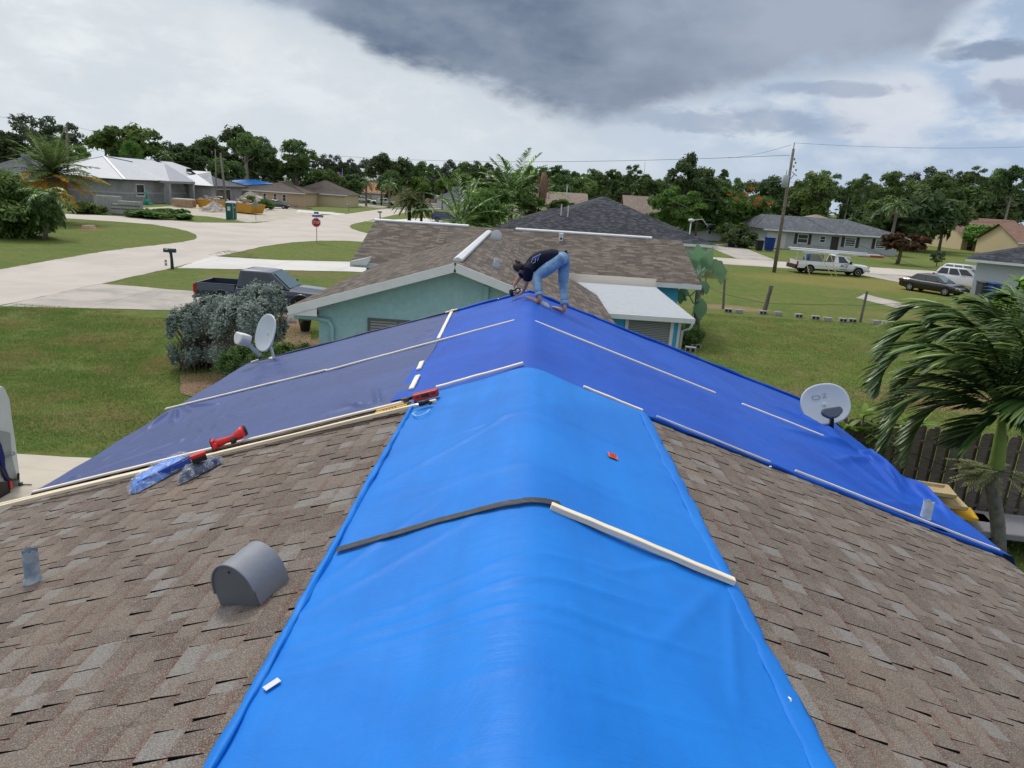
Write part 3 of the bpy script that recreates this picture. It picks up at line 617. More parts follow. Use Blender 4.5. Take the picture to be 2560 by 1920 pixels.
# vent hood
def hood():
    t=thing('roof_vent','grey metal half-round exhaust hood on the left shingle slope','vent'); gm=mat('galvanised_grey',(.20,.215,.25),.6,.35,9,.07,.1,30,metal=.1); dk=mat('screw_black',(.02,.02,.02),.8)  # dk: plain near-black of the screw
    # local: x down slope, y along ridge ; barrel axis along -x..+x, open end toward down-slope
    r=.155;n=28;L=.25; V=[];F=[]
    prof=[(r*math.cos(PI*k/n)*.98,max(0,r*1.05*math.sin(PI*k/n))+.05*(0<k<n)) for k in range(n+1)]
    prof=[(r,0)]+[(r*math.cos(PI*k/n),.07+r*1.02*math.sin(PI*k/n)) for k in range(n+1)]+[(-r,0)]
    N=len(prof)
    for x in (-L*.62,L*.38):
        for (y,z) in prof: V.append((x,y,z))
    mb=MB().add(V,[(i,i+1,N+i+1,N+i) for i in range(N-1)]); mb.build('barrel',gm,t,smooth=True)
    P=prof
    mb=MB().add([(L*.385,y*.985,z) for y,z in P],[tuple(range(N))]); mb.add([(-L*.60,y*.98,z) for y,z in P],[tuple(range(N))[::-1]]); mb.build('end_plate',mat('vent_face',(.15,.165,.19),.5,.4,9,.05,metal=.3),t)
    mb=MB(); 
    for x in (L*.38,):
        Q=[(x+.004,y*1.02,z*1.01) for y,z in P[1:-1]]; mb.tube(Q,.006,6)
    mb.build('rim',gm,t,smooth=True)
    mb=MB(); mb.ball((L*.39+.002,.02,.19),.006,8,6); mb.build('screw',dk,t)
    return t
vh=hood(); c=rframe(612,1490,-1,.012)
# barrel axis points toward the viewer's left and slightly down: turn about the roof normal
vh.matrix_world=rframe(630,1488,-1,.0,PI+1.22)@Matrix.Diagonal((.9,.85,1.0,1))
# vent pipes
def pipe(M,h,r,label,m,bend=0):
    t=thing('vent_pipe',label,'pipe'); n=20; V=[];F=[]
    P=[(0,0,-.03),(0,0,h)]
    mb=MB(); mb.lathe([(r*1.22,0),(r*1.2,.02),(r*1.03,.03),(r*1.02,h*.3),(r,h*.34),(r*.97,h*.8),(r*1.0,h)],(0,0,0),n)
    mb.lathe([(r*.8,h),(r*.78,h*.5)],(0,0,0),n)
    me=mb.mesh('sleeve',m,True); rg=random.Random(4)
    for v in me.vertices:
        if v.co.z>h*.95: v.co.z+=rg.uniform(-.02,.012); v.co.x*=rg.uniform(.85,1.08)
    link('sleeve',me,t)
    mb=MB(); mb.lathe([(0,h*.7),(r*.8,h*.7)],(0,0,0),n); mb.build('opening',mat('pipe_dark',(.015,.015,.015),.9),t)
    t.location=M; return t
lead=mat('lead_sleeve',(.20,.27,.36),.55,.4,10,.35,.4,25,col2=(.42,.48,.54)); lead2=mat('pale_lead',(.42,.50,.54),.55,.3,10,.2,.3,25,col2=(.62,.67,.68))
p=rp(84,1455,-1); pipe(p,.23,.046,'blue-grey lead sleeved vent pipe with a ragged top on the lower left shingles',lead)
p=rp(2311,1304,1); t=pipe(p,.22,.05,'pale grey vent pipe poking through the royal tarp near the right eave',lead2)
# stain beside the pipe
mb=MB(); 
# satellite dishes
dish_w=mat('dish_grey',(.50,.56,.62),.38,.5,3,.05); dish_b=mat('dish_back',(.60,.62,.62),.5,.4,6,.08); lnb_g=mat('lnb_grey',(.09,.11,.14),.5); black=mat('black_plastic',(.012,.012,.013),.45,.4)
def dish(label,base,face,up,W_,H_,arm_dark,center,lnb_len,logo=False):
    """face: unit vector the bowl looks along."""
    t=thing('satellite_dish',label,'satellite dish',base)
    f=Vector(face).normalized(); x=Vector(up).cross(f).normalized(); z=f.cross(x)
    M=Matrix.Identity(4)
    for i in range(3): M[i][0]=x[i]; M[i][1]=z[i]; M[i][2]=f[i]; M[i][3]=center[i]-base[i]
    n=40; V=[];F=[]; rings=[0,.2,.4,.6,.8,.95,1.0,1.02]; 
    for r in rings:
        for k in range(n):
            a=2*PI*k/n; s=1/(abs(math.cos(a))**2.3+abs(math.sin(a))**2.3)**(1/2.3)
            px=W_/2*r*math.cos(a)*s; pz=H_/2*r*math.sin(a)*s; d=.07*min(r,1)**2-(0.0 if r<1.01 else .012)
            V.append((px,pz,d-.07))
    for i in range(len(rings)-1):
        for k in range(n): F.append((i*n+k,i*n+(k+1)%n,(i+1)*n+(k+1)%n,(i+1)*n+k))
    me=MB().add(V,F).mesh('reflector',dish_w,True); me.transform(M); o=link('reflector',me,t); so=o.modifiers.new('s','SOLIDIFY'); so.thickness=.008; so.offset=-1
    mb=MB(); mb.box((0,-H_*.05,-.10),(.16,.2,.05)); mb.box((0,-H_*.2,-.13),(.07,.12,.08)); me=mb.mesh('bracket',dish_b); me.transform(M); link('bracket',me,t)
    bk=M@Vector((0,-H_*.2,-.13)); mb=MB(); mb.tube([bk,bk+Vector((0,0,-.10)),Vector((bk.x*.3,bk.y*.3,.1)),Vector((0,0,.0))],[.025]*4,10); mb.box((0,0,.01),(.14,.14,.015)); mb.build('mast',dish_b,t,smooth=False)
    a0=M@Vector((.0,-H_*.62,-.02)); a1=M@Vector((0,-H_*.30,lnb_len)); am=mat('arm_grey',(.42,.45,.50),.5)
    ma=black if arm_dark else am
    mb=MB(); mb.beam(a0,a1,.045,.06,f); mb.build('feed_arm',ma,t)
    me=MB().prism([(-.13,-.045),(-.15,.0),(-.12,.055),(.12,.055),(.15,.0),(.13,-.045),(.06,-.10),(-.06,-.10)],-.05,.05).mesh('receiver',lnb_g if arm_dark else dish_b)
    Q=M@Matrix.Translation((0,-H_*.25,lnb_len+.02))@Matrix.Scale(1. if arm_dark else 1.25,4)@Matrix.Diagonal((1 if arm_dark else .7,1,1 if arm_dark else 1.5,1)); me.transform(Q); o=link('receiver',me,t); b=o.modifiers.new('b','BEVEL'); b.width=.02; b.segments=3
    return t,M
b=np.array(rp(2098,1072,1,.02)); b[0]=min(b[0],HW-.05)
pc=gy(2064,1010,float(b[1])-.18)
fc=Vector((CAM[0]-pc[0]-0.2,CAM[1]-pc[1]+.0,CAM[2]-pc[2]+.9)).normalized()
d1,M1=dish('pale grey oval satellite dish with a faded logo at the right eave beside the palm',tuple(b),tuple(Vector((-.16,-.86,.46))),(-.26,0,1),.68,.60,True,pc,.17,True)
ink=mat('faded_ink',(.24,.28,.33),.6)
for i,(P_) in enumerate([[(-.15,.15),(-.15,.095),(-.06,.095),(-.035,.12),(-.06,.15),(-.15,.15)],[(-.005,.155),(.04,.165),(.045,.135)],[(.0,.10),(.02,.13),(.05,.095)]]):
    mb=MB(); mb.tube([M1@Vector((x,y,-.055+.07*(x*x+y*y)/.09)) for x,y in P_],.004,6); mb.build('logo',ink,d1)
# raised thin lettering under the mark
tm=M1@Matrix.Translation((-.05,.065,-.062)); text('DIRECTV','logo_text',ink,.036,tm,d1,.0006)
b=np.array(rp(688,1012+0,-1,.0)); b=np.array([-3.66,11.35,roofz(3.66)+.03])
def at_px(px,py,Y): return gy(px,py,Y)
b=at_px(684,893,11.40); b[2]=roofz(b[0])+.02
pc=at_px(663,832,11.35); d2,M2=dish('white oval satellite dish seen half edge-on at the far left rake above the hedge',tuple(b),(-.64,-.74,.30),(.05,0,1),.55,.62,False,pc,.34)
# red tools
red=mat('red_tool',(.62,.02,.018),.4,.5,6,.12); darkred=mat('dark_red_case',(.36,.02,.02),.4,.5)
t=thing('cordless_driver','red cordless angle driver lying on the long boards beside plastic wrapped tarps','power tool')
mb=MB(); mb.tube([(-.20,0,.03),(-.14,0,.035),(-.05,0,.04),(.05,0,.042),(.10,.0,.05),(.15,.02,.06),(.19,.045,.065)],[.03,.034,.026,.026,.034,.045,.045],14); mb.box((-.17,-.035,.03),(.05,.06,.04)); mb.build('body',red,t,smooth=True)
mb=MB(); mb.box((-.215,.01,.035),(.035,.10,.075),rz=.3); mb.build('battery',red,t,bevel=.006)
mb=MB(); mb.box((-.238,.012,.035),(.012,.105,.08),rz=.3); mb.tube([(.19,.045,.065),(.215,.06,.067)],[.047,.04],14); mb.tube([(.05,-.03,.035),(.07,-.06,.03),(.09,-.03,.035)],.022,8); mb.box((.05,-.03,.02),(.05,.03,.03)); mb.build('grip',black,t)
t.matrix_world=rframe(578,1110,-1,.055,.16)@Matrix.Diagonal((.72,1.15,1.2,1))
t=thing('tool_case','red plastic tool case at the far left corner of the light blue tarp','tool case')
mb=MB(); mb.prism([(-.155,-.045),(-.14,-.06),(.14,-.06),(.155,-.045),(.155,.045),(.14,.06),(-.14,.06),(-.155,.045)],0,.085); mb.build('shell',darkred,t,bevel=.015)
mb=MB(); mb.box((0,-.062,.05),(.10,.006,.035)); mb.build('handle',black,t)
for x in (-.095,.095):
    mb=MB(); mb.box((x,-.061,.05),(.045,.006,.016)); mb.build('latch',mat('case_slot',(.12,.005,.005),.5),t)
t.matrix_world=rframe(1067,995,-1,.06,.05)@Matrix.Scale(.76,4)
t=thing('drill','small black drill lying between the red case and the board ends','power tool')
mb=MB(); mb.tube([(-.06,0,.02),(-.02,.0,.025),(.03,0,.025)],[.018,.024,.02],10); mb.tube([(.03,.0,.02),(.05,-.035,.015),(.03,-.05,.015)],.012,8); mb.build('body',black,t,smooth=True)
mb=MB(); mb.lathe([(.0,0),(.012,.01),(.010,.03)],(0,0,0),8,Euler((0,PI/2,0)).to_matrix()); o=mb.build('chuck',metal,t); o.location=(-.09,0,.02)
t.matrix_world=rframe(1065,1012,-1,.06,.2)
t=thing('battery_pack','red and black tool battery on top of the plastic wrapped bundle','battery')
mb=MB(); mb.box((0,0,.055),(.13,.075,.03)); mb.build('lid',red,t,bevel=.006)
mb=MB(); mb.box((0,-.005,.02),(.12,.078,.045)); mb.build('case',black,t,bevel=.005)
t.matrix_world=rframe(500,1152,-1,.12,.55)
# yellow packet
t=thing('paper_packet','small yellow and orange packet tucked between the long boards','packet'); yel=mat('yellow_card',(.62,.36,.05),.6)
mb=MB(); mb.prism([(-.15,-.02),(.15,-.02),(.15,.02),(-.15,.02)],0,.02); mb.build('sleeve',yel,t)
mb=MB(); 
for i in range(5): mb.box((-.07+i*.028,-.0,.021),(.014,.022,.002))
mb.build('print',mat('packet_print',(.14,.05,.06)),t)
mb=MB(); mb.prism([(-.14,.025),(.12,.025),(.12,.045),(-.14,.045)],0,.03); mb.build('flap',mat('pale_card',(.66,.48,.2),.6),t)
t.matrix_world=rframe(979,1026,-1,.012,.06)
cord=MB(); P=[rp(x,y,-1,.062) for x,y in [(1040,1030),(1031,1034),(1040,1040),(1055,1038),(1067,1031),(1074,1024)]]
cord.tube(P,.0055,6); tag(cord.build('cord',mat('pale_cord',(.30,.62,.80),.5),smooth=True),'short pale blue cord looped on the light blue tarp below the board ends','cord')
t=thing('clamp','grey metal clamp biting the corner of the slate tarp beside the board ends','clamp'); gmm=mat('dull_metal',(.12,.13,.15),.4,.5,metal=.6)
mb=MB(); mb.box((0,0,.03),(.07,.05,.035),ry=.2); mb.build('jaw',gmm,t); mb=MB(); mb.tube([(.03,0,.04),(.07,.02,.035),(.1,.05,.03)],.009,6); mb.build('arm',gmm,t); t.matrix_world=rframe(1014,1007,-1,.02,.3)
# plastic-wrapped tarps
def film(name,c,al=.35,r=.12):
    M=bpy.data.materials.new(name); M.use_nodes=True; T=NT(M.node_tree); P=T.n['Principled BSDF']; P.inputs['Base Color'].default_value=c+(1,); P.inputs['Roughness'].default_value=r; P.inputs['Specular IOR Level'].default_value=.8
    v=T.new('ShaderNodeTexCoord').outputs['Object']; n=T.noise(v,14,5,.7,1.5); T.l.new(T.ramp(n,.42,.75,al*.2,al*1.7),P.inputs['Alpha'])
    b=T.new('ShaderNodeBump'); b.inputs['Strength'].default_value=.9; b.inputs['Distance'].default_value=.02; T.l.new(n,b.inputs['Height']); T.l.new(b.outputs[0],P.inputs['Normal']); return M
clear=film('clear_plastic',(.82,.87,.92))
def pillow(name,prof,parent,mtl,h,seed,amp=.012,z0=0,nr=9,flat=1.5):
    """closed rounded slab over the outline prof (xy)."""
    c=Vector((sum(p[0] for p in prof)/len(prof),sum(p[1] for p in prof)/len(prof),0)); Q=[]
    for a,b in zip(prof,prof[1:]+prof[:1]):
        for i in range(6): Q.append(Vector(a).lerp(Vector(b),i/6).to_3d() if len(a)==2 else 0)
    n=len(Q); V=[];F=[]
    for i in range(nr+1):
        s=i/nr
        for q in Q:
            r=1-s; p=c+(q-c)*r; zz=h*(1-r**(flat*2.2))**.55
            V.append((p.x+amp*fbm(p.x*14,p.y*14,1,seed),p.y+amp*fbm(p.x*14,p.y*14,1,seed+3),z0+zz+amp*1.4*fbm(p.x*9,p.y*22,1,seed+7)*(s>0)))
    for i in range(nr):
        for k in range(n): F.append((i*n+k,i*n+(k+1)%n,(i+1)*n+(k+1)%n,(i+1)*n+k))
    return MB().add(V,F).build(name,mtl,parent,smooth=True)
t=thing('wrapped_tarp','folded bright blue tarp in clear plastic lying on the shingles below the boards','packaged tarp')
P=[(-.30,-.07),(-.27,-.11),(-.1,-.10),(.12,-.06),(.22,.02),(.20,.07),(.05,.09),(-.15,.04),(-.27,-.02)]
pillow('tarp_stack',[(x*1.08,y*1.45) for x,y in P],t,mat('folded_blue',(.03,.19,.66),.5,.4,9,.3),.085,2,.006)
mb=MB()
for i in range(4): mb.tube([(x,-.125+.5*max(0,x)*.3-abs(x+.1)*.02,.012+i*.016) for x in (-.26,-.1,.1,.19)],.008,6)
mb.build('fold_edge',mat('folded_blue_dark',(.01,.06,.36),.5),t)
P2=[(-.33,-.08),(-.3,-.14),(-.1,-.125),(.14,-.09),(.25,.0),(.33,.13),(.22,.13),(.05,.12),(-.15,.07),(-.3,-.01)]; P2=[(x*1.05,y*1.25) for x,y in P2]
pillow('plastic_wrap',P2,t,clear,.095,5,.012)
t.matrix_world=rframe(410,1184,-1,.02,1.02)@Matrix.Scale(1.15,4)
t=thing('wrapped_bundle','crumpled dark tarp bundle in clear plastic right of the folded blue tarp','packaged tarp')
P=[(-.24,-.05),(-.2,-.1),(.0,-.09),(.16,-.05),(.22,.03),(.17,.08),(.0,.07),(-.16,.02)]
pillow('bundle',P,t,mat('folded_navy',(.012,.022,.075),.4,.5,12,.6),.075,9,.016); pillow('plastic_wrap',[(x*1.1,y*1.15) for x,y in P],t,film('crumpled_plastic',(.62,.70,.84),.42),.09,12,.022)
t.matrix_world=rframe(505,1176,-1,.02,.95)@Matrix.Scale(.98,4)
# ================================================================ the woman on the ridge
def skin(name,pts,edges,m,parent,root=0,sub=2):
    me=bpy.data.meshes.new(name); me.from_pydata([tuple(map(float,p[0])) for p in pts],edges,[]); me.materials.append(m)
    o=link(name,me,parent,True); md=o.modifiers.new('skin','SKIN'); md.use_smooth_shade=True; md.branch_smoothing=.6
    if not me.skin_vertices: 
        pass
    sv_=me.skin_vertices[0].data if me.skin_vertices else None
    for i,p in enumerate(pts):
        r=p[1]; sv_[i].radius=(r,r) if not hasattr(r,'__len__') else r; sv_[i].use_root=(i==root)
    s=o.modifiers.new('sub','SUBSURF'); s.levels=sub; s.render_levels=sub
    return o
def WP(u,v,Y): return gy(1150+u*.18083,580+v*.18083,Y)
skin_m=mat('skin',(.50,.26,.17),.5,.4,12,.08); 
def jeans_mat():
    M=bpy.data.materials.new('denim'); M.use_nodes=True; T=NT(M.node_tree); P=T.n['Principled BSDF']; P.inputs['Roughness'].default_value=.85
    v=T.new('ShaderNodeTexCoord').outputs['Object']; n=T.noise(v,5,5,.7); c=T.mix(T.ramp(n,.35,.65),(.10,.22,.42),(.24,.40,.60)); c=T.mix(T.lin(T.noise(v,60,2,.7),.3,.7,0,.3),c,(.05,.10,.22)); T.l.new(c,P.inputs['Base Color'])
    b=T.new('ShaderNodeBump'); b.inputs['Strength'].default_value=.7; b.inputs['Distance'].default_value=.02; T.l.new(T.noise(v,9,4,.65,1.),b.inputs['Height']); T.l.new(b.outputs[0],P.inputs['Normal']); return M
denim=jeans_mat(); navy=mat('navy_cotton',(.008,.010,.028),.85,.2,10,.3,.8,9); hairm=mat('dark_hair',(.022,.011,.008),.5,.5,40,.5,.6,60); cuffm=mat('cuff_denim',(.20,.32,.5),.9,.2,20,.1); seam=mat('denim_seam',(.02,.05,.16),.9)
w=thing('person','barefoot woman in blue jeans and navy tee bending over a tool at the ridge end','person',tuple(WP(1120,1015,10.78)))
Yn,Yf=10.80,11.02
heelL,toeL=Vector(rp(1352,763,1,.035)),Vector(rp(1318,751,-1,.03)); toeL=Vector((toeL.x,10.90,roofz(toeL.x)+.05))
heelL.z+=.03
heelR=Vector(rp(1413,784.5,1,.03)); heelR.z+=.03; toeR=Vector(rp(1384,770,1,.03)); toeR.z+=.012
ankL=Vector(WP(1100,905,heelL.y)); ankR=Vector(WP(1450,1030,heelR.y))
kneL=Vector(WP(1052,625,Yn-.02)); kneR=Vector(WP(1425,700,Yf-.03)); hipL=Vector(WP(1375,382,Yn+.02)); hipR=Vector(WP(1440,390,Yf+.02)); pel=(hipL+hipR)/2+Vector((.0,0,.02))
sp1=Vector(WP(1270,325,10.92)); sp2=Vector(WP(1130,352,10.95)); sp3=Vector(WP(1010,420,10.98)); nk=Vector(WP(915,470,11.0)); hd=Vector(WP(845,492,11.0))
shN=Vector(WP(950,520,10.84)); shF=Vector(WP(940,500,11.13)); elN=Vector(WP(925,700,10.93)); wrN=Vector(WP(868,835,11.08)); haN=Vector(WP(815,868,11.10))
elF=Vector(WP(800,655,11.22)); wrF=Vector(WP(742,755,11.2)); haF=Vector(WP(762,785,11.17))
P=[(pel,.07),(sp1,.06),(sp2,.07),(sp3,.06),(nk,.045),(hd,.05),
   (shN,.036),(elN,.036),(wrN,.024),(haN,.026),
   (shF,.036),(elF,.036),(wrF,.024),(haF,.026),
   (hipL,.065),(kneL,.055),(kneL.lerp(ankL,.4),.05),(ankL,.034),(heelL.lerp(toeL,.12),.036),(heelL.lerp(toeL,.6)+Vector((0,0,.006)),.03),(toeL,.021),
   (hipR,.065),(kneR,.055),(kneR.lerp(ankR,.4),.05),(ankR,.034),(heelR.lerp(toeR,.12),.036),(heelR.lerp(toeR,.6)+Vector((0,0,.006)),.03),(toeR,.021)]
Ed=[(0,1),(1,2),(2,3),(3,4),(4,5),(3,6),(6,7),(7,8),(8,9),(3,10),(10,11),(11,12),(12,13),(0,14),(14,15),(15,16),(16,17),(17,18),(18,19),(19,20),(0,21),(21,22),(22,23),(23,24),(24,25),(25,26),(26,27)]
# toes and fingers grow out of the same skeleton
def digits(base_i,dirv,side,L,r,curl,n=5,spread=.011,thumb=True):
    d=dirv.normalized(); s=side.normalized(); c=P[base_i][0]
    for k in range(n):
        o=(k-(n-1)/2)*spread; l=L[k]; b=len(P); q=c+d*.012+s*o; 
        P.append((q+d*l*.45+curl*.15*l,r)); P.append((q+d*l+curl*.8*l,r*.8)); Ed.append((base_i,b)); Ed.append((b,b+1))
digits(9,Vector((-.9,.1,-.25)),Vector((0,1,.2)),[.05,.065,.07,.065,.05],.0085,Vector((0,0,-.5)),5,.016)
digits(13,Vector((.2,-.15,-1)),Vector((.3,1,0)),[.045,.06,.06,.05,.045],.0085,Vector((.6,0,.1)),5,.016)
digits(20,(toeL-heelL),Vector((0,1,0)),[.03,.028,.026,.022,.018],.008,Vector((0,0,-.3)),5,.014)
digits(27,(toeR-heelR),Vector((0,1,0)),[.03,.028,.026,.022,.018],.008,Vector((0,0,-.3)),5,.014)
skin('body',P,Ed,skin_m,w)
# head
mb=MB(); hc=Vector(WP(826,500,11.0)); ax=(hc-nk).normalized()
def hm(c,r,n=18,m_=14):
    q=MB(); q.ball((0,0,0),r,n,m_); return q
q=MB(); q.ball((0,0,0),(.072,.074,.098),18,14); fd=Vector((-.2,.35,-.85)).normalized(); crown=Vector((-.85,.1,-.35)); crown=(crown-fd*crown.dot(fd)).normalized(); sx=crown.cross(fd)
MH=Matrix.Identity(4)
for i in range(3): MH[i][0]=sx[i]; MH[i][1]=fd[i]; MH[i][2]=crown[i]; MH[i][3]=hc[i]
q.ball((0,.070,-.012),(.012,.018,.016),8,6); q.ball((0,.055,-.062),(.03,.026,.026),10,6); q.ball((.073,0,-.01),(.012,.018,.028),8,6); q.ball((-.073,0,-.01),(.012,.018,.028),8,6)
me=q.mesh('head',skin_m,True); me.transform(MH); link('head',me,w,True)
for nm,mm,bl in [('eye',mat('eye_white',(.6,.6,.58),.3),[((.026,.064,.008),.010)]),('eye',mat('eye_white',(.6,.6,.58),.3),[((-.026,.064,.008),.010)]),('mouth',mat('lips',(.35,.10,.09),.5),[((0,.073,-.045),(.020,.006,.006))])]:
    q=MB()
    for c,r in bl: q.ball(c,r,8,6)
    me=q.mesh(nm,mm,True); me.transform(MH); link(nm,me,w,True)
q=MB(); q.ball((0,-.020,.018),(.084,.082,.100),22,16); q.ball((0,-.055,-.045),(.06,.05,.065),14,10); q.ball((0,-.095,.045),(.03,.03,.03),12,8)
me=q.mesh('hair',hairm,True)
for v_ in me.vertices:
    n_=mnoise.fractal(v_.co*22,1,2,3); v_.co*=1+.05*n_
me.transform(MH); link('hair',me,w,True)
bun=Vector(WP(792,402,10.98)); q=MB(); q.ball(bun,(.033,.033,.028),14,10); q.ball(bun+Vector((-.02,0,.012)),(.022,.022,.018),10,8); q.tube([bun,bun+Vector((.02,0,-.045)),Vector(WP(820,440,10.98))],[.026,.022,.03],10)
me=q.mesh('hair_bun',mat('hair_lighter',(.07,.038,.022),.5,.4,40,.4,.6,60),True)
for v_ in me.vertices: v_.co+=Vector((1,1,1))*.004*mnoise.noise(v_.co*60)
link('hair_bun',me,w,True)
# shirt
q=MB(); dn=Vector((0,0,-.03))
q.tube([sp1+Vector((.09,0,-.035)),sp1+dn,sp1.lerp(sp2,.5)+dn,sp2+dn,sp2.lerp(sp3,.5)+dn,sp3+Vector((0,0,-.035)),sp3.lerp(nk,.55)+Vector((0,0,-.02)),nk+Vector((.02,0,-.01))],[.13,.132,.132,.138,.138,.128,.095,.062],20)
q.tube([sp3+Vector((0,-.04,-.02)),shN+Vector((0,-.005,0)),shN.lerp(elN,.4),shN.lerp(elN,.78)],[.085,.088,.078,.074],16); q.tube([sp3+Vector((0,.04,-.02)),shF,shF.lerp(elF,.4),shF.lerp(elF,.7)],[.085,.085,.072,.068],16)
o=q.build('tee',navy,w,True,smooth=True); r_=o.modifiers.new('r','REMESH'); r_.mode='VOXEL'; r_.voxel_size=.014; r_.use_smooth_shade=True; r_=o.modifiers.new('s','SMOOTH'); r_.factor=.5; r_.iterations=3
# jeans
skin('jeans',[(pel+Vector((-.005,0,.0)),(.135,.15)),(sp1+Vector((.07,0,-.03)),(.128,.135)),(hipL+Vector((0,0,-.01)),.118),(hipL.lerp(kneL,.5)+Vector((0,0,-.005)),.103),(kneL,.084),(kneL.lerp(ankL,.4),.068),(kneL.lerp(ankL,.86),.062),(hipR,.12),(hipR.lerp(kneR,.5),.1),(kneR,.08),(kneR.lerp(ankR,.4),.066),(kneR.lerp(ankR,.86),.060),(Vector(WP(1425,352,10.98)),.115)],[(0,12),(0,1),(0,2),(2,3),(3,4),(4,5),(5,6),(0,7),(7,8),(8,9),(9,10),(10,11)],denim,w)
for a,b in ((kneL,ankL),(kneR,ankR)):
    q=MB(); p0,p1=a.lerp(b,.79),a.lerp(b,.95); q.tube([p0,p0.lerp(p1,.1),p0.lerp(p1,.9),p1],[.062,.0665,.0655,.06],18); q.build('cuff',cuffm,w,True,smooth=True)
    q=MB(); q.tube([p0.lerp(p1,-.05),p0.lerp(p1,.09)],[.0672,.0675],18,cap=False); q.build('cuff_seam',seam,w,True,smooth=True)
q=MB(); a=Vector(WP(1438,285,10.98)); 
for k in range(7): q.tube([a,a+Vector((.03+.012*math.sin(k*2),.03*math.sin(k*3.1),.035*math.cos(k*1.7))),a+Vector((.05+.01*math.cos(k),-.01+.03*math.cos(k*2),-.02-.02*math.sin(k)))],.009,6)
q.build('tied_sleeve',navy,w,True,smooth=True)
# print on the back of the tee
wprint=mat('white_print',(.6,.62,.7),.7); bprint=mat('blue_print',(.08,.14,.5),.7)
def onback(u,v): 
    c=sp3.lerp(sp2,max(-.3,min(1.2,(u-1010)/120))); p=Vector(WP(u,v,c.y)); dz=p.z-c.z; dy=math.sqrt(max(.003,.142**2-dz*dz)); p2=Vector(WP(u,v,c.y-dy)); return p2
def line(pts,r,m,nm):
    q=MB(); q.tube([onback(*p) for p in pts],r,6); q.build(nm,m,w,True)
line([(1035,418),(988,440),(986,415),(1003,365),(1015,352),(1060,332),(1105,312),(1115,300)],.0042,wprint,'print_outline')
line([(1035,418),(1046,385),(1048,360)],.004,wprint,'print_outline')
line([(1072,400),(1080,372),(1098,330)],.0035,wprint,'print_outline')
for x in (1012,1030,1050,1070,1086): line([(x,355+(1086-x)*.5+5),(x+14,340+(1086-x)*.5-18)],.0055,bprint,'print_letter')
# tool in her hand (held thing, not part of her)
t=thing('power_tool','black power tool the bending woman presses onto the tarp edge','power tool',tuple(WP(740,850,11.1)))
q=MB(); q.tube([WP(700,800,11.12),WP(712,850,11.12),WP(728,888,11.12)],[.03,.034,.022],10); q.build('body',black,t,True,smooth=True)
q=MB(); q.tube([WP(700,800,11.1),WP(745,812,11.14),WP(790,775,11.14),WP(825,780,11.12),WP(832,815,11.1),WP(800,845,11.1),WP(740,838,11.1)],.014,8); q.build('handle',black,t,True,smooth=True)
q=MB(); q.tube([WP(728,888,11.12),WP(733,905,11.12)],[.012,.008],8); q.build('nose',metal,t,True)
# sandal under her heel
t=thing('sandal','white translucent slip-on sandal lying behind the woman\'s front foot','sandal',tuple(rp(1362,766,1)))
sw=mat('sandal_white',(.66,.70,.73),.3,.6); a=Vector(rp(1354,762,1,.02)); b=Vector(rp(1372,771,1,.02)); b.z+=.015;a.z+=.015
q=MB(); q.tube([a,a.lerp(b,.35),a.lerp(b,.75),b],[.038,.045,.04,.02],14); me=q.mesh('sole',sw,True); 
link('sole',me,t,True).scale=(1,1,1)
for k in range(4):
    p=a.lerp(b,.15+.2*k); q=MB(); q.tube([p+Vector((0,-.045,.0)),p+Vector((.005,-.025,.045)),p+Vector((0.01,.025,.045)),p+Vector((0,.045,0))],.007,6); q.build('strap',sw,t,True,smooth=True)
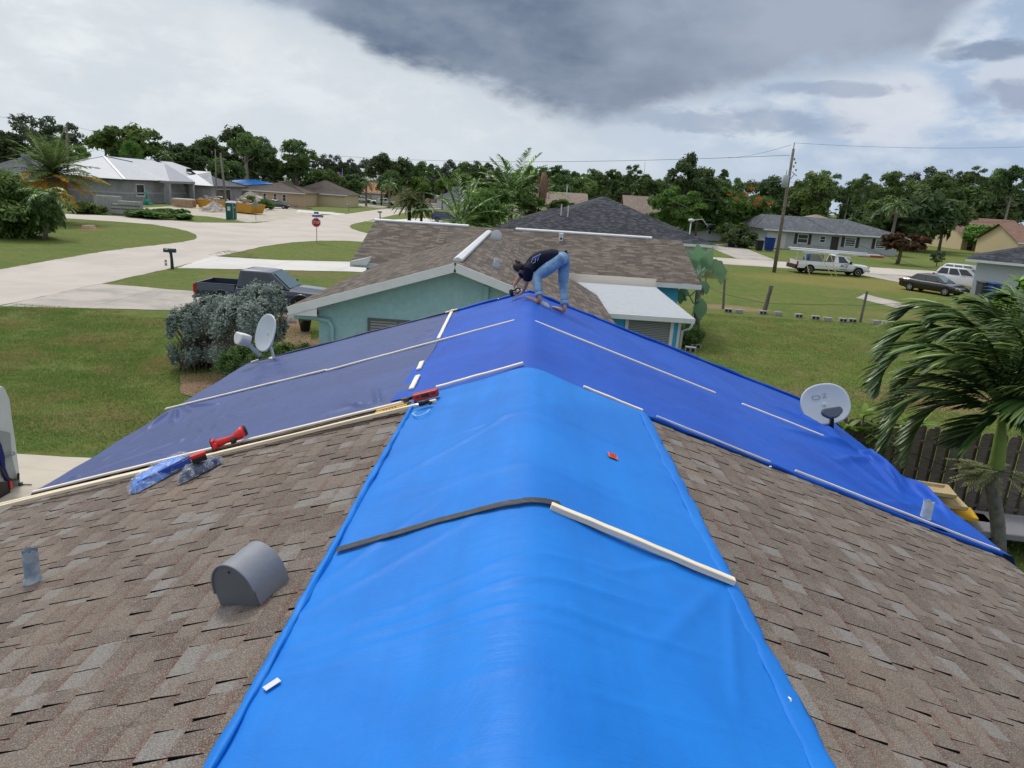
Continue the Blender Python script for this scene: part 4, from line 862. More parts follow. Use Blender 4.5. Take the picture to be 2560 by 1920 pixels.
# ================================================================ teal neighbour house
def sh_uv_roof(mb_faces,name,m,parent,world=True):
    """faces with explicit uv in metres"""
    V=[];F=[];UV=[]
    for P in mb_faces:
        P=[Vector(p) for p in P]; b=len(V); V+=P; F.append(tuple(range(b,b+len(P))))
        n=(P[1]-P[0]).cross(P[-1]-P[0]); 
        if n.z<0: n=-n
        n.normalize(); u=Vector((0,0,1)).cross(n); u=(u.normalized() if u.length>1e-4 else Vector((1,0,0))); v=n.cross(u)
        UV+=[(p.dot(u),p.dot(v)) for p in P]
    me=bpy.data.meshes.new(name); me.from_pydata([tuple(p) for p in V],[],F); me.materials.append(m); l=me.uv_layers.new(name='UVMap'); l.data.foreach_set('uv',np.array(UV,np.float32).ravel())
    return link(name,me,parent,world)
def far_shingle(name,c1,c2,light,lt=.78,ex=.143,tw=.22,line=.35):
    M=bpy.data.materials.new(name); M.use_nodes=True; T=NT(M.node_tree); P=T.n['Principled BSDF']; P.inputs['Roughness'].default_value=.9; P.inputs['Specular IOR Level'].default_value=.2
    uv=T.new('ShaderNodeUVMap').outputs[0]; v=T.new('ShaderNodeTexCoord').outputs['Object']
    br=T.new('ShaderNodeTexBrick'); T.l.new(uv,br.inputs['Vector']); br.offset=.37; br.offset_frequency=2; br.squash=1
    br.inputs['Scale'].default_value=1; br.inputs['Brick Width'].default_value=tw; br.inputs['Row Height'].default_value=ex; br.inputs['Mortar Size'].default_value=0
    br.inputs['Color1'].default_value=(0,0,0,1); br.inputs['Color2'].default_value=(1,1,1,1); br.inputs['Bias'].default_value=0
    sx=T.new('ShaderNodeSeparateColor'); T.l.new(br.outputs[0],sx.inputs[0]); r=sx.outputs[0]
    sp=T.new('ShaderNodeSeparateXYZ'); T.l.new(uv,sp.inputs[0])
    fr=T.m('FRACT',T.m('DIVIDE',sp.outputs[1],ex))
    c=T.mix(T.ramp(r,.1,.9),c1,c2); c=T.mix(T.ramp(r,lt,lt+.06,0,.8),c,light)
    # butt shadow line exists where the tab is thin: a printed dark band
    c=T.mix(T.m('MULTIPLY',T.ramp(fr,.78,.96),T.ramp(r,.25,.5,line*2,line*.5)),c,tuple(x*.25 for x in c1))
    c=T.mix(T.lin(T.noise(v,70,2,.7),.3,.7,0,.35),c,tuple(x*.6 for x in c1)); c=T.mix(T.ramp(T.noise(v,.5,4,.6),.45,.7,0,.25),c,light)
    T.l.new(c,P.inputs['Base Color']); b=T.new('ShaderNodeBump'); b.inputs['Strength'].default_value=.5; b.inputs['Distance'].default_value=.008
    T.l.new(T.m('SUBTRACT',T.m('MULTIPLY',r,.4),fr),b.inputs['Height']); T.l.new(b.outputs[0],P.inputs['Normal']); return M
sh_brown=far_shingle('brown_shingle',(.085,.07,.06),(.145,.12,.104),(.19,.162,.145),tw=.33)
sh_black=far_shingle('black_shingle',(.022,.024,.033),(.042,.046,.06),(.085,.09,.11),.72,tw=.3)
sh_grey=far_shingle('grey_shingle',(.075,.085,.10),(.11,.12,.14),(.17,.18,.20),tw=.3,line=.15)
teal=mat('teal_stucco',(.36,.58,.62),.9,.2,7,.08,.35,30); teal2=mat('teal_trim',(.33,.56,.60),.7,.3); blue_w=mat('sky_blue_stucco',(.09,.43,.68),.9,.2,9,.05,.2,30)
glass=mat('dark_glass',(.025,.03,.035),.12,.7); blind=mat('blinds',(.32,.33,.33),.6,.3)
TH=thing('house','teal stucco house with brown shingle roof, white rakes and white ridge vents behind the ridge','house',(-1.8,20,0))
yf=17.25; xl,xr_=-5.97,2.32; xc=(xl+xr_)/2; ez=2.45; s2=SL; rz_=ez+s2*(xr_-xl)/2; rY=32.85; rZ=3.92; rEy=28.25; rX0,rX1=-7.15,6.98
ym=lambda z:rEy+(z-ez)*(rY-rEy)/(rZ-ez)
wing=[[(xl,yf,ez),(xc,yf,rz_),(xc,ym(rz_),rz_),(xl,ym(ez),ez)],[(xr_,yf,ez),(xr_,ym(ez),ez),(xc,ym(rz_),rz_),(xc,yf,rz_)]]
main=[[(rX0,rEy,ez),(rX1,rEy,ez),(rX1,rY,rZ),(rX0,rY,rZ)],[(rX0,rY,rZ),(rX1,rY,rZ),(rX1,2*rY-rEy,ez),(rX0,2*rY-rEy,ez)]]
sh_uv_roof(wing+main,'roof',sh_brown,TH)
mb=MB()
for x in (xl,xr_):
    mb.beam((x,yf-.02,ez-.11),(xc,yf-.02,rz_-.11),.035,.21)
mb.build('rake_board',white,TH,True)
mb=MB(); mb.add([(xl-.0,yf-.015,ez-.21),(xl+.72,yf-.015,ez-.21),(xl+.72,yf-.015,ez+.03),(xl,yf-.015,ez-.02)],[(0,1,2,3)]); mb.bb((xl+.02,yf+.03,ez-.16),(xl+.06,rEy,ez-.04)); mb.bb((xr_-.06,yf+.03,ez-.16),(xr_-.02,rEy-1.6,ez-.04)); mb.build('eave_board',white,TH,True)
MB().beam((rX1-.05,rEy,ez-.13),(rX1-.05,rY,rZ-.13),.03,.15).bb((xr_+.05,rEy-.04,ez-.19),(rX1+.02,rEy-.01,ez-.01)).build('rear_fascia',white,TH,True); MB().beam((rX0+.05,rEy,ez-.13),(rX0+.05,rY,rZ-.13),.03,.15).bb((rX0-.02,rEy-.04,ez-.19),(xl,rEy-.01,ez-.01)).build('rear_fascia',white,TH,True)
wy=17.75
mb=MB(); zt=lambda x: rz_-s2*abs(x-xc)-.05
x0,x1=xl+.62,xr_-.55
mb.add([(x0,wy,0),(x1,wy,0),(x1,wy,zt(x1)),(xc,wy,zt(xc)),(x0,wy,zt(x0))],[(0,1,2,3,4)]); mb.add([(x0,wy,0),(x0,wy+12,0),(x0,wy+12,2.5),(x0,wy,zt(x0))],[(0,1,2,3)]); mb.add([(x1,wy,0),(x1,wy+12,0),(x1,wy+12,2.5),(x1,wy,zt(x1))],[(3,2,1,0)]); mb.build('wall',teal,TH,True)
# soffit return, downspout, conduit, window
mb=MB(); mb.tube([(xl+.1,yf+.1,ez-.26),(x0-.05,wy-.12,ez-.33),(x0+.28,wy-.09,ez-.38),(x0+.36,wy-.07,ez-.55),(x0+.36,wy-.07,.1)],.06,8); mb.build('downspout',teal2,TH,True,smooth=True)
cx=gy(1214,760,wy)[0]; cz=gy(1214,714,wy)[2]
MB().bb((cx-.06,wy-.1,.3),(cx+.06,wy-.005,cz)).build('conduit',teal2,TH,True)
def window(parent,x0,x1,z0,z1,y,fr,mull=(),hz=(),ft=.05,blinds=None,nrm=-1,gl=None,axis='x',name='window'):
    """window in plane y=const (axis x) or x=const (axis y); nrm = outward sign."""
    def B(mb,a0,a1,zz0,zz1,d0,d1):
        if axis=='x': mb.bb((a0,y+nrm*d0,zz0),(a1,y+nrm*d1,zz1))
        else: mb.bb((y+nrm*d0,a0,zz0),(y+nrm*d1,a1,zz1))
    mb=MB(); B(mb,x0,x1,z1-ft,z1,.004,.05); B(mb,x0,x1,z0,z0+ft,.004,.05); B(mb,x0,x0+ft,z0+ft,z1-ft,.004,.05); B(mb,x1-ft,x1,z0+ft,z1-ft,.004,.05)
    for m_ in mull: B(mb,x0+(x1-x0)*m_-ft*.35,x0+(x1-x0)*m_+ft*.35,z0+ft,z1-ft,.004,.045)
    for h_ in hz: B(mb,x0+ft,x1-ft,z0+(z1-z0)*h_-ft*.35,z0+(z1-z0)*h_+ft*.35,.004,.044)
    f=mb.build(name,fr,parent,True)
    mb=MB(); B(mb,x0+ft,x1-ft,z0+ft,z1-ft,.003,.012); p=mb.build('pane',gl or glass,f); 
    if blinds:
        mb=MB(); n=int((z1-z0)/blinds)
        for i in range(n):
            z=z0+ft+(z1-z0-2*ft)*(i+.5)/n; B(mb,x0+ft,x1-ft,z-blinds*.32,z+blinds*.32,.013,.018)
        mb.build('blinds',blind,f)
    return f
wx0=gy(920,800,wy)[0]; wz1=gy(920,794,wy)[2]
window(TH,float(wx0),float(wx0)+1.75,wz1-1.1,float(wz1),wy,mat('alu_frame',(.12,.14,.14),.5),(.45,),(),.05,.075)
cap=mat('ridge_cap_white',(.60,.63,.66),.5,.4,4,.06)
def ridgevent(a,b,w=.3):
    a=Vector(a);b=Vector(b); t=(b-a).normalized(); n=t.cross(Vector((0,0,1))).normalized(); mb=MB(); V=[]
    for p in (a,b): V+=[p-n*w/2+Vector((0,0,-.03)),p-n*w*.46+Vector((0,0,.03)),p+Vector((0,0,.075)),p+n*w*.46+Vector((0,0,.03)),p+n*w/2+Vector((0,0,-.03))]
    mb.add(V,[(i,i+1,6+i,5+i) for i in range(4)]+[(0,1,2,3,4),(5,6,7,8,9)]); return mb
ridgevent((xc,yf+.55,rz_+.02),(xc,31.6,rz_+.02),.24).build('ridge_vent',cap,TH,True)
ridgevent((gy(937,555,rY)[0],rY,rZ+.01),(gy(1171,570,rY)[0],rY,rZ+.01),.2).build('ridge_vent',cap,TH,True)
ridgevent((gy(1289,577,rY)[0],rY,rZ+.01),(gy(1629,599,rY)[0],rY,rZ+.01),.2).build('ridge_vent',cap,TH,True)
def onroof(px,py,side='r'):
    # wing right slope or main front slope
    d=ray(px,py)
    if side=='r': # z=rz_-s2*(x-xc)
        t=(rz_-s2*(CAM[0]-xc)-CAM[2])/(d[2]+s2*d[0])
    else: # z=ez+s*(y-rEy)
        s=(rZ-ez)/(rY-rEy); t=(ez+s*(CAM[1]-rEy)-CAM[2])/(d[2]-s*d[1])
    return CAM+t*d
p=onroof(1240,670,'r'); mb=MB(); mb.lathe([(.075,-.05),(.075,.26),(.06,.26),(.058,.1)],p,14); mb.build('vent_pipe',lead,TH,True,smooth=True)
p=onroof(1402,603,'m'); mb=MB(); mb.bb((p[0]-.09,p[1]-.1,p[2]),(p[0]+.09,p[1]+.25,p[2]+.34)); mb.build('vent_box',cap,TH,True); mb=MB(); mb.bb((p[0]-.05,p[1]-.106,p[2]+.08),(p[0]+.05,p[1]-.101,p[2]+.16)); mb.build('vent_slot',glass,TH,True)
mb=MB()
for x,y0 in ((xl,ym(ez)-.02),(xr_,ym(ez)-.02)): pass
q=g(935,552); 
# small white gutter end by the far left rake
a=gy(882,655,27.9); MB().add([(a[0]-.1,27.9,a[2]-.1),(a[0]+.55,27.9,a[2]-.1),(a[0]+.75,27.9,a[2]+.28),(a[0]+.55,27.9,a[2]+.2),(a[0]-.1,27.9,a[2]+.02),(a[0]-.1,28.2,a[2]-.1),(a[0]+.55,28.2,a[2]-.1),(a[0]+.75,28.2,a[2]+.28),(a[0]+.55,28.2,a[2]+.2),(a[0]-.1,28.2,a[2]+.02)],[(0,1,2,3,4),(9,8,7,6,5),(0,5,6,1),(1,6,7,2),(2,7,8,3),(3,8,9,4),(4,9,5,0)]).build('gutter_end',white,TH,True)
# rear and right walls below main roof
MB().bb((rX0+.5,rEy+.6,0),(rX1-.75,2*rY-rEy-.5,ez-.03)).build('rear_wall',blue_w,TH,True)
# aluminium roof sunroom
SRx1=5.05; sy0=21.15; sz0=2.18; sy1=rEy-.1; 
alu=mat('alu_roof',(.66,.68,.70),.35,.5,5,.05)
xs1=4.75
def ribs():
    mb=MB(); n=24; a=(xr_-.6); V=[];F=[]
    prof=[]
    N=26
    zt_=2.62
    for k in range(N):
        y=sy0+(sy1-2.2-sy0)*k/(N-1)
        prof.append(y)
    return mb
# roof slopes down from the rear eave toward the viewer, corrugated along y (ribs run across x)
yT=24.9; zT=2.62; N=18; mb=MB()
for k in range(N):
    t0,t1=k/N,(k+1)/N; y0=sy0+(yT-sy0)*t0; y1=sy0+(yT-sy0)*t1; z0=sz0+(zT-sz0)*t0; z1=sz0+(zT-sz0)*t1; xe0=5.12+(4.52-5.12)*t0; xe1=5.12+(4.52-5.12)*t1; ym_=y0*.8+y1*.2; zm=z0*.8+z1*.2
    mb.add([(1.6,y0,z0),(xe0,y0,z0),(xe0,ym_,zm+.05),(1.6,ym_,zm+.05)],[(0,1,2,3)]); mb.add([(1.6,ym_,zm+.05),(xe0,ym_,zm+.05),(xe1,y1,z1),(1.6,y1,z1)],[(0,1,2,3)])
mb.build('sunroom_roof',alu,TH,True)
mb=MB(); mb.bb((1.6,sy0-.05,sz0-.13),(5.14,sy0-.002,sz0+.02)); mb.beam((5.14,sy0-.05,sz0-.06),(4.54,yT,zT-.06),.03,.13); mb.build('sunroom_fascia',white,TH,True)
mb=MB(); mb.bb((1.2,yT,zT-.02),(4.55,yT+.03,zT+.3)); mb.build('cream_flashing',mat('cream_paint',(.66,.60,.52),.7),TH,True)
cw=gy(1692,880,21.45)[0]; cw=min(float(cw),4.95)
mb=MB(); mb.bb((1.9,21.45,0),(cw,21.5,sz0-.0)); mb.add([(cw,21.45,0),(cw,27,0),(cw,27,2.6),(cw,21.45,2.15)],[(0,1,2,3)]); mb.build('sunroom_wall',blue_w,TH,True)
def py_(x,y): return gy(x,y,21.44)
a=py_(1569,790); b_=py_(1688,797); c_=py_(1569,860)
window(TH,float(a[0])-.05,float(b_[0])-.02,.55,float(b_[2])+.0,21.44,white,(),(.42,),.1,.06)
MB().bb((cw-.07,21.40,0),(cw+.02,21.46,sz0-.1)).build('corner_board',white,TH,True)
mb=MB(); mb.tube([(5.1,sy0-.02,sz0-.12),(5.05,sy0+.05,sz0-.3),(cw+.07,sy0+.22,sz0-.42),(cw+.07,sy0+.25,.1)],.04,8); mb.build('downspout',cap,TH,True,smooth=True)
# antenna dish on the wing roof
p=Vector(onroof(1240,608,'r')); t=thing('satellite_dish','small grey dish standing on the teal house roof right of its ridge vent','satellite dish',tuple(p))
mb=MB(); n=20; V=[(0,0,0)]+[(.22*math.cos(2*PI*k/n),-.04,.28+.22*math.sin(2*PI*k/n)) for k in range(n)]; V[0]=(0,.04,.28); mb.add(V,[(0,1+(k+1)%n,1+k) for k in range(n)]); o=mb.build('reflector',cap,t,smooth=True); s=o.modifiers.new('s','SOLIDIFY'); s.thickness=.01
mb=MB(); mb.tube([(0,.05,.25),(.02,.06,.1),(.0,.0,0)],.018,8); mb.tube([(0,0,.12),(.12,-.25,.2)],.012,6); mb.build('mast',dish_b,t)
# ================================================================ black-roofed house behind
BH=thing('house','white house with a tall black shingle hip roof behind the teal house','house',(6,62,0))
def hip(x0,x1,y0,y1,ez,rh,ax='y',off=None):
    """hip roof faces; ax = ridge direction"""
    if ax=='y':
        h=(x1-x0)/2 if off is None else off; xm=(x0+x1)/2; ya,yb=y0+h,y1-h
        A=(xm,ya,rh);B=(xm,yb,rh); a,b,c,d=(x0,y0,ez),(x1,y0,ez),(x1,y1,ez),(x0,y1,ez)
        return [[a,b,A],[b,c,B,A],[c,d,B],[d,a,A,B]]
    h=(y1-y0)/2 if off is None else off; ym2=(y0+y1)/2; A=(x0+h,ym2,rh);B=(x1-h,ym2,rh); a,b,c,d=(x0,y0,ez),(x1,y0,ez),(x1,y1,ez),(x0,y1,ez)
    return [[a,b,B,A],[b,c,B],[c,d,A,B],[d,a,A]]
ap=gy(1516,492,65.); 
x1b=15.1; x0b=2*float(ap[0])-x1b
sh_uv_roof(hip(x0b,x1b,57.2,78,2.5,float(ap[2]),'y',8.5)+hip(-3.4,11,59.0,70,2.46,float(gy(1385,520,64.5)[2]),'x',5.4),'roof',sh_black,BH)
mb=MB(); mb.bb((x0b,57.16,2.28),(x1b,57.19,2.48)); mb.bb((x1b-.0,57.2,2.28),(x1b+.03,78,2.48)); mb.build('fascia',white,BH,True)
MB().bb((x0b+.6,57.8,0),(x1b-.6,77.4,2.3)).build('wall',mat('white_stucco',(.60,.61,.60),.85,.2,6,.05),BH,True)
mb=MB()
p=gy(1418,472+0,75); 
for px,py,Y in ((1418,470,66),(1421,518,60.5),(1404,516,61)):
    q=gy(px,py,Y); MB().lathe([(.05,-.6),(.05,.35),(0,.36)],(q[0],Y,q[2]-.2),8).build('vent_pipe',dish_b,BH,True)
# lamp-like mast with elbow at its right roof edge
q=gy(1722,600,59); mb=MB(); top=gy(1730,551,59)
mb.tube([(q[0],59,float(q[2])-1.5),(q[0],59,float(top[2])-.1)],.05,8); mb.ball((q[0],59,float(top[2])),(.28,.18,.14),10,6); mb.tube([(q[0],59,float(top[2])),(q[0]+.9,59,float(top[2])+.15),(q[0]+1.4,59,float(top[2])-.4)],.03,6)
tag(mb.build('service_mast',dish_b,None,smooth=True),'white service mast with a hooked cap at the right eave of the black roof','mast')
# ================================================================ right side: long grey-roofed house
RH=thing('house','long pale grey house with slate roof, brown shutters and brown door','house',(46,110,0)); ry=106.5
hx0=float(gy(1910,612,ry)[0]); hx1=float(gy(2238,640,ry)[0]); eL=hgt(2103,630,2103,590); 
E0=2.75
rt=float(gy(2075,546,ry+6)[2])
xa,xb=hx0-.7,hx1+1.4
sh_uv_roof([[(xa,ry-.9,E0),(xb,ry-.9,E0),(xb-7,ry+6,rt),(xa+1.5,ry+6,rt)],[(xb,ry-.9,E0),(xb,ry+13,E0),(xb-7,ry+6,rt)],[(xa,ry+13,E0),(xa,ry-.9,E0),(xa+1.5,ry+6,rt)],[(xb,ry+13,E0),(xa,ry+13,E0),(xa+1.5,ry+6,rt),(xb-7,ry+6,rt)]],'roof',sh_grey,RH)
MB().bb((xa,ry-.94,E0-.2),(xb,ry-.91,E0-.01)).build('fascia',white,RH,True)
MB().bb((hx0,ry,0),(hx1,ry+12.5,E0-.1)).build('wall',mat('pale_grey_wall',(.44,.46,.47),.85,.2,6,.05),RH,True)
shut=mat('brown_paint',(.055,.042,.042),.7)
def fx(px): return float(gy(px,600,ry)[0])
D2=lambda u:1540+u*.24412
E2=lambda u:2020+u*.24412
for (a,b2,z0,z1,mu,hz) in [(fx(D2(1855)),fx(D2(1965)),1.0,2.3,(),(.5,)),(fx(D2(2085)),fx(D2(2145)),1.25,2.2,(),(.5,)),(fx(E2(380)),fx(E2(490)),.95,2.25,(),(.25,.5,.75)),(fx(E2(697)),fx(E2(805)),.95,2.2,(),(.25,.5,.75))]:
    window(RH,a,b2,z0,z1,ry,white,mu,hz,.09)
for a in (D2(1840),D2(1982),E2(360),E2(512),E2(678),E2(822)):
    x=fx(a); MB().bb((x-.22,ry-.05,.85),(x+.22,ry-.005,2.35)).build('shutter',shut,RH,True)
x=fx(E2(278)); MB().bb((x-.55,ry-.05,.05),(x+.55,ry-.006,2.25)).build('door',shut,RH,True)
x=fx(D2(1645)); MB().bb((x-1.5,ry-.04,.05),(x+1.3,ry-.005,2.3)).build('garage_door',mat('garage_white',(.64,.62,.60),.6,.3,5,.02),RH,True)
a,b2=fx(D2(1815)),fx(D2(2212)); mb=MB(); rg=random.Random(2)
for i in range(60):
    u=rg.uniform(a,b2-.4); z=rg.choice([.1,.28,.46,.64]); mb.bb((u,ry-.03-rg.random()*.02,z),(u+rg.uniform(.3,.6),ry-.004,z+.15))
stone=mb.build('stone_veneer',mat('stone_veneer',(.42,.42,.42),.9,.2,2,.3),RH,True); stone['kind']='stuff'
if 'kind' in stone: del stone['kind']
def simple_house(label,x0,x1,y0,y1,ez,rh,wallc,roofm,ax='x',off=None,fasc=True,name='house',gable=False,wins=(),door=None,gar=None,doorm=None,over=.5):
    t=thing(name,label,'house',((x0+x1)/2,(y0+y1)/2,0))
    if gable:
        if ax=='x': Fs=[[(x0-over,y0-over,ez),(x1+over,y0-over,ez),(x1+over,(y0+y1)/2,rh),(x0-over,(y0+y1)/2,rh)],[(x1+over,y1+over,ez),(x0-over,y1+over,ez),(x0-over,(y0+y1)/2,rh),(x1+over,(y0+y1)/2,rh)]]
        else: Fs=[[(x0-over,y0-over,ez),((x0+x1)/2,y0-over,rh),((x0+x1)/2,y1+over,rh),(x0-over,y1+over,ez)],[(x1+over,y0-over,ez),(x1+over,y1+over,ez),((x0+x1)/2,y1+over,rh),((x0+x1)/2,y0-over,rh)]]
    else: Fs=hip(x0-over,x1+over,y0-over,y1+over,ez,rh,ax,off)
    sh_uv_roof(Fs,'roof',roofm,t)
    mb=MB(); mb.bb((x0,y0,0),(x1,y1,ez-.02))
    if gable and ax=='x':
        for xx in (x0,x1): mb.add([(xx,y0,ez-.02),(xx,y1,ez-.02),(xx,(y0+y1)/2,rh-.15)],[(0,1,2)])
    if gable and ax=='y': mb.add([(x0,y0,ez-.02),(x1,y0,ez-.02),((x0+x1)/2,y0,rh-.2)],[(0,1,2)])
    mb.build('wall',wallc,t,True)
    if fasc: MB().bb((x0-over,y0-over-.04,ez-.2),(x1+over,y0-over-.01,ez-.01)).build('fascia',white,t,True)
    for (a,b2,z0,z1) in wins: window(t,a,b2,z0,z1,y0,white,(),(.5,),.09)
    if door: MB().bb((door-.5,y0-.04,.05),(door+.5,y0-.005,2.15)).build('door',doorm or shut,t,True)
    if gar: MB().bb((gar[0],y0-.04,.05),(gar[1],y0-.005,2.25)).build('garage_door',mat('garage_white'),t,True)
    return t
tan_sh=far_shingle('tan_shingle',(.23,.18,.15),(.30,.24,.20),(.34,.28,.24),line=.1); red_sh=far_shingle('red_brown_shingle',(.19,.11,.085),(.24,.145,.115),(.28,.18,.15),line=.12); terr=far_shingle('terracotta',(.33,.15,.085),(.42,.21,.13),(.45,.26,.17),line=.1); dk_sh=far_shingle('dark_brown_shingle',(.075,.06,.055),(.11,.09,.08),(.14,.12,.11),line=.1)
cream=mat('cream_wall',(.56,.46,.30),.85,.2,6,.05); peach=mat('peach_wall',(.56,.40,.27),.85,.2,6,.05); whitew=mat('white_wall',(.62,.63,.63),.85,.2,6,.04); pinkw=mat('pink_wall',(.45,.17,.14),.85,.2)
def X(px,Y,py=560): return float(gy(px,py,Y)[0])
def Zp(px,py,Y): return float(gy(px,py,Y)[2])
simple_house('tan-roofed low house just behind the long pale grey house',X(1965,128),X(2165,128),126,140,2.8,Zp(2060,537,133),cream,tan_sh,'x')
simple_house('cream house with red-brown roof beyond the parked cars at far right',X(2400,150),X(2570,150),148,162,2.7,Zp(2460,546,155),cream,red_sh,'x',gable=True,wins=[(X(2428,148),X(2438,148),.8,2.1)],door=X(2437,148),doorm=mat('brown_door',(.10,.04,.03),.7))
t=simple_house('second red-brown roof at the right edge of the photo',X(2540,132),X(2700,132),130,142,2.6,Zp(2560,563,136),cream,red_sh,'x',gable=True)
_P=np.array([X(2466,57.),57.]); _a=.60; _c=_P+7*np.array([math.cos(_a),-math.sin(_a)])+5*np.array([math.sin(_a),math.cos(_a)])
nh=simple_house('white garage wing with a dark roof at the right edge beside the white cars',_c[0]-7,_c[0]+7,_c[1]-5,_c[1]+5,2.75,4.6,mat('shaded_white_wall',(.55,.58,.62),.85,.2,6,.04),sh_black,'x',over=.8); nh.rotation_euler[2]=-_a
simple_house('pale grey house partly hidden behind the orange-flowered tree',X(1700,118),X(1835,118),117,128,2.7,Zp(1770,545,122),whitew,tan_sh,'x',wins=[(X(1772,117),X(1782,117),1,2.2)])
simple_house('white shed-like house with pale roof behind the black roof, right of the utility pole',X(1560,135),X(1650,135),133,142,2.7,Zp(1600,490,138),mat('pinkish_wall',(.5,.38,.33),.8),tan_sh,'x',gable=True)
simple_house('low tan roof seen over the left shoulder of the black roof',X(1290,120),X(1460,120),118,130,2.7,Zp(1400,480,124),cream,tan_sh,'x',gable=True)
pw=MB().bb((X(1192,60),59,0),(X(1214,60),59.4,2.6)); tag(pw.build('wall',pinkw),'narrow pink wall standing between the palms left of the black roof','wall')
# ---- left: construction house
block=conc('grey_block',(.27,.27,.27),(.35,.35,.35),0,1.2); white_m=mat('white_underlay',(.43,.45,.49),.55,.4,1.5,.06); seamm=mat('underlay_seam',(.42,.44,.48),.6)
CH=thing('house','unfinished grey block house with white roof underlayment and open garage','house',(-70,125,0))
K=g(311,510); kx,ky=float(K[0]),float(K[1]); eh=3.75
def HC(Fs,name,m): 
    mb=MB()
    for f in Fs: mb.poly(f)
    return mb.build(name,m,CH,True)
mx0=kx-15; 
rh=Zp(306,394,ky+13)
main_=hip(mx0-.8,kx+.8,ky-.8,ky+40,eh,rh,'y',9)
HC(main_,'roof',white_m)
MB().bb((mx0,ky,0),(kx,ky+38,eh-.05)).build('wall',block,CH,True)
# porch and garage wing projecting to +x
wx1=float(gy(547,498,135)[0]); wy0=132.
MB().bb((kx,wy0,0),(wx1,wy0+14,3.2)).build('garage_wing_wall',block,CH,True)
rw=Zp(505,428,wy0+7)
HC(hip(kx-6,wx1+.8,wy0-.8,wy0+14.8,3.25,rw,'x',7.6)[:1]+hip(kx-6,wx1+.8,wy0-.8,wy0+14.8,3.25,rw,'x',7.6)[2:],'garage_roof',white_m)
sh_uv_roof([hip(kx-6,wx1+.8,wy0-.8,wy0+14.8,3.25,rw,'x',7.6)[1]],'garage_roof_end',sh_grey,CH)
gyd=wy0; 
window(CH,wy0+2.0,wy0+8.5,.3,2.7,wx1,mat('white_wall'),(),(),.12,None,1,None,'y','garage_door')
# porch roof: small projecting hip with column
pr=Zp(375,405,ky+18)
ax0,ax1,py0,py1=kx-8,kx+2.6,ky+9.5,ky+19
HC([[(ax0,(py0+py1)/2,pr),(ax0,py0,eh+.2),(ax1,py0,eh+.02),(ax1-3.2,(py0+py1)/2,pr)],[(ax1,py0,eh+.02),(ax1,py1,eh+.02),(ax1-3.2,(py0+py1)/2,pr)],[(ax1,py1,eh+.02),(ax0,py1,eh+.2),(ax0,(py0+py1)/2,pr),(ax1-3.2,(py0+py1)/2,pr)]],'porch_roof',white_m)
for yy in (py0+.4,py1-.4): MB().bb((ax1-.9,yy-.35,0),(ax1-.2,yy+.35,eh)).build('porch_column',block,CH,True)
MB().bb((kx+.02,py0,eh-.35),(ax1-.1,py1,eh)).build('porch_beam',block,CH,True)
window(CH,ky+3.6,ky+6.2,1.1,3.1,kx,mat('white_wall'),(),(),.18,None,1,None,'y')
MB().bb((kx+.005,py0+3,.2),(kx+.06,py0+4.6,2.8)).build('door',mat('white_door',(.5,.53,.55),.6),CH,True)
dk_eave=mat('dark_eave_board',(.05,.055,.06),.8)  # plain dark colour of the boards along the roof edges
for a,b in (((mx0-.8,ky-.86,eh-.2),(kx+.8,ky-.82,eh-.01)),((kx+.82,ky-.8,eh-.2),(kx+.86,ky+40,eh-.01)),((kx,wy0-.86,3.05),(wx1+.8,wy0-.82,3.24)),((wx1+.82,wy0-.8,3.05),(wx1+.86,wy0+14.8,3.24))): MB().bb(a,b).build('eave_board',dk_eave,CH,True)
# belt course
mb=MB(); mb.bb((mx0,ky-.05,1.55),(kx+.05,ky-.002,1.75)); mb.bb((kx+.002,ky,1.55),(kx+.05,wy0,1.75)); mb.build('belt_course',mat('lighter_block',(.42,.42,.42),.9),CH,True)
mb=MB()
A=Vector(main_[0][2]);
for p in (Vector(main_[0][0]),Vector(main_[0][1]),Vector((A.x+3,ky+20,A.z-1.2))): mb.beam(p+Vector((0,0,.06)),A+Vector((0,0,.06)),.35,.02)
mb.build('hip_strip',mat('strip_white',(.75,.76,.78),.5),CH,True)
rollm=mat('black_pack',(.012,.012,.014),.5)
rg=random.Random(8)
for i,(px,py,Y) in enumerate([(320,395,128),(326,397,130),(333,400,131),(338,402,132),(364,409,133),(370,411,133.5),(377,411,134),(384,409,135),(391,404,136),(397,407,137),(474,425,139),(481,426,140),(488,426,141)]):
    q=gy(px,py,Y); o=MB().box((0,0,.3),(1.0,.7,.6),rz=.4*i).build('shingle_pack',rollm); o.location=(q[0],q[1],q[2]-.35); tag(o,'black shingle pack loaded on the white roof of the unfinished house','roofing pack','shingle packs on the unfinished roof')
o=MB().box((0,0,.15),(.28,.28,.28)).mesh('x',rollm)
# tan house with the blue patch
HT=simple_house('peach house with grey-brown roof and a bright blue tarp beyond the yellow dumpster',X(592,150),X(768,150),148,165,2.7,Zp(690,452,156),peach,dk_sh,'x',wins=[(X(660,148),X(668,148),.8,2.2),(X(685,148),X(694,148),.8,2.3),(X(707,148),X(717,148),.8,2.2)],gar=(X(634,148),X(648,148)))
def onfront(px,py,y0,z0,y1,z1):
    s=(z1-z0)/(y1-y0); d=ray(px,py); t=(z0+s*(CAM[1]-y0)-CAM[2])/(d[2]-s*d[1]); return CAM+t*d
zr_=Zp(690,452,156)
q0,q1,q2,q3=[onfront(x,y,147.5,2.7,156.5,zr_) for x,y in ((568,452),(640,450),(684,461),(610,464))]
MB().add([tuple(v+np.array([0,0,.12])) for v in (q3,q2,q1,q0)],[(0,1,2,3)]).build('tarp_patch',mat('patch_blue',(.01,.18,.62),.45),HT,True)
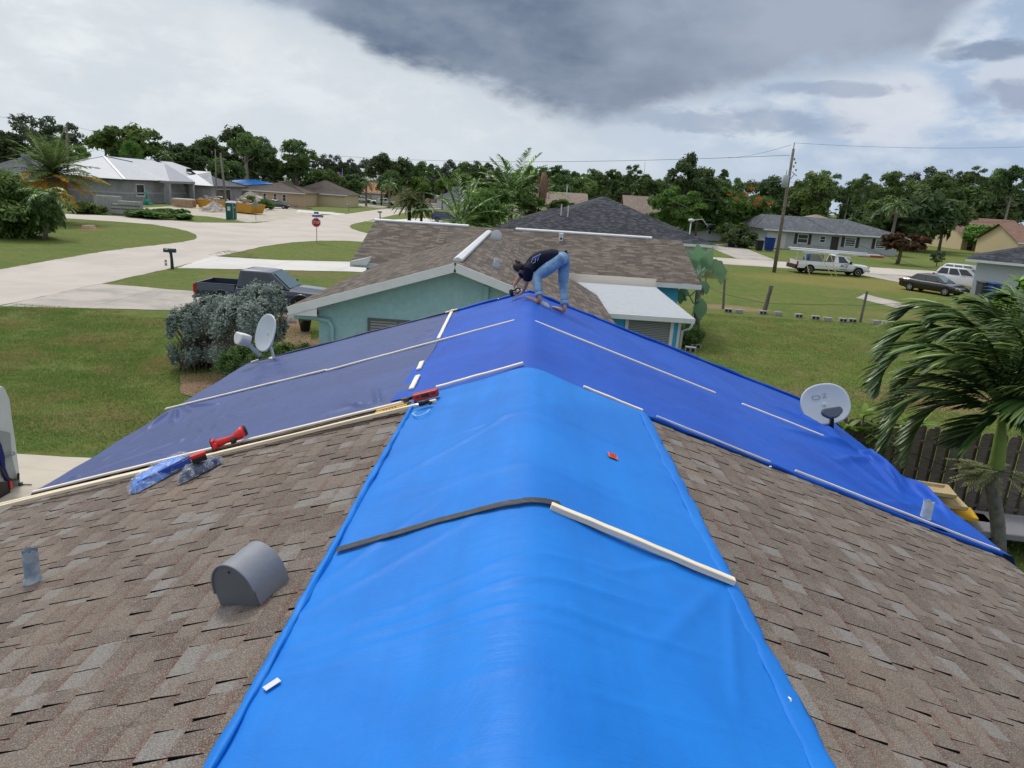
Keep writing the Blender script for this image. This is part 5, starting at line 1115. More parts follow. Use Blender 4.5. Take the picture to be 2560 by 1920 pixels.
simple_house('dark brown roofed house with red shutters behind the round tree',X(735,160),X(870,160),158,170,2.7,Zp(760,447,164),cream,dk_sh,'x',wins=[(X(745,158),X(760,158),.9,2.2)])
simple_house('terracotta-roofed house beyond the parked cars on the left street',X(855,215),X(985,215),213,228,2.9,Zp(930,455,220),cream,terr,'x',gar=(X(930,213),X(950,213)))
simple_house('beige gabled house far down the street beside a thin pole',X(1010,260),X(1080,260),258,270,3.2,Zp(1030,449,264),mat('beige_wall',(.5,.42,.33),.8),tan_sh,'x',gable=True)
hb=simple_house('distant grey-roofed house with the blue parked truck',X(1092,205),X(1160,205),203,216,2.9,Zp(1130,466,210),whitew,sh_grey,'x')
simple_house('small roof with a blue tarp peak farther back',X(1120,250),X(1175,250),248,258,4,Zp(1135,449,253),whitew,mat('patch_blue'),'x')
simple_house('red house with grey roof at the left edge behind the yellowing palm',X(-60,105),X(110,105),104,116,2.9,Zp(60,385,110),mat('red_wall',(.28,.05,.03),.85,.2),sh_grey,'x',wins=[(X(8,104),X(26,104),1.2,2.4)])
# ================================================================ vehicles
tyre=mat('tyre',(.012,.012,.012),.85,.2); rim_m=mat('alloy',(.45,.46,.48),.3,.6,metal=.7); lampw=mat('headlight',(.62,.60,.48),.15,.8); lampr=mat('tail_light',(.45,.01,.01),.25,.6); chrome=mat('chrome',(.55,.56,.58),.2,.6,metal=.9)
carglass=mat('car_glass',(.02,.025,.03),.08,.9); lightglass=mat('windshield',(.10,.16,.18),.08,.9)
def paint(n,c): return mat(n,c,.28,.6,coat=.6)
def loft(st,mtl,name,parent,crown=.03,zb=.3,cap=True):
    """st: (x, ztop, halfwidth[, zb])"""
    V=[];F=[]; n=0
    for s in st:
        x,zt,w=s[:3]; b=s[3] if len(s)>3 else zb
        R=[(-.90*w,b),(-.985*w,b+(zt-b)*.3),(-w,b+(zt-b)*.62),(-.97*w,b+(zt-b)*.88),(-.86*w,zt),(0,zt+crown),(.86*w,zt),(.97*w,b+(zt-b)*.88),(w,b+(zt-b)*.62),(.985*w,b+(zt-b)*.3),(.90*w,b)]
        n=len(R); V+=[(x,y,z) for y,z in R]
    for i in range(len(st)-1):
        for k in range(n): F.append((i*n+k,i*n+(k+1)%n,(i+1)*n+(k+1)%n,(i+1)*n+k))
    if cap: F+=[tuple(range(n))[::-1],tuple((len(st)-1)*n+k for k in range(n))]
    return MB().add(V,F).build(name,mtl,parent,smooth=False)
def wheel(parent,x,y,r,w=.22,rim=True):
    s=1 if y>0 else -1; M=Euler((PI/2,0,0)).to_matrix()
    mb=MB(); mb.lathe([(r*.62,-w/2),(r*.93,-w/2),(r,-w*.35),(r,w*.35),(r*.93,w/2),(r*.62,w/2)],(x,y,r),24,M); o=mb.build('wheel',tyre,parent,smooth=True)
    mb=MB(); d=w/2*s
    yy=y+s*(w/2-.02)
    for k in range(5):
        a=2*PI*k/5+.3; c=(x+math.cos(a)*r*.33,yy,r+math.sin(a)*r*.33); mb.box(c,(r*.60,.03,r*.22),ry=-a)
    mb.lathe([(r*.56,0),(r*.66,0),(r*.66,.02),(r*.56,.02)],(x,yy,r),20,M); mb.lathe([(0,-.02),(r*.16,-.02),(r*.16,.02),(0,.02)],(x,yy,r),10,M); mb.build('rim',rim_m,o)
    mb=MB(); mb.lathe([(0,0),(r*.64,0)],(x,yy-s*.03,r),20,M); mb.build('hub_shadow',black,o)
def cabin(parent,mtl,bx,rx,zb,zr,wb,wr,glassm=carglass,wsm=None,rear=True,panes=((.06,.48),(.52,.94)),drop=.0):
    """bx belt x range (back, front); rx roof x range"""
    nb=[(bx[0],-wb,zb),(bx[1],-wb,zb),(bx[1],wb,zb),(bx[0],wb,zb)]; nr=[(rx[0],-wr,zr),(rx[1],-wr,zr-drop),(rx[1],wr,zr-drop),(rx[0],wr,zr)]
    mr=[((rx[0]*.8+rx[1]*.2),-wr*.8,zr+.035),((rx[0]*.25+rx[1]*.75),-wr*.8,zr+.035-drop),((rx[0]*.25+rx[1]*.75),wr*.8,zr+.035-drop),((rx[0]*.8+rx[1]*.2),wr*.8,zr+.035)]
    V=nb+nr+mr; F=[(0,1,5,4),(1,2,6,5),(2,3,7,6),(3,0,4,7),(4,5,9,8),(5,6,10,9),(6,7,11,10),(7,4,8,11),(8,9,10,11)]
    o=MB().add(V,F).build('cabin',mtl,parent); bv=o.modifiers.new('b','BEVEL'); bv.width=.04; bv.segments=2; bv.limit_method='ANGLE'
    def P(s,t,u): # side point: t along length, u up
        a=Vector(nb[0 if s<0 else 3]).lerp(Vector(nb[1 if s<0 else 2]),t); b=Vector(nr[0 if s<0 else 3]).lerp(Vector(nr[1 if s<0 else 2]),t); return a.lerp(b,u)
    for s in (-1,1):
        nrm=Vector((0,s,.25)).normalized()*.012
        for a,b in panes:
            mb=MB(); mb.quad(*[p+nrm for p in (P(s,a,.1),P(s,b,.1),P(s,b-.01,.9),P(s,a+.01,.9))]); mb.build('side_window',glassm,parent)
    def Q(f,t,u):
        i,j=(1,2) if f else (0,3); return Vector(nb[i]).lerp(Vector(nb[j]),t).lerp(Vector(nr[i]).lerp(Vector(nr[j]),t),u)
    mb=MB(); off=Vector((.02,0,.02)); mb.quad(*[p+off for p in (Q(1,.07,.05),Q(1,.93,.05),Q(1,.9,.93),Q(1,.1,.93))]); mb.build('windshield',wsm or glassm,parent)
    if rear:
        off=Vector((-.02,0,.02)); mb=MB(); mb.quad(*[p+off for p in (Q(0,.1,.08),Q(0,.9,.08),Q(0,.87,.9),Q(0,.13,.9))]); mb.build('rear_window',glassm,parent)
def arches(parent,xs,w,r,mtl=None):
    for x in xs:
        for s in (-1,1):
            M=Euler((PI/2,0,0)).to_matrix(); mb=MB(); P=[(0,0)]; 
            mb.lathe([(0,0),(r,0),(r,-.02)],(x,s*(w+.004),.36),20,M,0,PI); mb.add([(x-r,s*(w+.004),.36),(x+r,s*(w+.004),.36),(x+r,s*(w+.004),.24),(x-r,s*(w+.004),.24)],[(0,1,2,3)]); mb.build('wheel_arch_shade',black,parent)  # black half disc and strip stand in for shade in the wheel well
            if mtl:
                mb=MB(); mb.tube([(x+r*1.06*math.cos(PI*k/12),s*(w+.02),.36+r*1.06*math.sin(PI*k/12)) for k in range(13)],.035,6); mb.build('fender_flare',mtl,parent,smooth=True)
def sedan(label,col,P,rz,sc=1,group=None,name='sedan',L=4.85):
    t=thing(name,label,'car',P,rz,group); p=paint(name+'_paint_%d'%(int(sum(col)*1000)),col); W=.90; h=L/2
    loft([(-h,.62,.70,.42),(-h+.08,.88,.80,.33),(-h+.35,.97,.86,.28),(-h+.9,.99,.89),(-.6,.94,.905),(.9,.93,.905),(1.25,.90,.90),(1.8,.82,.88),(h-.2,.70,.83),(h-.04,.58,.74,.36),(h,.48,.68,.40)],p,'body',t,.03,.26)
    cabin(t,p,(-h+.65,1.2),(-1.15,.28),.92,1.42,.80,.60,carglass,lightglass,panes=((.16,.5),(.53,.86)))
    for x in (-1.38,1.42):
        for y in (-.80,.80): wheel(t,x,y,.325)
    arches(t,(-1.38,1.42),.895,.37)
    for s in (-1,1):
        mb=MB(); mb.add([(h-.30,s*.84,.72),(h-.02,s*.62,.62),(h-.0,s*.60,.52),(h-.26,s*.85,.58)],[(0,1,2,3)]); mb.add([(h-.30,s*.84,.72),(h-.02,s*.62,.62),(h-.28,s*.55,.735)],[(0,1,2)]); mb.build('headlight',lampw,t)
        mb=MB(); mb.box((-h+.06,s*.62,.80),(.12,.36,.16)); mb.build('tail_light',lampr,t)
        mb=MB(); mb.box((.72,s*.98,1.0),(.14,.16,.11)); mb.build('mirror',p,t,bevel=.02)
        mb=MB(); mb.beam((-.15,s*.915,.82),(.02,s*.915,.82),.02,.03); mb.build('door_handle',p,t)
    MB().box((h+.0,0,.52),(.03,.8,.10)).build('grille',black,t); MB().box((h+.01,0,.40),(.03,.34,.12)).build('licence_plate',mat('plate',(.6,.62,.6)),t)
    t.scale=(sc,sc,sc); return t
def suv(label,col,P,rz,sc=1,group=None,glassm=None):
    t=thing('suv',label,'car',P,rz,group); p=paint('suv_paint_%d'%(int(sum(col)*1000)),col)
    loft([(-2.3,.75,.78,.45),(-2.25,1.05,.88,.36),(-1.6,1.1,.92),(1.0,1.05,.93),(1.4,1.02,.92),(2.05,.92,.88),(2.25,.72,.80,.4),(2.3,.55,.72,.45)],p,'body',t,.04,.34)
    cabin(t,p,(-2.22,1.25),(-1.85,.35),1.05,1.66,.86,.68,glassm or carglass,lightglass,panes=((.06,.3),(.33,.58),(.61,.88)))
    for x in (-1.35,1.35):
        for y in (-.82,.82): wheel(t,x,y,.36)
    arches(t,(-1.35,1.35),.925,.42)
    for s in (-1,1):
        MB().box((2.2,s*.68,.82),(.18,.34,.14)).build('headlight',lampw,t); MB().box((-2.24,s*.80,1.0),(.14,.2,.22)).build('tail_light',lampr,t); MB().box((.85,s*1.02,1.12),(.14,.2,.15)).build('mirror',p,t,bevel=.02)
    MB().box((2.3,0,.70),(.03,.9,.16)).build('grille',black,t); t.scale=(sc,sc,sc); return t
def pickup(label,col,P,rz,crew=True,L=5.4,sc=1,flare=False,group=None,bedm=None,ws=None,z=0):
    t=thing('pickup_truck',label,'pickup truck',P,rz,group); p=paint('pickup_paint_%d'%(int(sum(col)*1000)),col); h=L/2; W=.94; cb=-h+(1.75 if crew else 3.3) # cabin back
    cf=h-1.75
    loft([(cb-.02,1.02,W),(cb+.3,1.05,W),(cf-.2,1.05,W),(cf+.35,1.04,.93),(h-.25,.97,.90),(h-.05,.82,.86,.42),(h,.6,.82,.5)],p,'body',t,.03,.42)
    cabin(t,p,(cb+.02,cf+.25),(cb+.12,cf-.55),1.03,1.70,.88,.70,carglass,ws or lightglass,panes=((.07,.40),(.45,.80)) if crew else ((.22,.78),),drop=.02)
    # bed
    for s in (-1,1):
        mb=MB(); mb.add([(-h,s*W*.96,.48),(cb-.04,s*W*.97,.48),(cb-.04,s*W,.8),(-h,s*W*.99,.8),(cb-.04,s*W*.97,1.08),(-h,s*W*.95,1.08),(cb-.04,s*(W*.86),1.08),(-h,s*W*.86,1.08),(cb-.04,s*W*.84,.6),(-h,s*W*.84,.6)],[(0,1,2,3),(3,2,4,5),(5,4,6,7),(7,6,8,9),(9,8,1,0),(0,3,5,7,9),(1,8,6,4,2)]); mb.build('bed_side',p,t)
        mb=MB(); mb.bb((-h+.05,s*W*.84,1.082),(cb-.05,s*W*.94,1.10)); mb.build('bed_rail',black if col[0]<.3 else p,t)
        MB().box((-h+.03,s*W*.93,.86),(.12,.13,.38)).build('tail_light',lampr,t)
        MB().box((h-.12,s*.72,.82),(.2,.30,.2)).build('headlight',lampw,t); MB().box((cf-.1,s*1.05,1.15),(.14,.22,.2)).build('mirror',black,t,bevel=.02)
    mb=MB(); mb.bb((-h+.02,-W*.85,.56),(cb-.02,W*.85,.62)); mb.bb((cb-.06,-W*.85,.6),(cb-.03,W*.85,1.08)); mb.build('bed_floor',bedm or black,t)
    MB().bb((-h-.0,-W*.88,.52),(-h+.07,W*.88,1.09)).build('tailgate',p,t,bevel=.01)
    MB().bb((-h-.14,-W*.92,.42),(-h+.0,W*.92,.58)).build('bumper',chrome,t,bevel=.02); MB().bb((h-.02,-W*.88,.42),(h+.10,W*.88,.62)).build('bumper',chrome if not flare else black,t,bevel=.02)
    MB().bb((-h+.3,-.7,.3),(h-.3,.7,.45)).build('chassis',black,t)
    r=.38; xs=(-h+1.15,h-1.0)
    for x in xs:
        for y in (-.82,.82): wheel(t,x,y,r,.25)
    arches(t,xs,W+.0,.47,p if flare else None)
    t.scale=(sc,sc,sc); return t
# dark crew cab in the teal house's drive
a=g(483,728,.75); 
pk=pickup('dark navy crew-cab pickup truck parked on the concrete drive behind the silver hedge',(.024,.038,.068),(float(a[0])+2.75,float(a[1])+1.0,.016),0.0,True,5.5,1,True)
# tools in the bed rail
pickup_=pk
# white work truck
cxx=(26.1+29.9)/2+.35; wt=pickup('white work pickup with a rack, long white pipes and yellow-banded ladders on the lawn',(.80,.82,.83),(cxx+.0,67.0,0),.05,False,6.5,1.06,False,None,None,carglass)
MB().bb((-3.42,-.95,.4),(-3.22,.95,.75)).build('step_bumper',black,wt)
wh=mat('rack_white',(.66,.67,.68),.5)
mb=MB()
for x in (-2.6,-.95): 
    for s in (-1,1): mb.tube([(x,s*.85,1.08),(x,s*.85,1.85)],.035,8)
    mb.tube([(x,-.9,1.85),(x,.9,1.85)],.035,8)
for s in (-1,1): mb.tube([(-2.9,s*.85,1.82),(.2,s*.85,1.86)],.04,8)
mb.build('rack',wh,wt)
MB().bb((-2.2,-.88,1.1),(-.95,-.3,1.7)).build('tool_box',mat('grey_box',(.22,.24,.24),.6),wt)
mb=MB(); mb.lathe([(0,0),(.25,0),(.27,.5),(0,.52)],(-2.35,-.45,1.15),16); mb.build('barrel',mat('barrel_blue',(.10,.2,.5),.5),wt,smooth=True)
for i,(y,z,x0,x1) in enumerate([(-.72,1.98,-4.1,3.2),(-.5,1.97,-3.9,2.2),(-.58,2.12,-4.2,3.0)]):
    o=MB().tube([(x0,y,z+.05),(x1,y,z-.05)],.085,10).mesh('white_pipe',wh,True); q=link('white_pipe',o); q.matrix_world=Matrix.Translation(wt.location)@Matrix.Rotation(.05,4,'Z')@Matrix.Scale(1.03,4); tag(q,'long white pipe carried on the rack of the white work truck','pipe','white pipes on the work truck')
wm=Matrix.Translation(wt.location)@Matrix.Rotation(.05,4,'Z')@Matrix.Scale(1.03,4)
yl=mat('yellow_pole',(.66,.50,.10),.6)
for (a,b,lab) in [((-2.9,-1.0,1.75),(-2.5,-1.9,0),'yellow pole leaning on the tail of the white work truck'),((-1.45,-.95,1.75),(-.4,-1.75,0),'yellow pole leaning against the rack, left of the pair at mid truck'),((-.5,-.95,1.85),(0.,-1.8,0),'yellow pole leaning against the rack, right of the pair at mid truck')]:
    o=link('pole',MB().tube([a,b],.028,6).mesh('pole',yl)); o.matrix_world=wm; tag(o,lab,'pole')
txt=mat('black_lettering',(.02,.02,.02),.6)
fm=frame((.9,-.975,.86),(1,0,0),(0,0,1)); text('ACE',"door_lettering",txt,.36,fm,wt,.004); text('239-555',"door_lettering",txt,.10,frame((.9,-.975,.56),(1,0,0),(0,0,1)),wt,.004) if 0 else None
mb=MB(); 
for k in range(8): mb.bb((.55+k*.085,-.978,.52),(.61+k*.085,-.972,.57))
mb.build('small_print',txt,wt); text('2500',"fender_lettering",txt,.14,frame((1.95,-.975,.84),(1,0,0),(0,0,1)),wt,.004)
# black sedan, white cars, right
sedan('black sedan parked on the yellowed lawn facing the camera side',(.003,.0032,.004),(31.9,55.6,0),-1.03)
suv('white compact suv with dark windows beside the white garage wing',(.80,.82,.83),(X(2443,61.5),61.5,.02),-.72)
suv('white suv mostly hidden behind the nearer white suv, pale windshield showing',(.79,.81,.82),(X(2452,65.5),65.5,.02),-.72,1.04,glassm=lightglass)
p=g(2425,619); sedan('white sedan on the side street before the cream house',(.80,.81,.82),(float(p[0]),float(p[1])+1,0),PI-.12,1.0)
p=g(2362,598); pickup('white pickup facing left under the big dark tree at right',(.6,.62,.64),(float(p[0]),float(p[1])+2,0),-.35,True,5.6)
p=g(2525,628); pickup('black pickup at the right edge behind the low green tree',(.012,.013,.015),(float(p[0])+1.5,float(p[1])+1,0),PI,True,5.7,1.0)
# left street cars
p=g(690,521); sedan('dark sedan parked before the peach house by green shrubs',(.015,.017,.022),(float(p[0]),float(p[1])+.6,0),.0,1.05)
p=g(862,509); sedan('long dark sports car on the bright green lawn by the flagpole',(.012,.014,.02),(float(p[0])-1,float(p[1]),0),.0,1.25)
p=g(900,507); suv('white suv parked behind the dark sports car',(.6,.62,.64),(float(p[0]),float(p[1])+4,0),.2,1.1)
p=g(915,507); sedan('small dark car between the white suv and the white pickup',(.03,.03,.035),(float(p[0]),float(p[1])+3,0),.3,1.05)
p=g(952,512); pickup('old white pickup parked on the left street facing left',(.78,.80,.80),(float(p[0])+.6,float(p[1])+.5,0),PI,True,6.6,1.05)
p=g(868,502); pickup('white pickup behind the dark sports car, only its cab top visible',(.58,.6,.62),(float(p[0])+2,float(p[1])+9,0),.0,True,5.6,1.1)
p=g(1085,499); pickup('bright blue pickup far down the street by the grey-roofed house',(.01,.04,.35),(float(p[0]),float(p[1]),0),.0,True,5.8,1.05)
p=g(1112,556); suv('dark blue suv hidden behind the palm fronds beyond the white ridge vent',(.015,.03,.12),(float(p[0]),float(p[1])+1,0),.1,1.05)
p=g(985,505); sedan('black car in the shade of the far driveway right of the white pickup',(.01,.01,.012),(float(p[0])+1,float(p[1])+9,0),.0,1.15)
# van at the far left in this house's drive
vw=mat('van_white',(.52,.56,.57),.35,.5,2,.06); vx,vy=-9.2,9.4
VAN=thing('van','white van at the left edge with a blue strap and open black interior','van',(vx-1.4,vy-2.0,.016))
lp=gy(30,968,vy+.0)
def VP_(px,py,Y): return tuple(gy(px,py,Y))
XR=-8.75
def gx(px,py,Xp=XR):
    d=ray(px,py); return CAM+(Xp-CAM[0])/d[0]*d
VAN.location=(XR-2.4,10.2,.016)
sil=[gx(px,py) for px,py in [(6,966),(14,975),(24,1000),(30,1050),(38,1100),(44,1150),(50,1200),(55,1240),(62,1300),(66,1330)]]
yn=float(sil[0][1])-1.75; zt=float(sil[0][2])
P=[tuple(p) for p in sil]+[(XR,float(sil[-1][1]),.25),(XR,yn+.05,.25),(XR,yn,zt-.35),(XR,yn+.2,zt+.03)]
n=len(P); mb=MB(); mb.add(P+[(x-5.2,y,z) for x,y,z in P],[tuple(range(n)),tuple(range(2*n-1,n-1,-1))]+[(i,(i+1)%n,n+(i+1)%n,n+i) for i in range(n)]); o=mb.build('body',vw,VAN,True); bv=o.modifiers.new('b','BEVEL'); bv.width=.04; bv.segments=2; bv.limit_method='ANGLE'
def patch(pts,dX,m,nm):
    P=[gx(x,y,XR+dX) for x,y in pts]; k=len(P); mb=MB(); mb.add([tuple(p) for p in P]+[(p[0]-dX*.9,p[1],p[2]) for p in P],[tuple(range(k)),tuple(range(2*k-1,k-1,-1))]+[(i,(i+1)%k,k+(i+1)%k,k+i) for i in range(k)]); return mb.build(nm,m,VAN,True)
patch([(-20,1073),(20,1080),(26,1083),(30,1140),(42,1190),(30,1200),(0,1195),(-20,1200)],.02,mat('van_door_grey',(.27,.30,.32),.35,.5),'rear_door')
patch([(-20,1202),(22,1206),(30,1250),(36,1310),(-20,1330)],.03,black,'cargo_opening')
patch([(-2,1100),(4,1112),(12,1140),(14,1170),(24,1195),(20,1203),(10,1190),(2,1150),(-6,1130)],.06,mat('strap_blue',(.008,.012,.12),.7),'strap')
patch([(24,1200),(31,1202),(33,1218),(27,1224)],.05,lampr,'tail_light'); patch([(30,1242),(38,1240),(41,1262),(31,1264)],.05,lampr,'tail_light')
mb=MB(); mb.tube([gx(9,1141,XR+.05),gx(35,1130,XR+.05),gx(37,1136,XR+.05),gx(10,1146,XR+.05)],.012,6); mb.build('hinge',chrome,VAN,True)
mb=MB(); mb.tube([gx(-2,1165,XR+.06),gx(12,1190,XR+.06),gx(30,1200,XR+.06),gx(46,1198,XR+.06),gx(46,1183,XR+.06)],.018,6); mb.build('bar',black,VAN,True)
a=gx(52,1211,XR); mb=MB(); mb.tube([a,a+np.array([.18,.02,0])],.01,6); mb.box(a,(.05,.05,.08)); mb.build('latch',gmm,VAN,True)
# ================================================================ street furniture
sg=mat('sign_red',(.42,.012,.018),.5,.4); swh=mat('sign_white',(.66,.62,.62),.5); steel=mat('steel_post',(.16,.16,.15),.5,.4,metal=.5); sblue=mat('sign_blue',(.03,.05,.36),.5)
b=g(792,607); t=thing('stop_sign','red octagonal stop sign with two blue street name blades above it','stop sign',tuple(b)); hc_=hgt(792,607,789,545)+.12; hc_=Zp(789,556,b[1])
mb=MB(); mb.tube([(0,0,0),(-.0,0,hc_+.62)],.03,8); mb.build('post',steel,t)
o8=lambda r:[(r*math.cos(PI/8+k*PI/4),r*math.sin(PI/8+k*PI/4)) for k in range(8)]
F0=frame((-.02,-.05,hc_),(1,0,0),(0,0,1)); mb=MB(); mb.prism(o8(.44),0,.012,F0); pl=mb.build('plate',swh,t); mb=MB(); mb.prism(o8(.395),.013,.018,F0); mb.build('face',sg,pl); tt=text('STOP','lettering',swh,.34,F0@Matrix.Translation((0,0,.022))@Matrix.Scale(.82,4,(1,0,0)),pl,.002)
z1=Zp(789,540,b[1]); z2=Zp(789,532,b[1])
MB().box((.12,-.03,z1),(1.0,.02,.19)).build('street_blade',sblue,t); text('Lamont Andrews',"blade_lettering",swh,.13,frame((.1,-.045,z1),(1,0,0),(0,0,1)),t,.002); MB().box((-.02,.02,z2),(.42,.02,.18)).build('street_blade',sblue,t); text('Short',"blade_lettering",swh,.12,frame((-.04,.005,z2),(1,0,0),(0,0,1)),t,.002)
dkgreen=mat('dark_green_plastic',(.015,.035,.035),.5,.4)
def mailbox(label,px,py,m,h=1.2,sc=1,face=1):
    b=g(px,py); t=thing('mailbox',label,'mailbox',tuple(b)); mb=MB(); mb.tube([(0.02,0,0),(.02,0,.5),(-.0,0,.85),(-.04,0,h-.25)],[.10,.085,.08,.09],8); mb.build('post',m,t)
    mb=MB(); mb.prism([(-.1,0),(.1,0),(.1,.16),(.07,.21),(0,.24),(-.07,.21),(-.1,.16)],-.38,.30,frame((-.02,0,h-.27),(0,1,0),(0,0,1))); mb.build('box',m,t); mb=MB(); mb.bb((-.30,-.108,h-.12),(-.12,-.102,h-.07)); mb.build('label_plate',swh,t); t.scale=(sc,)*3; return t
mailbox('dark green mailbox on a thick post at the near road edge',430,672,dkgreen,1.22)
mailbox('black mailbox at the corner beyond the stop sign',950,547,black,1.25)
mailbox('grey mailbox on a post by the sloped green lawn across the street',871,528,mat('grey_box2',(.28,.28,.26),.7),1.3)
mb=MB(); b=g(415,664); 
t=thing('utility_marker','small grey and white marker stub in the grass beside the green mailbox','marker',tuple(b)); MB().bb((-.05,-.05,0),(.05,.05,.35)).build('stub',mat('marker_grey',(.25,.25,.24)),t); MB().bb((-.055,-.055,.15),(.055,.055,.22)).build('band',swh,t)
# back of a round-cornered sign by the toilet
b=g(640,551); t=thing('road_sign','grey back of a stop sign seen from behind near the yellow dumpster','sign',tuple(b)); mb=MB(); mb.tube([(0,0,0),(0,0,2.6)],.03,6); mb.build('post',steel,t); z=Zp(640,510,b[1]); MB().prism(o8(.40),0,.02,frame((0,-.04,z),(1,0,0),(0,0,1))).build('plate',mat('sign_back',(.25,.27,.27),.5,metal=.3),t)
# portable toilet
b=g(574,549); t=thing('portable_toilet','dark green portable toilet with a white roof leaning by the utility pole','portable toilet',(float(b[0]),float(b[1])+.6,0),.25)
MB().bb((-.58,-.58,.05),(.58,.58,2.05)).build('cabin',mat('toilet_green',(.012,.10,.085),.5,.4,3,.1),t,bevel=.04); mb=MB(); mb.add([(-.62,-.62,2.05),(.62,-.62,2.05),(.62,.62,2.05),(-.62,.62,2.05),(-.45,-.45,2.25),(.45,-.45,2.25),(.45,.45,2.25),(-.45,.45,2.25)],[(0,1,5,4),(1,2,6,5),(2,3,7,6),(3,0,4,7),(4,5,6,7)]); mb.build('roof',swh,t); MB().bb((-.36,-.60,1.1),(-.02,-.585,1.6)).build('notice',swh,t); MB().bb((.30,-.60,.1),(.34,-.59,2.0)).build('door_edge',swh,t); MB().bb((.44,-.60,1.45),(.54,-.588,1.6)).build('emblem',swh,t)
# dumpster
b=g(590,538); dy=mat('dumpster_yellow',(.50,.25,.02),.55,.4,4,.12)
DX=float(b[0]); a0=g(495,520); 
t=thing('dumpster','long yellow roll-off dumpster heaped with debris before the garage','dumpster',(0,0,0)); xL=float(gy(492,505,112)[0]); xR=float(gy(624,540,105)[0])
A=Vector((float(gy(492,510,113)[0]),113,0)); B=Vector((float(gy(626,538,104)[0]),104.5,0)); d_=(B-A).normalized(); n_=Vector((-d_.y,d_.x,0)); t.location=(A+B)/2
mb=MB(); V=[]
for s,zt in ((0,1.0),(1,1.0)):
    pass
L_=(B-A).length; M=Matrix.Identity(4)
for i in range(3): M[i][0]=d_[i]; M[i][1]=n_[i]; M[i][2]=(0,0,1)[i]
H=1.35
mb.add([M@Vector(v) for v in [(-L_/2,0,H),(L_/2,0,H),(L_/2-.5,.2,.15),(-L_/2+.2,.2,.15),(-L_/2,2.4,H),(L_/2,2.4,H),(L_/2-.5,2.2,.15),(-L_/2+.2,2.2,.15)]],[(0,1,2,3),(4,7,6,5),(0,3,7,4),(1,5,6,2),(3,2,6,7)])
mb.build('tub',dy,t)
mb=MB(); P0=[M@Vector(v) for v in [(-L_/2,0,H+.04),(L_/2,0,H+.04),(L_/2,2.4,H+.04),(-L_/2,2.4,H+.04)]]
for i in range(4): mb.beam(P0[i],P0[(i+1)%4],.12,.12)
mb.build('rim',dy,t)
mb=MB(); rg=random.Random(5)
for i in range(70):
    c=M@Vector((rg.uniform(-L_/2+.4,L_/2-.3),rg.uniform(.3,2.1),H+rg.uniform(-.1,.25)+(.5 if rg.random()<.15 else 0))); mb.box(c,(rg.uniform(.3,1.2),rg.uniform(.2,.7),rg.uniform(.05,.3)),rz=rg.uniform(0,3),rx=rg.uniform(-.4,.4))
db=mb.build('debris',mat('rubble',(.30,.24,.17),.9,.2,2,.4,col2=(.52,.49,.45)),t); db['kind']='stuff'
# block pallets
cb=conc('pale_block',(.42,.42,.39),(.36,.36,.34),0,2)
for i,(px,py,w_,h_,lab) in enumerate([(270,534,3.0,2.1,'tall stack of pale concrete blocks at the edge of the building site'),(318,539,3.6,1.7,'lower stack of hollow concrete blocks right of the tall stack')]):
    b=g(px,py); t=thing('block_stack',lab,'block stack',tuple(b),.1); mb=MB(); rg=random.Random(i); nx=int(w_/.42); nz=int(h_/.21)
    for kx_ in range(nx):
        for kz in range(nz):
            if i==1 and kz>nz-3 and kx_<2: continue
            for ky_ in range(2): mb.box((-w_/2+.21+kx_*.42,.2+ky_*.45,.105+kz*.21),(.40,.42,.195),rz=rg.uniform(-.02,.02))
    mb.build('blocks',cb,t)
    if i==1:
        mb=MB()
        for kx_ in range(nx*2):
            for kz in (0,3,5):
                if kz<nz: mb.box((-w_/2+.12+kx_*.21,-.02,.105+kz*.21),(.12,.03,.12))
        mb.build('block_holes',black,t)
b=g(455,519); t=thing('material_pallet','wrapped brown pallet of materials before the unfinished porch','pallet',tuple(b)); MB().bb((-1.6,0,.1),(1.6,1.6,1.25)).build('load',mat('cardboard',(.36,.24,.15),.8,.2,2,.3),t,bevel=.1); MB().bb((-1.5,.1,1.25),(1.5,1.5,1.36)).build('cover',swh,t)
b=g(368,512); mb=MB(); mb.tube([(0,0,0),(0,0,.9)],.35,8); mb.tube([(-.8,0,.1),(.8,0,.1)],.2,6); mb.tube([(0,0,.9),(0,0,2.3)],.12,8); o=mb.build('drain_riser',mat('pvc_green',(.03,.30,.24),.5),None,smooth=True); o.location=tuple(b); tag(o,'teal green pipe riser standing before the grey block wall','pipe riser')
def mound(label,px,py,r,h,m,seed,cat='debris pile',name='debris_pile'):
    b=g(px,py); n=18; V=[(0,0,h)]; F=[]; rg=random.Random(seed)
    for j in range(1,6):
        for k in range(n): rr=r*j/5*(1+.2*rg.uniform(-1,1)); V.append((rr*math.cos(2*PI*k/n),rr*.7*math.sin(2*PI*k/n),max(0,h*(1-j/5)**1.2+rg.uniform(-.1,.12)*h*(j<5))))
    F=[(0,1+k,1+(k+1)%n) for k in range(n)]+[(1+j*n+k,1+j*n+(k+1)%n,1+(j+1)*n+(k+1)%n,1+(j+1)*n+k) for j in range(4) for k in range(n)]
    F=[f[::-1] for f in F]; F=[tuple(f) for f in F]; o=MB().add(V,F).build(name,m); o.location=(float(b[0]),float(b[1])+r*.7,-.02); return tag(o,label,cat)
rub=mat('pale_rubble',(.42,.38,.34),.95,.1,2.5,.3,.8,8)
mound('pale rubble heap before the left end of the dumpster',523,531,2.6,1.7,rub,1); mound('white rubble heap between the dumpster and the peach house',610,512,5,2.6,rub,4); mound('low dark soil heap with boards on the lawn by the dark sedan',722,520,4,.7,mat('soil',(.12,.08,.05),.95,.1,3,.4),7)
mound('pale bagged debris behind the toilet beside the road',640,528,1.8,1.0,rub,9)
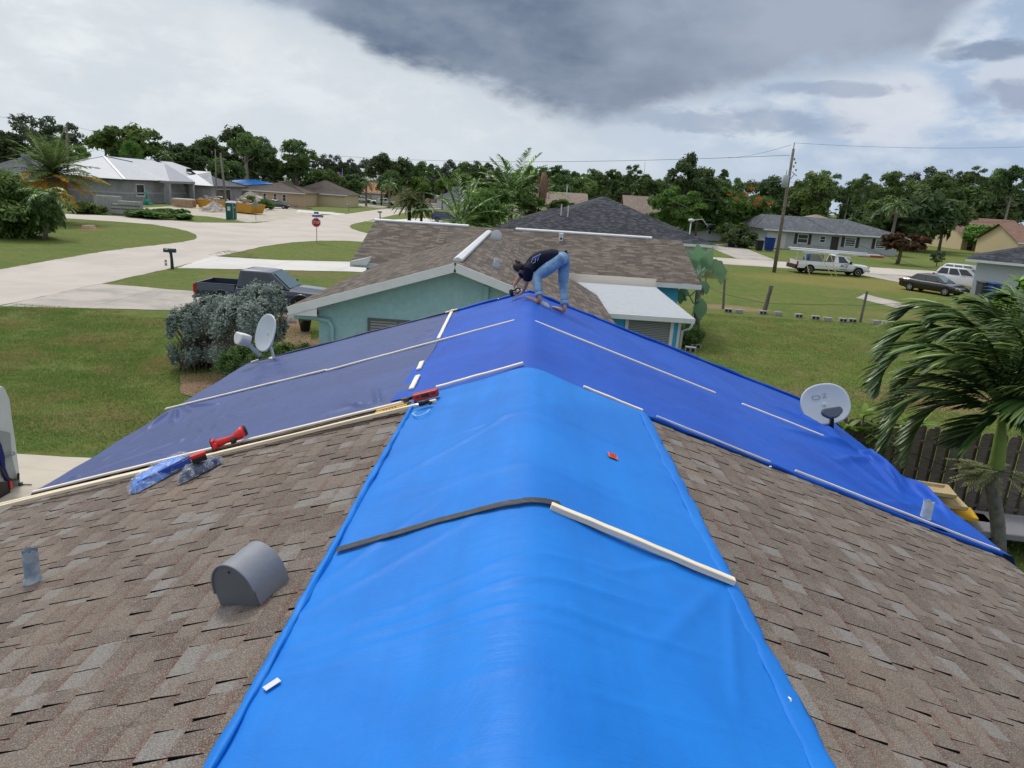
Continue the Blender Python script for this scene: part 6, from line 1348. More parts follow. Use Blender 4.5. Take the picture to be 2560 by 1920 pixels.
# stump with red mulch
b=g(222,570); o=MB().lathe([(0,.25),(.5,.25),(.6,0)],(0,0,0),12).build('tree_stump',mat('stump',(.42,.33,.24),.9,.2,3,.2)); o.location=tuple(b); tag(o,'cut tree stump in red soil on the round lawn','stump')
# trash bins
def bin_(label,px,py,m,Y=None): 
    b=g(px,py); t=thing('wheelie_bin',label,'bin',tuple(b)); mb=MB(); mb.add([(-.26,-.3,.05),(.26,-.3,.05),(.26,.3,.05),(-.26,.3,.05),(-.32,-.36,1.0),(.32,-.36,1.0),(.32,.36,1.05),(-.32,.36,1.05)],[(0,1,5,4),(1,2,6,5),(2,3,7,6),(3,0,4,7),(4,5,6,7)]); mb.build('tub',m,t); MB().box((0,0,1.08),(.7,.8,.07),rx=.06).build('lid',m,t,bevel=.02); return t
blu=mat('bin_blue',(.01,.04,.20),.5); dkb=mat('bin_dark',(.015,.017,.022),.6)
bin_('blue recycling bin beside the garage of the long grey house',1921,628,blu).scale=(1.7,1.7,1.7); bin_('dark bin just left of the blue bin by the grey house',1896,627,dkb).scale=(1.4,1.4,1.3); bin_('dark bin in the tree shade, leftmost of those by the grey house',1828,618,dkb).scale=(1.5,1.5,1.4)
bin_('dark grey bin against the white garage wing at right',2452,744,mat('bin_grey',(.06,.07,.08),.6)).scale=(1.1,1.1,1.1); bin_('dark blue bin against the white garage wing right of the grey one',2477,748,blu).scale=(1.1,1.1,1.1)
# red and white boards on the lawn
b=g(2176,643); t=thing('plank_pile','red and white planks lying on the lawn before the long grey house','planks',tuple(b)); 
MB().box((0,0,.15),(3.4,.8,.2)).build('red_plank',mat('plank_red',(.5,.05,.07),.6),t); MB().box((-.3,.3,.35),(3.2,.6,.06)).build('white_plank',swh,t); MB().box((.2,-.3,.30),(3.0,.25,.05)).build('white_plank',swh,t)
# cones/basket like white thing on the work truck's hood side
b=gy(2122,646,66.5); o=MB().lathe([(.0,0),(.28,0),(.28,.35),(0,.35)],(0,0,0),10).build('bucket',swh); o.location=(float(b[0]),66.8,float(b[2])-.25); tag(o,'white bucket on the hood of the white work truck','bucket')
# utility poles
polem=mat('weathered_pole',(.19,.16,.135),.9,.2,3,.3,.5,12); wirem=mat('wire',(.07,.07,.075),.6)
def upole(label,px,py,tx,ty,r0=.17,r1=.11):
    b=g(px,py); T_=gy(tx,ty,b[1]); t=thing('utility_pole',label,'utility pole',tuple(b)); mb=MB(); mb.tube([(0,0,-.2),tuple((T_-b)*.5),tuple(T_-b)],[r0,(r0+r1)/2,r1],12); mb.build('shaft',polem,t,smooth=True); return t,b,T_
pR,bR,tR=upole('tall leaning wooden utility pole with a transformer right of centre',1935,681,1984,372)
MB().tube([tuple(tR-bR),tuple(gy(1986,357,bR[1])-bR)],.035,6).build('top_pin',steel,pR)
q=gy(1963,453,bR[1]-.3)-bR; mb=MB(); mb.lathe([(0,-.55),(.27,-.5),(.27,.5),(.2,.55),(0,.55)],q,14); mb.tube([q+np.array([0,0,.55]),q+np.array([0,0,.95])],.04,6); mb.build('transformer',mat('transformer_grey',(.42,.46,.48),.5),pR,smooth=True)
q=gy(1989,411,bR[1])-bR
for k in range(4): 
    mb=MB(); a=gy(1986+[0,3,-2,4][k],398+k*9,bR[1])-bR; mb.lathe([(.03,-.1),(.10,-.06),(.04,0),(.10,.06),(.03,.1)],a,8); mb.build('insulator',mat('insulator_grey',(.2,.21,.22),.4),pR)
mb=MB(); mb.tube([gy(1980,430,bR[1])-bR,gy(1992,440,bR[1])-bR],.03,6); mb.tube([gy(1976,448,bR[1])-bR,gy(1985,436,bR[1])-bR],.03,6); mb.build('bracket',steel,pR)
pC,bC,tC=upole('wooden utility pole with a transformer behind the black roof',1602,520,1613,405); 
q=gy(1609,445,bC[1]-.3)-bC; mb=MB(); mb.lathe([(0,-.7),(.35,-.65),(.35,.6),(0,.7)],q,12); mb.build('transformer',mat('transformer_grey'),pC,smooth=True)
pL,bL,tL=upole('leaning wooden utility pole beside the portable toilet',570,548,551,383)
pL2,_,_=upole('thin pole with a lamp arm behind the unfinished house',542,440+80,538,372,.12,.08)
pW,bW,tW=upole('wooden utility pole before the wispy dark tree at upper left',172,500,166,310,.2,.13)
upole('short wooden pole down the left street before the beige house',1024,510,1028,425,.14,.1)
for (px,py,ty) in [(2240,560,487),(1110,520,432),(757,500,400),(1470,520,445)]: upole('distant grey pole among the trees, top near pixel column of the treeline' if 0 else {2240:'distant pole in front of the pines above the cream house',1110:'distant pole left of the coconut palm',757:'distant pole beside the round clipped tree',1470:'distant pole above the black roof ridge'}[px],px,py,px-(1280-px)*.004,ty,.12,.09)
def wire(label,a,b,Ya,Yb,sag,r=.012,n=24,name='power_line'):
    A=Vector(gy(a[0],a[1],Ya)); B=Vector(gy(b[0],b[1],Yb)); P=[A.lerp(B,i/n)-Vector((0,0,sag*4*(i/n)*(1-i/n))) for i in range(n+1)]
    o=MB().tube(P,r,4).build(name,wirem); tag(o,label,'power line'); return o
YR=float(bR[1]); YC=float(bC[1]); YL=float(bL[1]); YW=float(bW[1])
W_=[('top wire from the right pole off the right edge',(1985,357),(2570,367),YR,YR+3,.25,.014),
('top wire from the right pole to the left, crossing the sky',(1978,362),(1820,395),YR,YR+20,.2,.014),
('long thin wire across the sky from the left pole to the right pole',(1975,388),(640,371),YR,120,1.2,.02),
('thick service cable sagging from the right pole to the centre pole',(1955,452),(1606,455),YR,YC,1.3,.035),
('wire right of the pole passing the pines, upper of two',(1975,455),(2570,493),YR,YR,.5,.016),
('wire right of the pole passing the pines, lower of two',(1975,465),(2570,507),YR,YR,.8,.016),
('slack cable from the right pole down to the right houses',(1980,470),(2570,550),YR,YR+14,1.2,.02),
('cable from the right pole falling to the white garage wing',(1960,510),(2500,705),YR,60,1.2,.02),
('wire from right pole to far grey houses passing before the orange-flowered tree',(1955,500),(1700,485),YR,100,.5,.02),
('guy cable slanting from the right pole to the lawn at left',(1957,480),(1830,590),YR,YR+6,1.0,.02),
('service wire from the centre pole to the left palms, upper',(1600,455),(1380,522),YC,75,.6,.02),
('service wire from the centre pole to the left palms, lower',(1600,458),(1300,530),YC,72,1.6,.02),
('wire from centre pole down to the black roof',(1606,458),(1722,520),YC,62,.8,.02),
('wire at the left edge above the red house roof, thick upper',(-10,348),(170,350),80,YW,.3,.03),
('wire at the left edge slanting down to the red house',(160,352),(-10,395),YW,90,.3,.025),
('high thin wire from the left edge to the wispy tree pole',(-10,290),(168,312),60,YW,.2,.014),
('thin wire from the wispy tree pole to the lamp pole over the grey house',(168,312),(545,375),YW,140,.6,.02),
('lower wire from the wispy tree pole to the leaning pole',(168,350),(553,402),YW,YL,1.2,.025),
('wire from the leaning pole to the round clipped tree',(553,400),(755,446),YL,150,.7,.02),
('long low wire from the leaning pole across the street to the palms',(553,440),(1100,480),YL,150,.9,.02),
('thin wire from the leaning pole up to the long sky wire',(552,390),(640,371),YL,120,.1,.016)]
for a in W_: wire(*a)
# flag
b=g(856,507); t=thing('flagpole','white flagpole with a striped flag on the green lawn across the street','flagpole',tuple(b)); z=Zp(853,420,b[1]); mb=MB(); mb.tube([(0,0,0),(0,0,z)],.05,6); mb.build('pole',swh,t)
fz=z-.9; 
for i in range(7): MB().bb((-1.35,0,fz-1.5+i*.2),(-.05,.03,fz-1.5+i*.2+.195)).build('stripe',sg if i%2==0 else swh,t)
MB().bb((-.75,-.02,fz-.85),(-.05,-.005,fz-.1)).build('canton',sblue,t)
# fence posts and line of blocks
postm=mat('grey_post',(.16,.145,.12),.9,.2,6,.3)
G2=[(1808,772,1812,698),(1912,783,1931,714),(2150,806,2168,728)]
tops=[]
for i,(bx,by,tx,ty) in enumerate(G2):
    b=g(bx,by); T_=gy(tx,ty,b[1]); t=MB().tube([(0,0,-.1),tuple((T_-b))],[.075,.06],8).build('fence_post',postm); t.location=tuple(b); tag(t,['leaning grey fence post near the bird of paradise plant','grey fence post with a second prop behind it, middle of the row','grey fence post right of the line of concrete blocks'][i],'post'); tops.append((b,T_))
b=g(1906,784); T_=gy(1926,715,b[1]+.3); o=MB().tube([(0,0,-.1),tuple(T_-b)],.06,6).build('fence_prop',postm); o.location=tuple(b); tag(o,'slanted prop post beside the middle fence post','post')
b=g(1764,706); T_=gy(1767,672,b[1]); o=MB().tube([(0,0,-.1),tuple(T_-b)],.05,6).build('fence_post',postm); o.location=tuple(b); tag(o,'thin dark post under the big plant leaves','post')
P=[gy(1735,700,45),tops[0][1]*.5+tops[0][0]*.5,tops[1][1]*.35+tops[1][0]*.65,tops[2][1]*.55+tops[2][0]*.45,gy(2400,750,46)]
tag(MB().tube(P,.012,4).build('fence_wire',wirem),'single wire strung along the grey fence posts','wire')
rg=random.Random(12)
cbm=conc('cinder',(.40,.39,.36),(.28,.27,.25),0,3)
for i,(px,py) in enumerate([(1906,786),(1944,789),(1995,794),(2038,799),(2068,803),(2106,805),(2130,806),(2188,810),(2212,812),(2236,814),(2262,817),(2290,820),(1820,781),(1846,783),(1725,880),(1737,872)]):
    b=g(px,py); t=thing('concrete_block','%s'%('grey concrete block in the row along the fence line' if i<14 else ('hollow concrete block by the sunroom corner, front one' if i==14 else 'hollow concrete block by the sunroom corner, rear one')),'concrete block',(float(b[0]),float(b[1]),0),rg.uniform(-.3,.3),'concrete blocks along the fence line' if i<14 else None)
    mb=MB(); mb.bb((-.2,-.1,.0),(.2,.1,.2)); mb.build('block',cbm,t,bevel=.008)
    for x in ((-.09,.09) if i%3!=1 else ()): mb=MB(); mb.bb((x-.06,-.103,.04),(x+.06,-.098,.16)) ; mb.build('cavity',black,t)
    t.scale=(1.05,1.05,1.05)
# ================================================================ vegetation
fol_g=foliage('leaf_green',(.055,.105,.026),(.15,.235,.052)); fol_d=foliage('leaf_dark',(.042,.078,.026),(.11,.165,.045)); fol_b=foliage('leaf_bright',(.06,.13,.02),(.14,.24,.04))
fol_p=foliage('pine_needles',(.05,.095,.025),(.13,.20,.05)); fol_grey=foliage('leaf_greyish',(.045,.065,.035),(.11,.135,.075)); fol_silver=foliage('silver_leaf',(.16,.22,.19),(.38,.45,.41),(.5,.56,.52),.5,.15)
fol_red=foliage('leaf_red',(.12,.025,.018),(.07,.07,.02),(.30,.05,.03)); fol_oran=foliage('poinciana_leaf',(.045,.10,.018),(.11,.20,.03),None); flower=foliage('orange_flower',(.40,.08,.015),(.52,.15,.03))
palmg=foliage('palm_leaf',(.045,.10,.028),(.13,.22,.055),(.38,.50,.16),.35,.35,None,.08,.84); palmo=foliage('date_palm_leaf',(.07,.115,.03),(.14,.19,.055)); palmy=foliage('yellow_frond',(.62,.34,.05),(.70,.46,.10)); dead=foliage('dead_frond',(.18,.11,.06),(.30,.21,.12))
bark=mat('bark',(.15,.12,.095),.95,.1,4,.35,.6,14); palmbark=mat('palm_bark',(.20,.175,.15),.95,.1,6,.35,.6,30); whitebark=mat('pale_bark',(.30,.27,.23),.95,.1,4,.3)
def quads(C,N,S,asp=1.7,rg=rng):
    n=len(C); N=N/np.linalg.norm(N,axis=1,keepdims=True); r=rg.normal(size=(n,3)); U=np.cross(N,r); U/=np.linalg.norm(U,axis=1,keepdims=True)+1e-9; Vv=np.cross(N,U); S=S[:,None]
    A=C-U*S*.5*asp; B=C+Vv*S*.32; D=C+U*S*.5*asp; E_=C-Vv*S*.32
    V=np.stack([A,B,D,E_],1).reshape(-1,3); F=np.arange(n*4).reshape(n,4); return V,F
def crown_pts(nl,nleaf,seed,lr=(.22,.38),flat=1.,shape='round',hollow=.55,asp=1.):
    rg=np.random.default_rng(seed); L=[]
    while len(L)<nl:
        p=rg.uniform(-1,1,3)
        r=np.linalg.norm(p)
        if r>1 or r<hollow*.7: continue
        if shape=='umbrella' and p[2]<-.1: continue
        if shape=='cone' and math.hypot(p[0],p[1])>1-.5*(p[2]+1)+.1: continue
        if shape=='pine' and rg.random()<.3: p[2]*=.6
        L.append(p*.78)
    L=np.array(L)*np.array([1,1,asp]); R=rg.uniform(lr[0],lr[1],nl)*min(1,asp**.45); k=rg.integers(0,nl,nleaf); d=rg.normal(size=(nleaf,3)); d/=np.linalg.norm(d,axis=1,keepdims=True); d[:,2]=np.where(d[:,2]<-.35,-d[:,2]*.6,d[:,2])
    rad=R[k]*(rg.uniform(.55,1.08,nleaf)); P=L[k]+d*rad[:,None]*np.array([1,1,flat]); return P,d,rg,L,R
CR={}
def crown(kind,seed,nl,nleaf,size,m,asp=1.,**kw):
    key=(kind,seed,asp); kw['asp']=asp
    if key in CR: return CR[key]
    P,d,rg,L,R=crown_pts(nl,nleaf,seed,**kw); N=d+rg.normal(size=d.shape)*.55+np.array([0,0,.35]); S=size*rg.uniform(.6,1.35,len(P)); V,F=quads(P,N,S,rg=rg)
    zl,zh=np.percentile(V[:,2],[.5,99.5]); xy=np.percentile(np.abs(V[:,:2]),99); V[:,2]=(V[:,2]-zl)/(zh-zl); V[:,:2]/=xy; L=L.copy(); L[:,2]=(L[:,2]-zl)/(zh-zl)*2-1
    me=npmesh('crown',V,F,m); CR[key]=(me,L,R); return CR[key]
def trunk_mesh(L,h0,wx,hz,tr,seed,m,lean=0,nb=7):
    """trunk to crown base plus limbs into lumps; real units"""
    rg=random.Random(seed); mb=MB(); top=Vector((lean,0,h0+hz*.35)); mb.tube([(0,0,-.1),(lean*.3+tr*.4*rg.uniform(-1,1),0,h0*.5),(lean*.8,0,h0),tuple(top)],[tr*1.25,tr,tr*.85,tr*.45],8)
    for i in range(min(nb,len(L))):
        l=L[i]; e=Vector((l[0]*wx,l[1]*wx,h0+hz*(l[2]+1)/2)); s=Vector((lean*.8,0,h0*rg.uniform(.75,1.0)+hz*.05)); mid=s.lerp(e,.5)+Vector((rg.uniform(-.1,.1)*wx,rg.uniform(-.1,.1)*wx,-hz*.04)); mb.tube([s,mid,e],[tr*.5,tr*.3,tr*.1],6)
    return mb.mesh('trunk',m,True)
VAR={
 'broad':dict(args=[('b',s,34,5200,.10) for s in (1,2,3)],m=fol_g,kw=dict(lr=(.2,.36))),
 'dark':dict(args=[('d',s,36,5200,.10) for s in (4,5,6)],m=fol_d,kw=dict(lr=(.2,.34))),
 'pine':dict(args=[('p',s,30,4600,.08) for s in (7,8,9)],m=fol_p,kw=dict(lr=(.2,.34),flat=.7,hollow=.6)),
 'wispy':dict(args=[('w',s,44,3800,.075) for s in (10,11)],m=fol_grey,kw=dict(lr=(.14,.26),hollow=.5)),
 'bright':dict(args=[('y',s,30,5000,.11) for s in (12,13)],m=fol_b,kw=dict(lr=(.22,.36))),
 'dense':dict(args=[('q',14,60,11000,.07)],m=fol_g,kw=dict(lr=(.28,.36),hollow=.8)),
 'poinc':dict(args=[('o',s,46,9000,.07) for s in (16,17)],m=fol_oran,kw=dict(lr=(.2,.32),flat=.5,hollow=.6)),
 'red':dict(args=[('r',18,30,3500,.10)],m=fol_red,kw=dict(lr=(.16,.28))),
 'cone':dict(args=[('c',19,36,5200,.10)],m=fol_d,kw=dict(lr=(.18,.3),shape='cone')),
 'bushy':dict(args=[('u',20,44,9500,.085)],m=fol_g,kw=dict(lr=(.26,.4),hollow=.7)),
}
cnt={}
def tree(kind,label,px,Y,top,wpx,bot=None,name='tree',cat='tree',tr=None,lean=0,group=None,basepx=None,seed=None,barkm=None,v=None,depth=None):
    """px: centre column of the crown; Y distance; top: pixel row of its top; bot: pixel row of crown bottom"""
    if basepx: b=g(*basepx); Y=float(b[1])
    c=gy(px,top,Y); x=float(c[0]); H=float(c[2]); base=(x if not basepx else float(b[0]))
    wx=wpx/FP*Y/2*.93; 
    hb=float(gy(px,bot,Y)[2]) if bot else H*.25
    hb=max(hb,0.02); A=VAR[kind]; cnt[kind]=cnt.get(kind,-1)+1; a=A['args'][(cnt[kind] if v is None else v)%len(A['args'])]
    hz0=H-hb; asp=min((.35,.5,.7,.9,1.2,1.6),key=lambda q:abs(q-hz0/(2*wx))); me,L,R=crown(a[0],a[1],a[2],a[3],a[4],A['m'],asp=asp,**A['kw'])
    t=thing(name,label,cat,(base,Y,0),0,group); o=link('crown',me,t); hz=H-hb; o.location=(x-base,0,hb-hz*.05); o.scale=(wx*1.04,(depth or wx)*1.04,hz*1.05); o.rotation_euler[2]=rng.uniform(0,6.28) if kind not in('poinc',) else .3
    tr=tr or max(.12,wx*.06)
    if hb>.3 or kind in('pine','wispy'):
        rz=o.rotation_euler[2]; ca,sa=math.cos(rz),math.sin(rz); L2=[(l[0]*ca-l[1]*sa,l[0]*sa+l[1]*ca,l[2]) for l in L]
        tm=trunk_mesh(L2,max(hb,.4),wx,hz,tr,int(px),barkm or bark,lean=x-base); link('trunk',tm,t)
    return t
def Yof(px,py): return float(g(px,py)[1])
# --- left
tree('wispy','wide wispy dark grey-green tree at upper left behind the wooden pole',108,140,293,150,390)
tree('dark','dark low tree at the left edge behind the red house',12,135,331,90,400)
tree('dark','dark tree filling the gap between the wispy tree and the small bright pair',60,150,356,120,410)
tree('bright','small bright green tree behind the yellowing palm, left of a pair',146,118,354,62,425)
tree('bright','small bright green tree behind the yellowing palm, right of a pair',197,120,366,58,432)
tree('broad','large round tree with see-through lower limbs behind the unfinished house',318,168,314,160,392,v=0,tr=.7)
tree('bright','pale upright shrub before the large round tree',325,150,352,44,410)
tree('wispy','thin greyish treetop right of the large round tree',430,185,356,90,415)
tree('dark','dark tree right of the thin greyish treetop',465,175,366,96,430)
tree('dark','tall dark clustered tree behind the lamp pole',520,185,344,96,430)
tree('dark','high dark ragged crown, tallest behind the blue-patched house',600,190,318,110,440)
tree('pine','bright green pine with a long bare leaning trunk before the tall dark crown',612,160,331,98,388,barkm=whitebark,tr=.45)
tree('wispy','dark ragged crown edge right of the bright pine',660,190,344,60,420)
tree('broad','green mid-height tree below the bare pine trunk, left side',560,150,398,90,447)
tree('dark','green mid-height tree below the bare pine trunk, right side',655,165,372,90,447)
tree('dark','dark tree between the pine trunk and the domed pine',700,180,402,80,447)
tree('pine','domed dark green pine standing alone above the brown roof',738,165,350,92,415,tr=.5)
tree('dark','lower dark mass beneath the domed pine',735,168,395,90,446)
b=g(800,511); tree('dense','round densely clipped tree on the green lawn across the street',807,None,427,106,487,basepx=(800,511),tr=.35,v=0)
tree('wispy','pair of feathery palms and bare trunks right of the clipped tree',800,210,387,60,440,name='tree')
tree('wispy','greyish treetop above the flagpole, left',828,215,388,50,440)
tree('dark','low trees just left of the flagpole',850,220,408,70,450)
tree('wispy','loose pale tree right of the flagpole',875,215,398,46,455)
tree('wispy','loose greyish tree left of the big dark crown',912,225,399,58,460)
tree('dark','big dark round crown above the terracotta roof, left half',955,195,385,74,455)
tree('dark','big dark round crown above the terracotta roof, right half',1005,198,396,72,460)
tree('dark','palm-like dark clump before the terracotta house, left',880,175,436,52,489)
tree('dark','dark clump before the terracotta house, right',975,180,428,60,490)
tree('bright','bright shrub beside the beige gabled house',1045,200,445,60,478)
tree('bright','round yellow-green bush beside the distant blue truck house',1108,190,444,44,473)
# treeline centre: individual crowns
specs=[(1052,404,60,'pine'),(1078,410,44,'pine'),(1062,430,70,'broad'),(1098,415,54,'wispy'),(1130,402,60,'wispy'),(1165,406,58,'pine'),(1148,428,80,'broad'),(1196,403,40,'pine'),(1222,408,46,'pine'),(1190,440,90,'broad'),(1240,428,80,'dark'),(1262,418,50,'wispy'),(1318,416,60,'broad'),(1352,418,50,'pine'),(1385,414,62,'pine'),(1410,440,110,'dark'),(1440,430,60,'pine'),(1486,424,56,'pine'),(1470,448,110,'broad'),(1523,424,52,'pine'),(1548,430,54,'pine'),(1556,450,110,'dark'),(1585,412,40,'pine'),(1618,438,74,'pine'),(1640,455,90,'broad'),(1655,450,60,'dark')]
for i,(x,t_,w,k) in enumerate(specs):
    tree(k,'%s treetop in the distant row behind the black roof'%{'pine':'pine-like','broad':'rounded green','wispy':'thin greyish','dark':'dark'}[k],x,210+((i*37)%50),t_,w*1.1,int(t_+(70 if k!='pine' else 46)),group={'pine':'distant pine crowns behind the black roof','broad':'distant rounded crowns behind the black roof','wispy':'distant thin crowns behind the black roof','dark':'distant dark crowns behind the black roof'}[k])
# right
tree('dark','dark tapering evergreen rising above the orange-flowered tree',1722,112,386,96,520,v=1)
tree('dark','dark shoulder of the evergreen, wider and lower',1760,114,420,90,520,v=2)
b=(1762,598)
T_o=tree('poinc','broad spreading tree with orange flowers across the street',1790,None,452,300,588,basepx=b,tr=.42,depth=7)
tree('poinc','leafy left limb tree in front of the pale grey shed, no flowers',1700,100,470,120,560,v=1)
# flowers on it
P_=[(1843,497),(1766,487),(1788,487),(1748,492),(1822,486),(1876,470),(1895,500),(1926,508),(1890,510),(1757,521),(1785,450),(1772,500),(1900,495),(1868,488),(1760,510)]
Yb=float(T_o.location.y); C=[]
for (x,y) in P_:
    q=gy(x,y,Yb-5.5)
    for k in range(26): C.append(q+np.array([rng.normal()*.3,rng.normal()*.4,rng.normal()*.13]))
C=np.array(C)-np.array(T_o.location); V,F=quads(C,rng.normal(size=C.shape)+np.array([0,-.5,.6]),np.full(len(C),.22)); link('blossoms',npmesh('blossoms',V,F,flower),T_o)
tree('dark','small palm-topped tree right of the evergreen tip',1812,125,424,30,470,v=0)
rs=[(1845,446,60,'pine'),(1880,455,80,'dark'),(1930,442,70,'dark'),(2045,434,90,'broad'),(2076,428,60,'pine'),(2020,450,120,'dark'),(2130,448,64,'pine'),(2168,436,52,'pine'),(2150,470,120,'dark'),(2190,460,60,'dark'),(2238,430,100,'pine'),(2235,470,120,'broad'),(2315,420,80,'wispy'),(2350,431,100,'pine'),(2330,465,130,'dark'),(2385,425,50,'wispy'),(2430,432,120,'pine'),(2450,416,40,'pine'),(2410,470,140,'broad'),(2500,422,70,'pine'),(2470,480,120,'dark'),(2545,416,80,'pine'),(2550,470,140,'dark'),(1980,470,80,'broad')]
for i,(x,t_,w,k) in enumerate(rs):
    tree(k,'%s crown in the tall row beyond the right-hand houses'%{'pine':'pine','broad':'rounded green','wispy':'bare greyish','dark':'dark'}[k],x,175+((i*29)%40),t_,w*1.08,int(t_+(95 if k!='pine' else 70)),group={'pine':'tall pine crowns beyond the right houses','broad':'tall rounded crowns beyond the right houses','wispy':'tall thin crowns beyond the right houses','dark':'tall dark crowns beyond the right houses'}[k],barkm=whitebark if k=='pine' else None)
tree('dark','huge dark drooping oak right of the long grey house',2285,130,490,240,592,tr=.8,v=1)
tree('broad','lighter green shoulder on the left of the huge oak',2215,134,495,110,570)
tree('dark','right lobe of the huge oak by the cream house',2375,136,500,110,560,v=2)
tree('red','low multi-stemmed shrub with red-brown leaves at the end of the grey house',2262,None,584,104,622,basepx=(2243,660),tr=.22,cat='shrub',name='shrub')
tree('wispy','nearly bare little shrub on the lawn right of the red-leaved shrub',2350,None,626,34,655,basepx=(2340,666),tr=.06,cat='shrub',name='shrub',v=1)
tree('bright','dark green layered tree before the black pickup at right edge',2498,None,565,130,612,basepx=(2475,630),tr=.15,v=0)
tree('bright','round leafy bush top just left of the utility pole base houses',1668,None,534,40,562,basepx=(1660,570),cat='bush',name='bush')
tree('dark','dark shrub under the pole-side tree by the bins',1845,None,560,100,612,basepx=(1850,618),cat='shrub',name='shrub')
# left near masses
tree('bushy','big glossy green bush at the left edge before the yellowing palm',22,None,436,160,632,basepx=(20,590),cat='bush',name='bush',depth=3.5)
tree('broad','drooping small dracaena-like plant beside the yellowing palm',115,None,480,70,560,basepx=(112,600),cat='tree',name='tree')
tree('bright','tall weeds by the block stack at the building site, left',205,None,505,95,533,basepx=(205,534),cat='weeds',name='weeds')
tree('bright','tall weeds between block stacks and the green toilet',400,None,522,150,543,basepx=(400,545),cat='weeds',name='weeds')
tree('bright','bright shrub left of the dark sedan by the peach house',628,None,490,40,515,basepx=(628,518),cat='shrub',name='shrub')
tree('bright','bright shrub beside the road sign back',662,None,498,44,522,basepx=(660,524),cat='shrub',name='shrub')
tree('red','low dark red shrubs by the brown-roofed house',760,None,498,60,510,basepx=(755,512),cat='shrub',name='shrub')
# mid palms' broad bush
tree('bushy','dense dark broadleaf bush between the coconut palms beyond the vent',1208,56,478,112,560,cat='bush',name='bush')
tree('bright','yellow-green bush behind the topped brown palm stalk',1400,85,500,90,535,cat='bush',name='bush')
tree('broad','green bush left of the topped brown stalk',1325,80,470,80,530,cat='bush',name='bush')
tree('bright','bushy green growth right of the young coconut palm',1230,75,470,80,520,cat='bush',name='bush')
# far wood mass
Cn=[];Nn=[]
rg=np.random.default_rng(99)
for i in range(900):
    az=rg.uniform(-.85,.85); Y=rg.uniform(255,300); x=Y*math.tan(az)*.98; top=rg.uniform(2.5,5.5); k=16; r=rg.uniform(1.5,3.5)
    d=rg.normal(size=(k,3)); d/=np.linalg.norm(d,axis=1,keepdims=True); Cn.append(np.array([x,Y,rg.uniform(.5,top)])+d*r); Nn.append(d+np.array([0,-.3,.4]))
Cn=np.concatenate(Cn); Nn=np.concatenate(Nn); V,F=quads(Cn,Nn,rg.uniform(1.2,2.4,len(Cn))); o=link('far_wood',npmesh('far_wood',V,F,fol_d)); tag(o,'continuous dark wood behind all the houses along the horizon','woodland',None,'stuff')
# ---------------------------------------------------------------- palms
def cr(P,n):
    P=[Vector(p) for p in P]; out=[]; Q=[P[0]*2-P[1]]+P+[P[-1]*2-P[-2]]; m_=len(P)-1
    for i in range(n+1):
        s=i/n*m_; j=min(int(s),m_-1); t=s-j; a,b,c,d=Q[j],Q[j+1],Q[j+2],Q[j+3]
        out.append(.5*((2*b)+(c-a)*t+(2*a-5*b+4*c-d)*t*t+(3*b-a-3*c+d)*t**3))
    return out
def frond(V,F,P,n,ll,w,rg,droop=.35,fwd=.55,wind=Vector((0,0,0)),seg=3,start=.12,up=.15,fullness=1.,rach=.018):
    C=cr(P,n)
    # rachis as thin strip pair
    for i in range(n):
        a,b=C[i],C[i+1]; t=(b-a).normalized(); s=t.cross(Vector((0,0,1))); s=s.normalized() if s.length>1e-3 else Vector((1,0,0)); r=rach*(1-i/n*.75); k=len(V); u=s.cross(t)*r
        V+= [tuple(a-s*r),tuple(a+s*r),tuple(b+s*r*.95),tuple(b-s*r*.95),tuple(a+u),tuple(b+u)]; F+=[(k,k+1,k+2,k+3),(k+4,k+1,k+2,k+5),(k,k+4,k+5,k+3)]
    for i in range(int(n*start),n+1):
        for sd in (-1,1):
            if rg.random()>fullness: continue
            f=i/n; t=(C[min(i+1,n)]-C[max(i-1,0)]).normalized(); s=t.cross(Vector((0,0,1))); s=s.normalized() if s.length>1e-3 else Vector((1,0,0)); s=s*sd; u=s.cross(t)*sd
            l=ll*(math.sin(PI*min(1,(f-start)/(1-start)*.78+.2)))**.7*rg.uniform(.8,1.15)
            d=(s*(1-fwd*f*.6)+t*(fwd+f*.4)+Vector((0,0,up+rg.uniform(-.15,.2)))+wind*(1+rg.uniform(-.3,.3))).normalized(); p=C[i]; k=len(V); ww=w*rg.uniform(.8,1.2); q=d.cross(Vector((rg.uniform(-.4,.4),rg.uniform(-.4,.4),1))).normalized()
            for j in range(seg+1):
                g_=j/seg; wd=ww*(math.sin(PI*(.18+.82*g_)))**.6*(1 if j<seg else 0.05); V+=[tuple(p-q*wd/2),tuple(p+q*wd/2)]
                d=(d+Vector((0,0,-droop*(.5+g_)))+wind*.25).normalized(); p=p+d*(l/seg)
            F+=[(k+2*j,k+2*j+1,k+2*j+3,k+2*j+2) for j in range(seg)]
def arc_frond(az,el,L,dr,n=6,o=Vector((0,0,0))):
    P=[o]; d=Vector((math.cos(az)*math.cos(el),math.sin(az)*math.cos(el),math.sin(el))); p=o.copy()
    for i in range(n): p=p+d*(L/n); P.append(p.copy()); d=(d+Vector((0,0,-dr))).normalized()
    return P
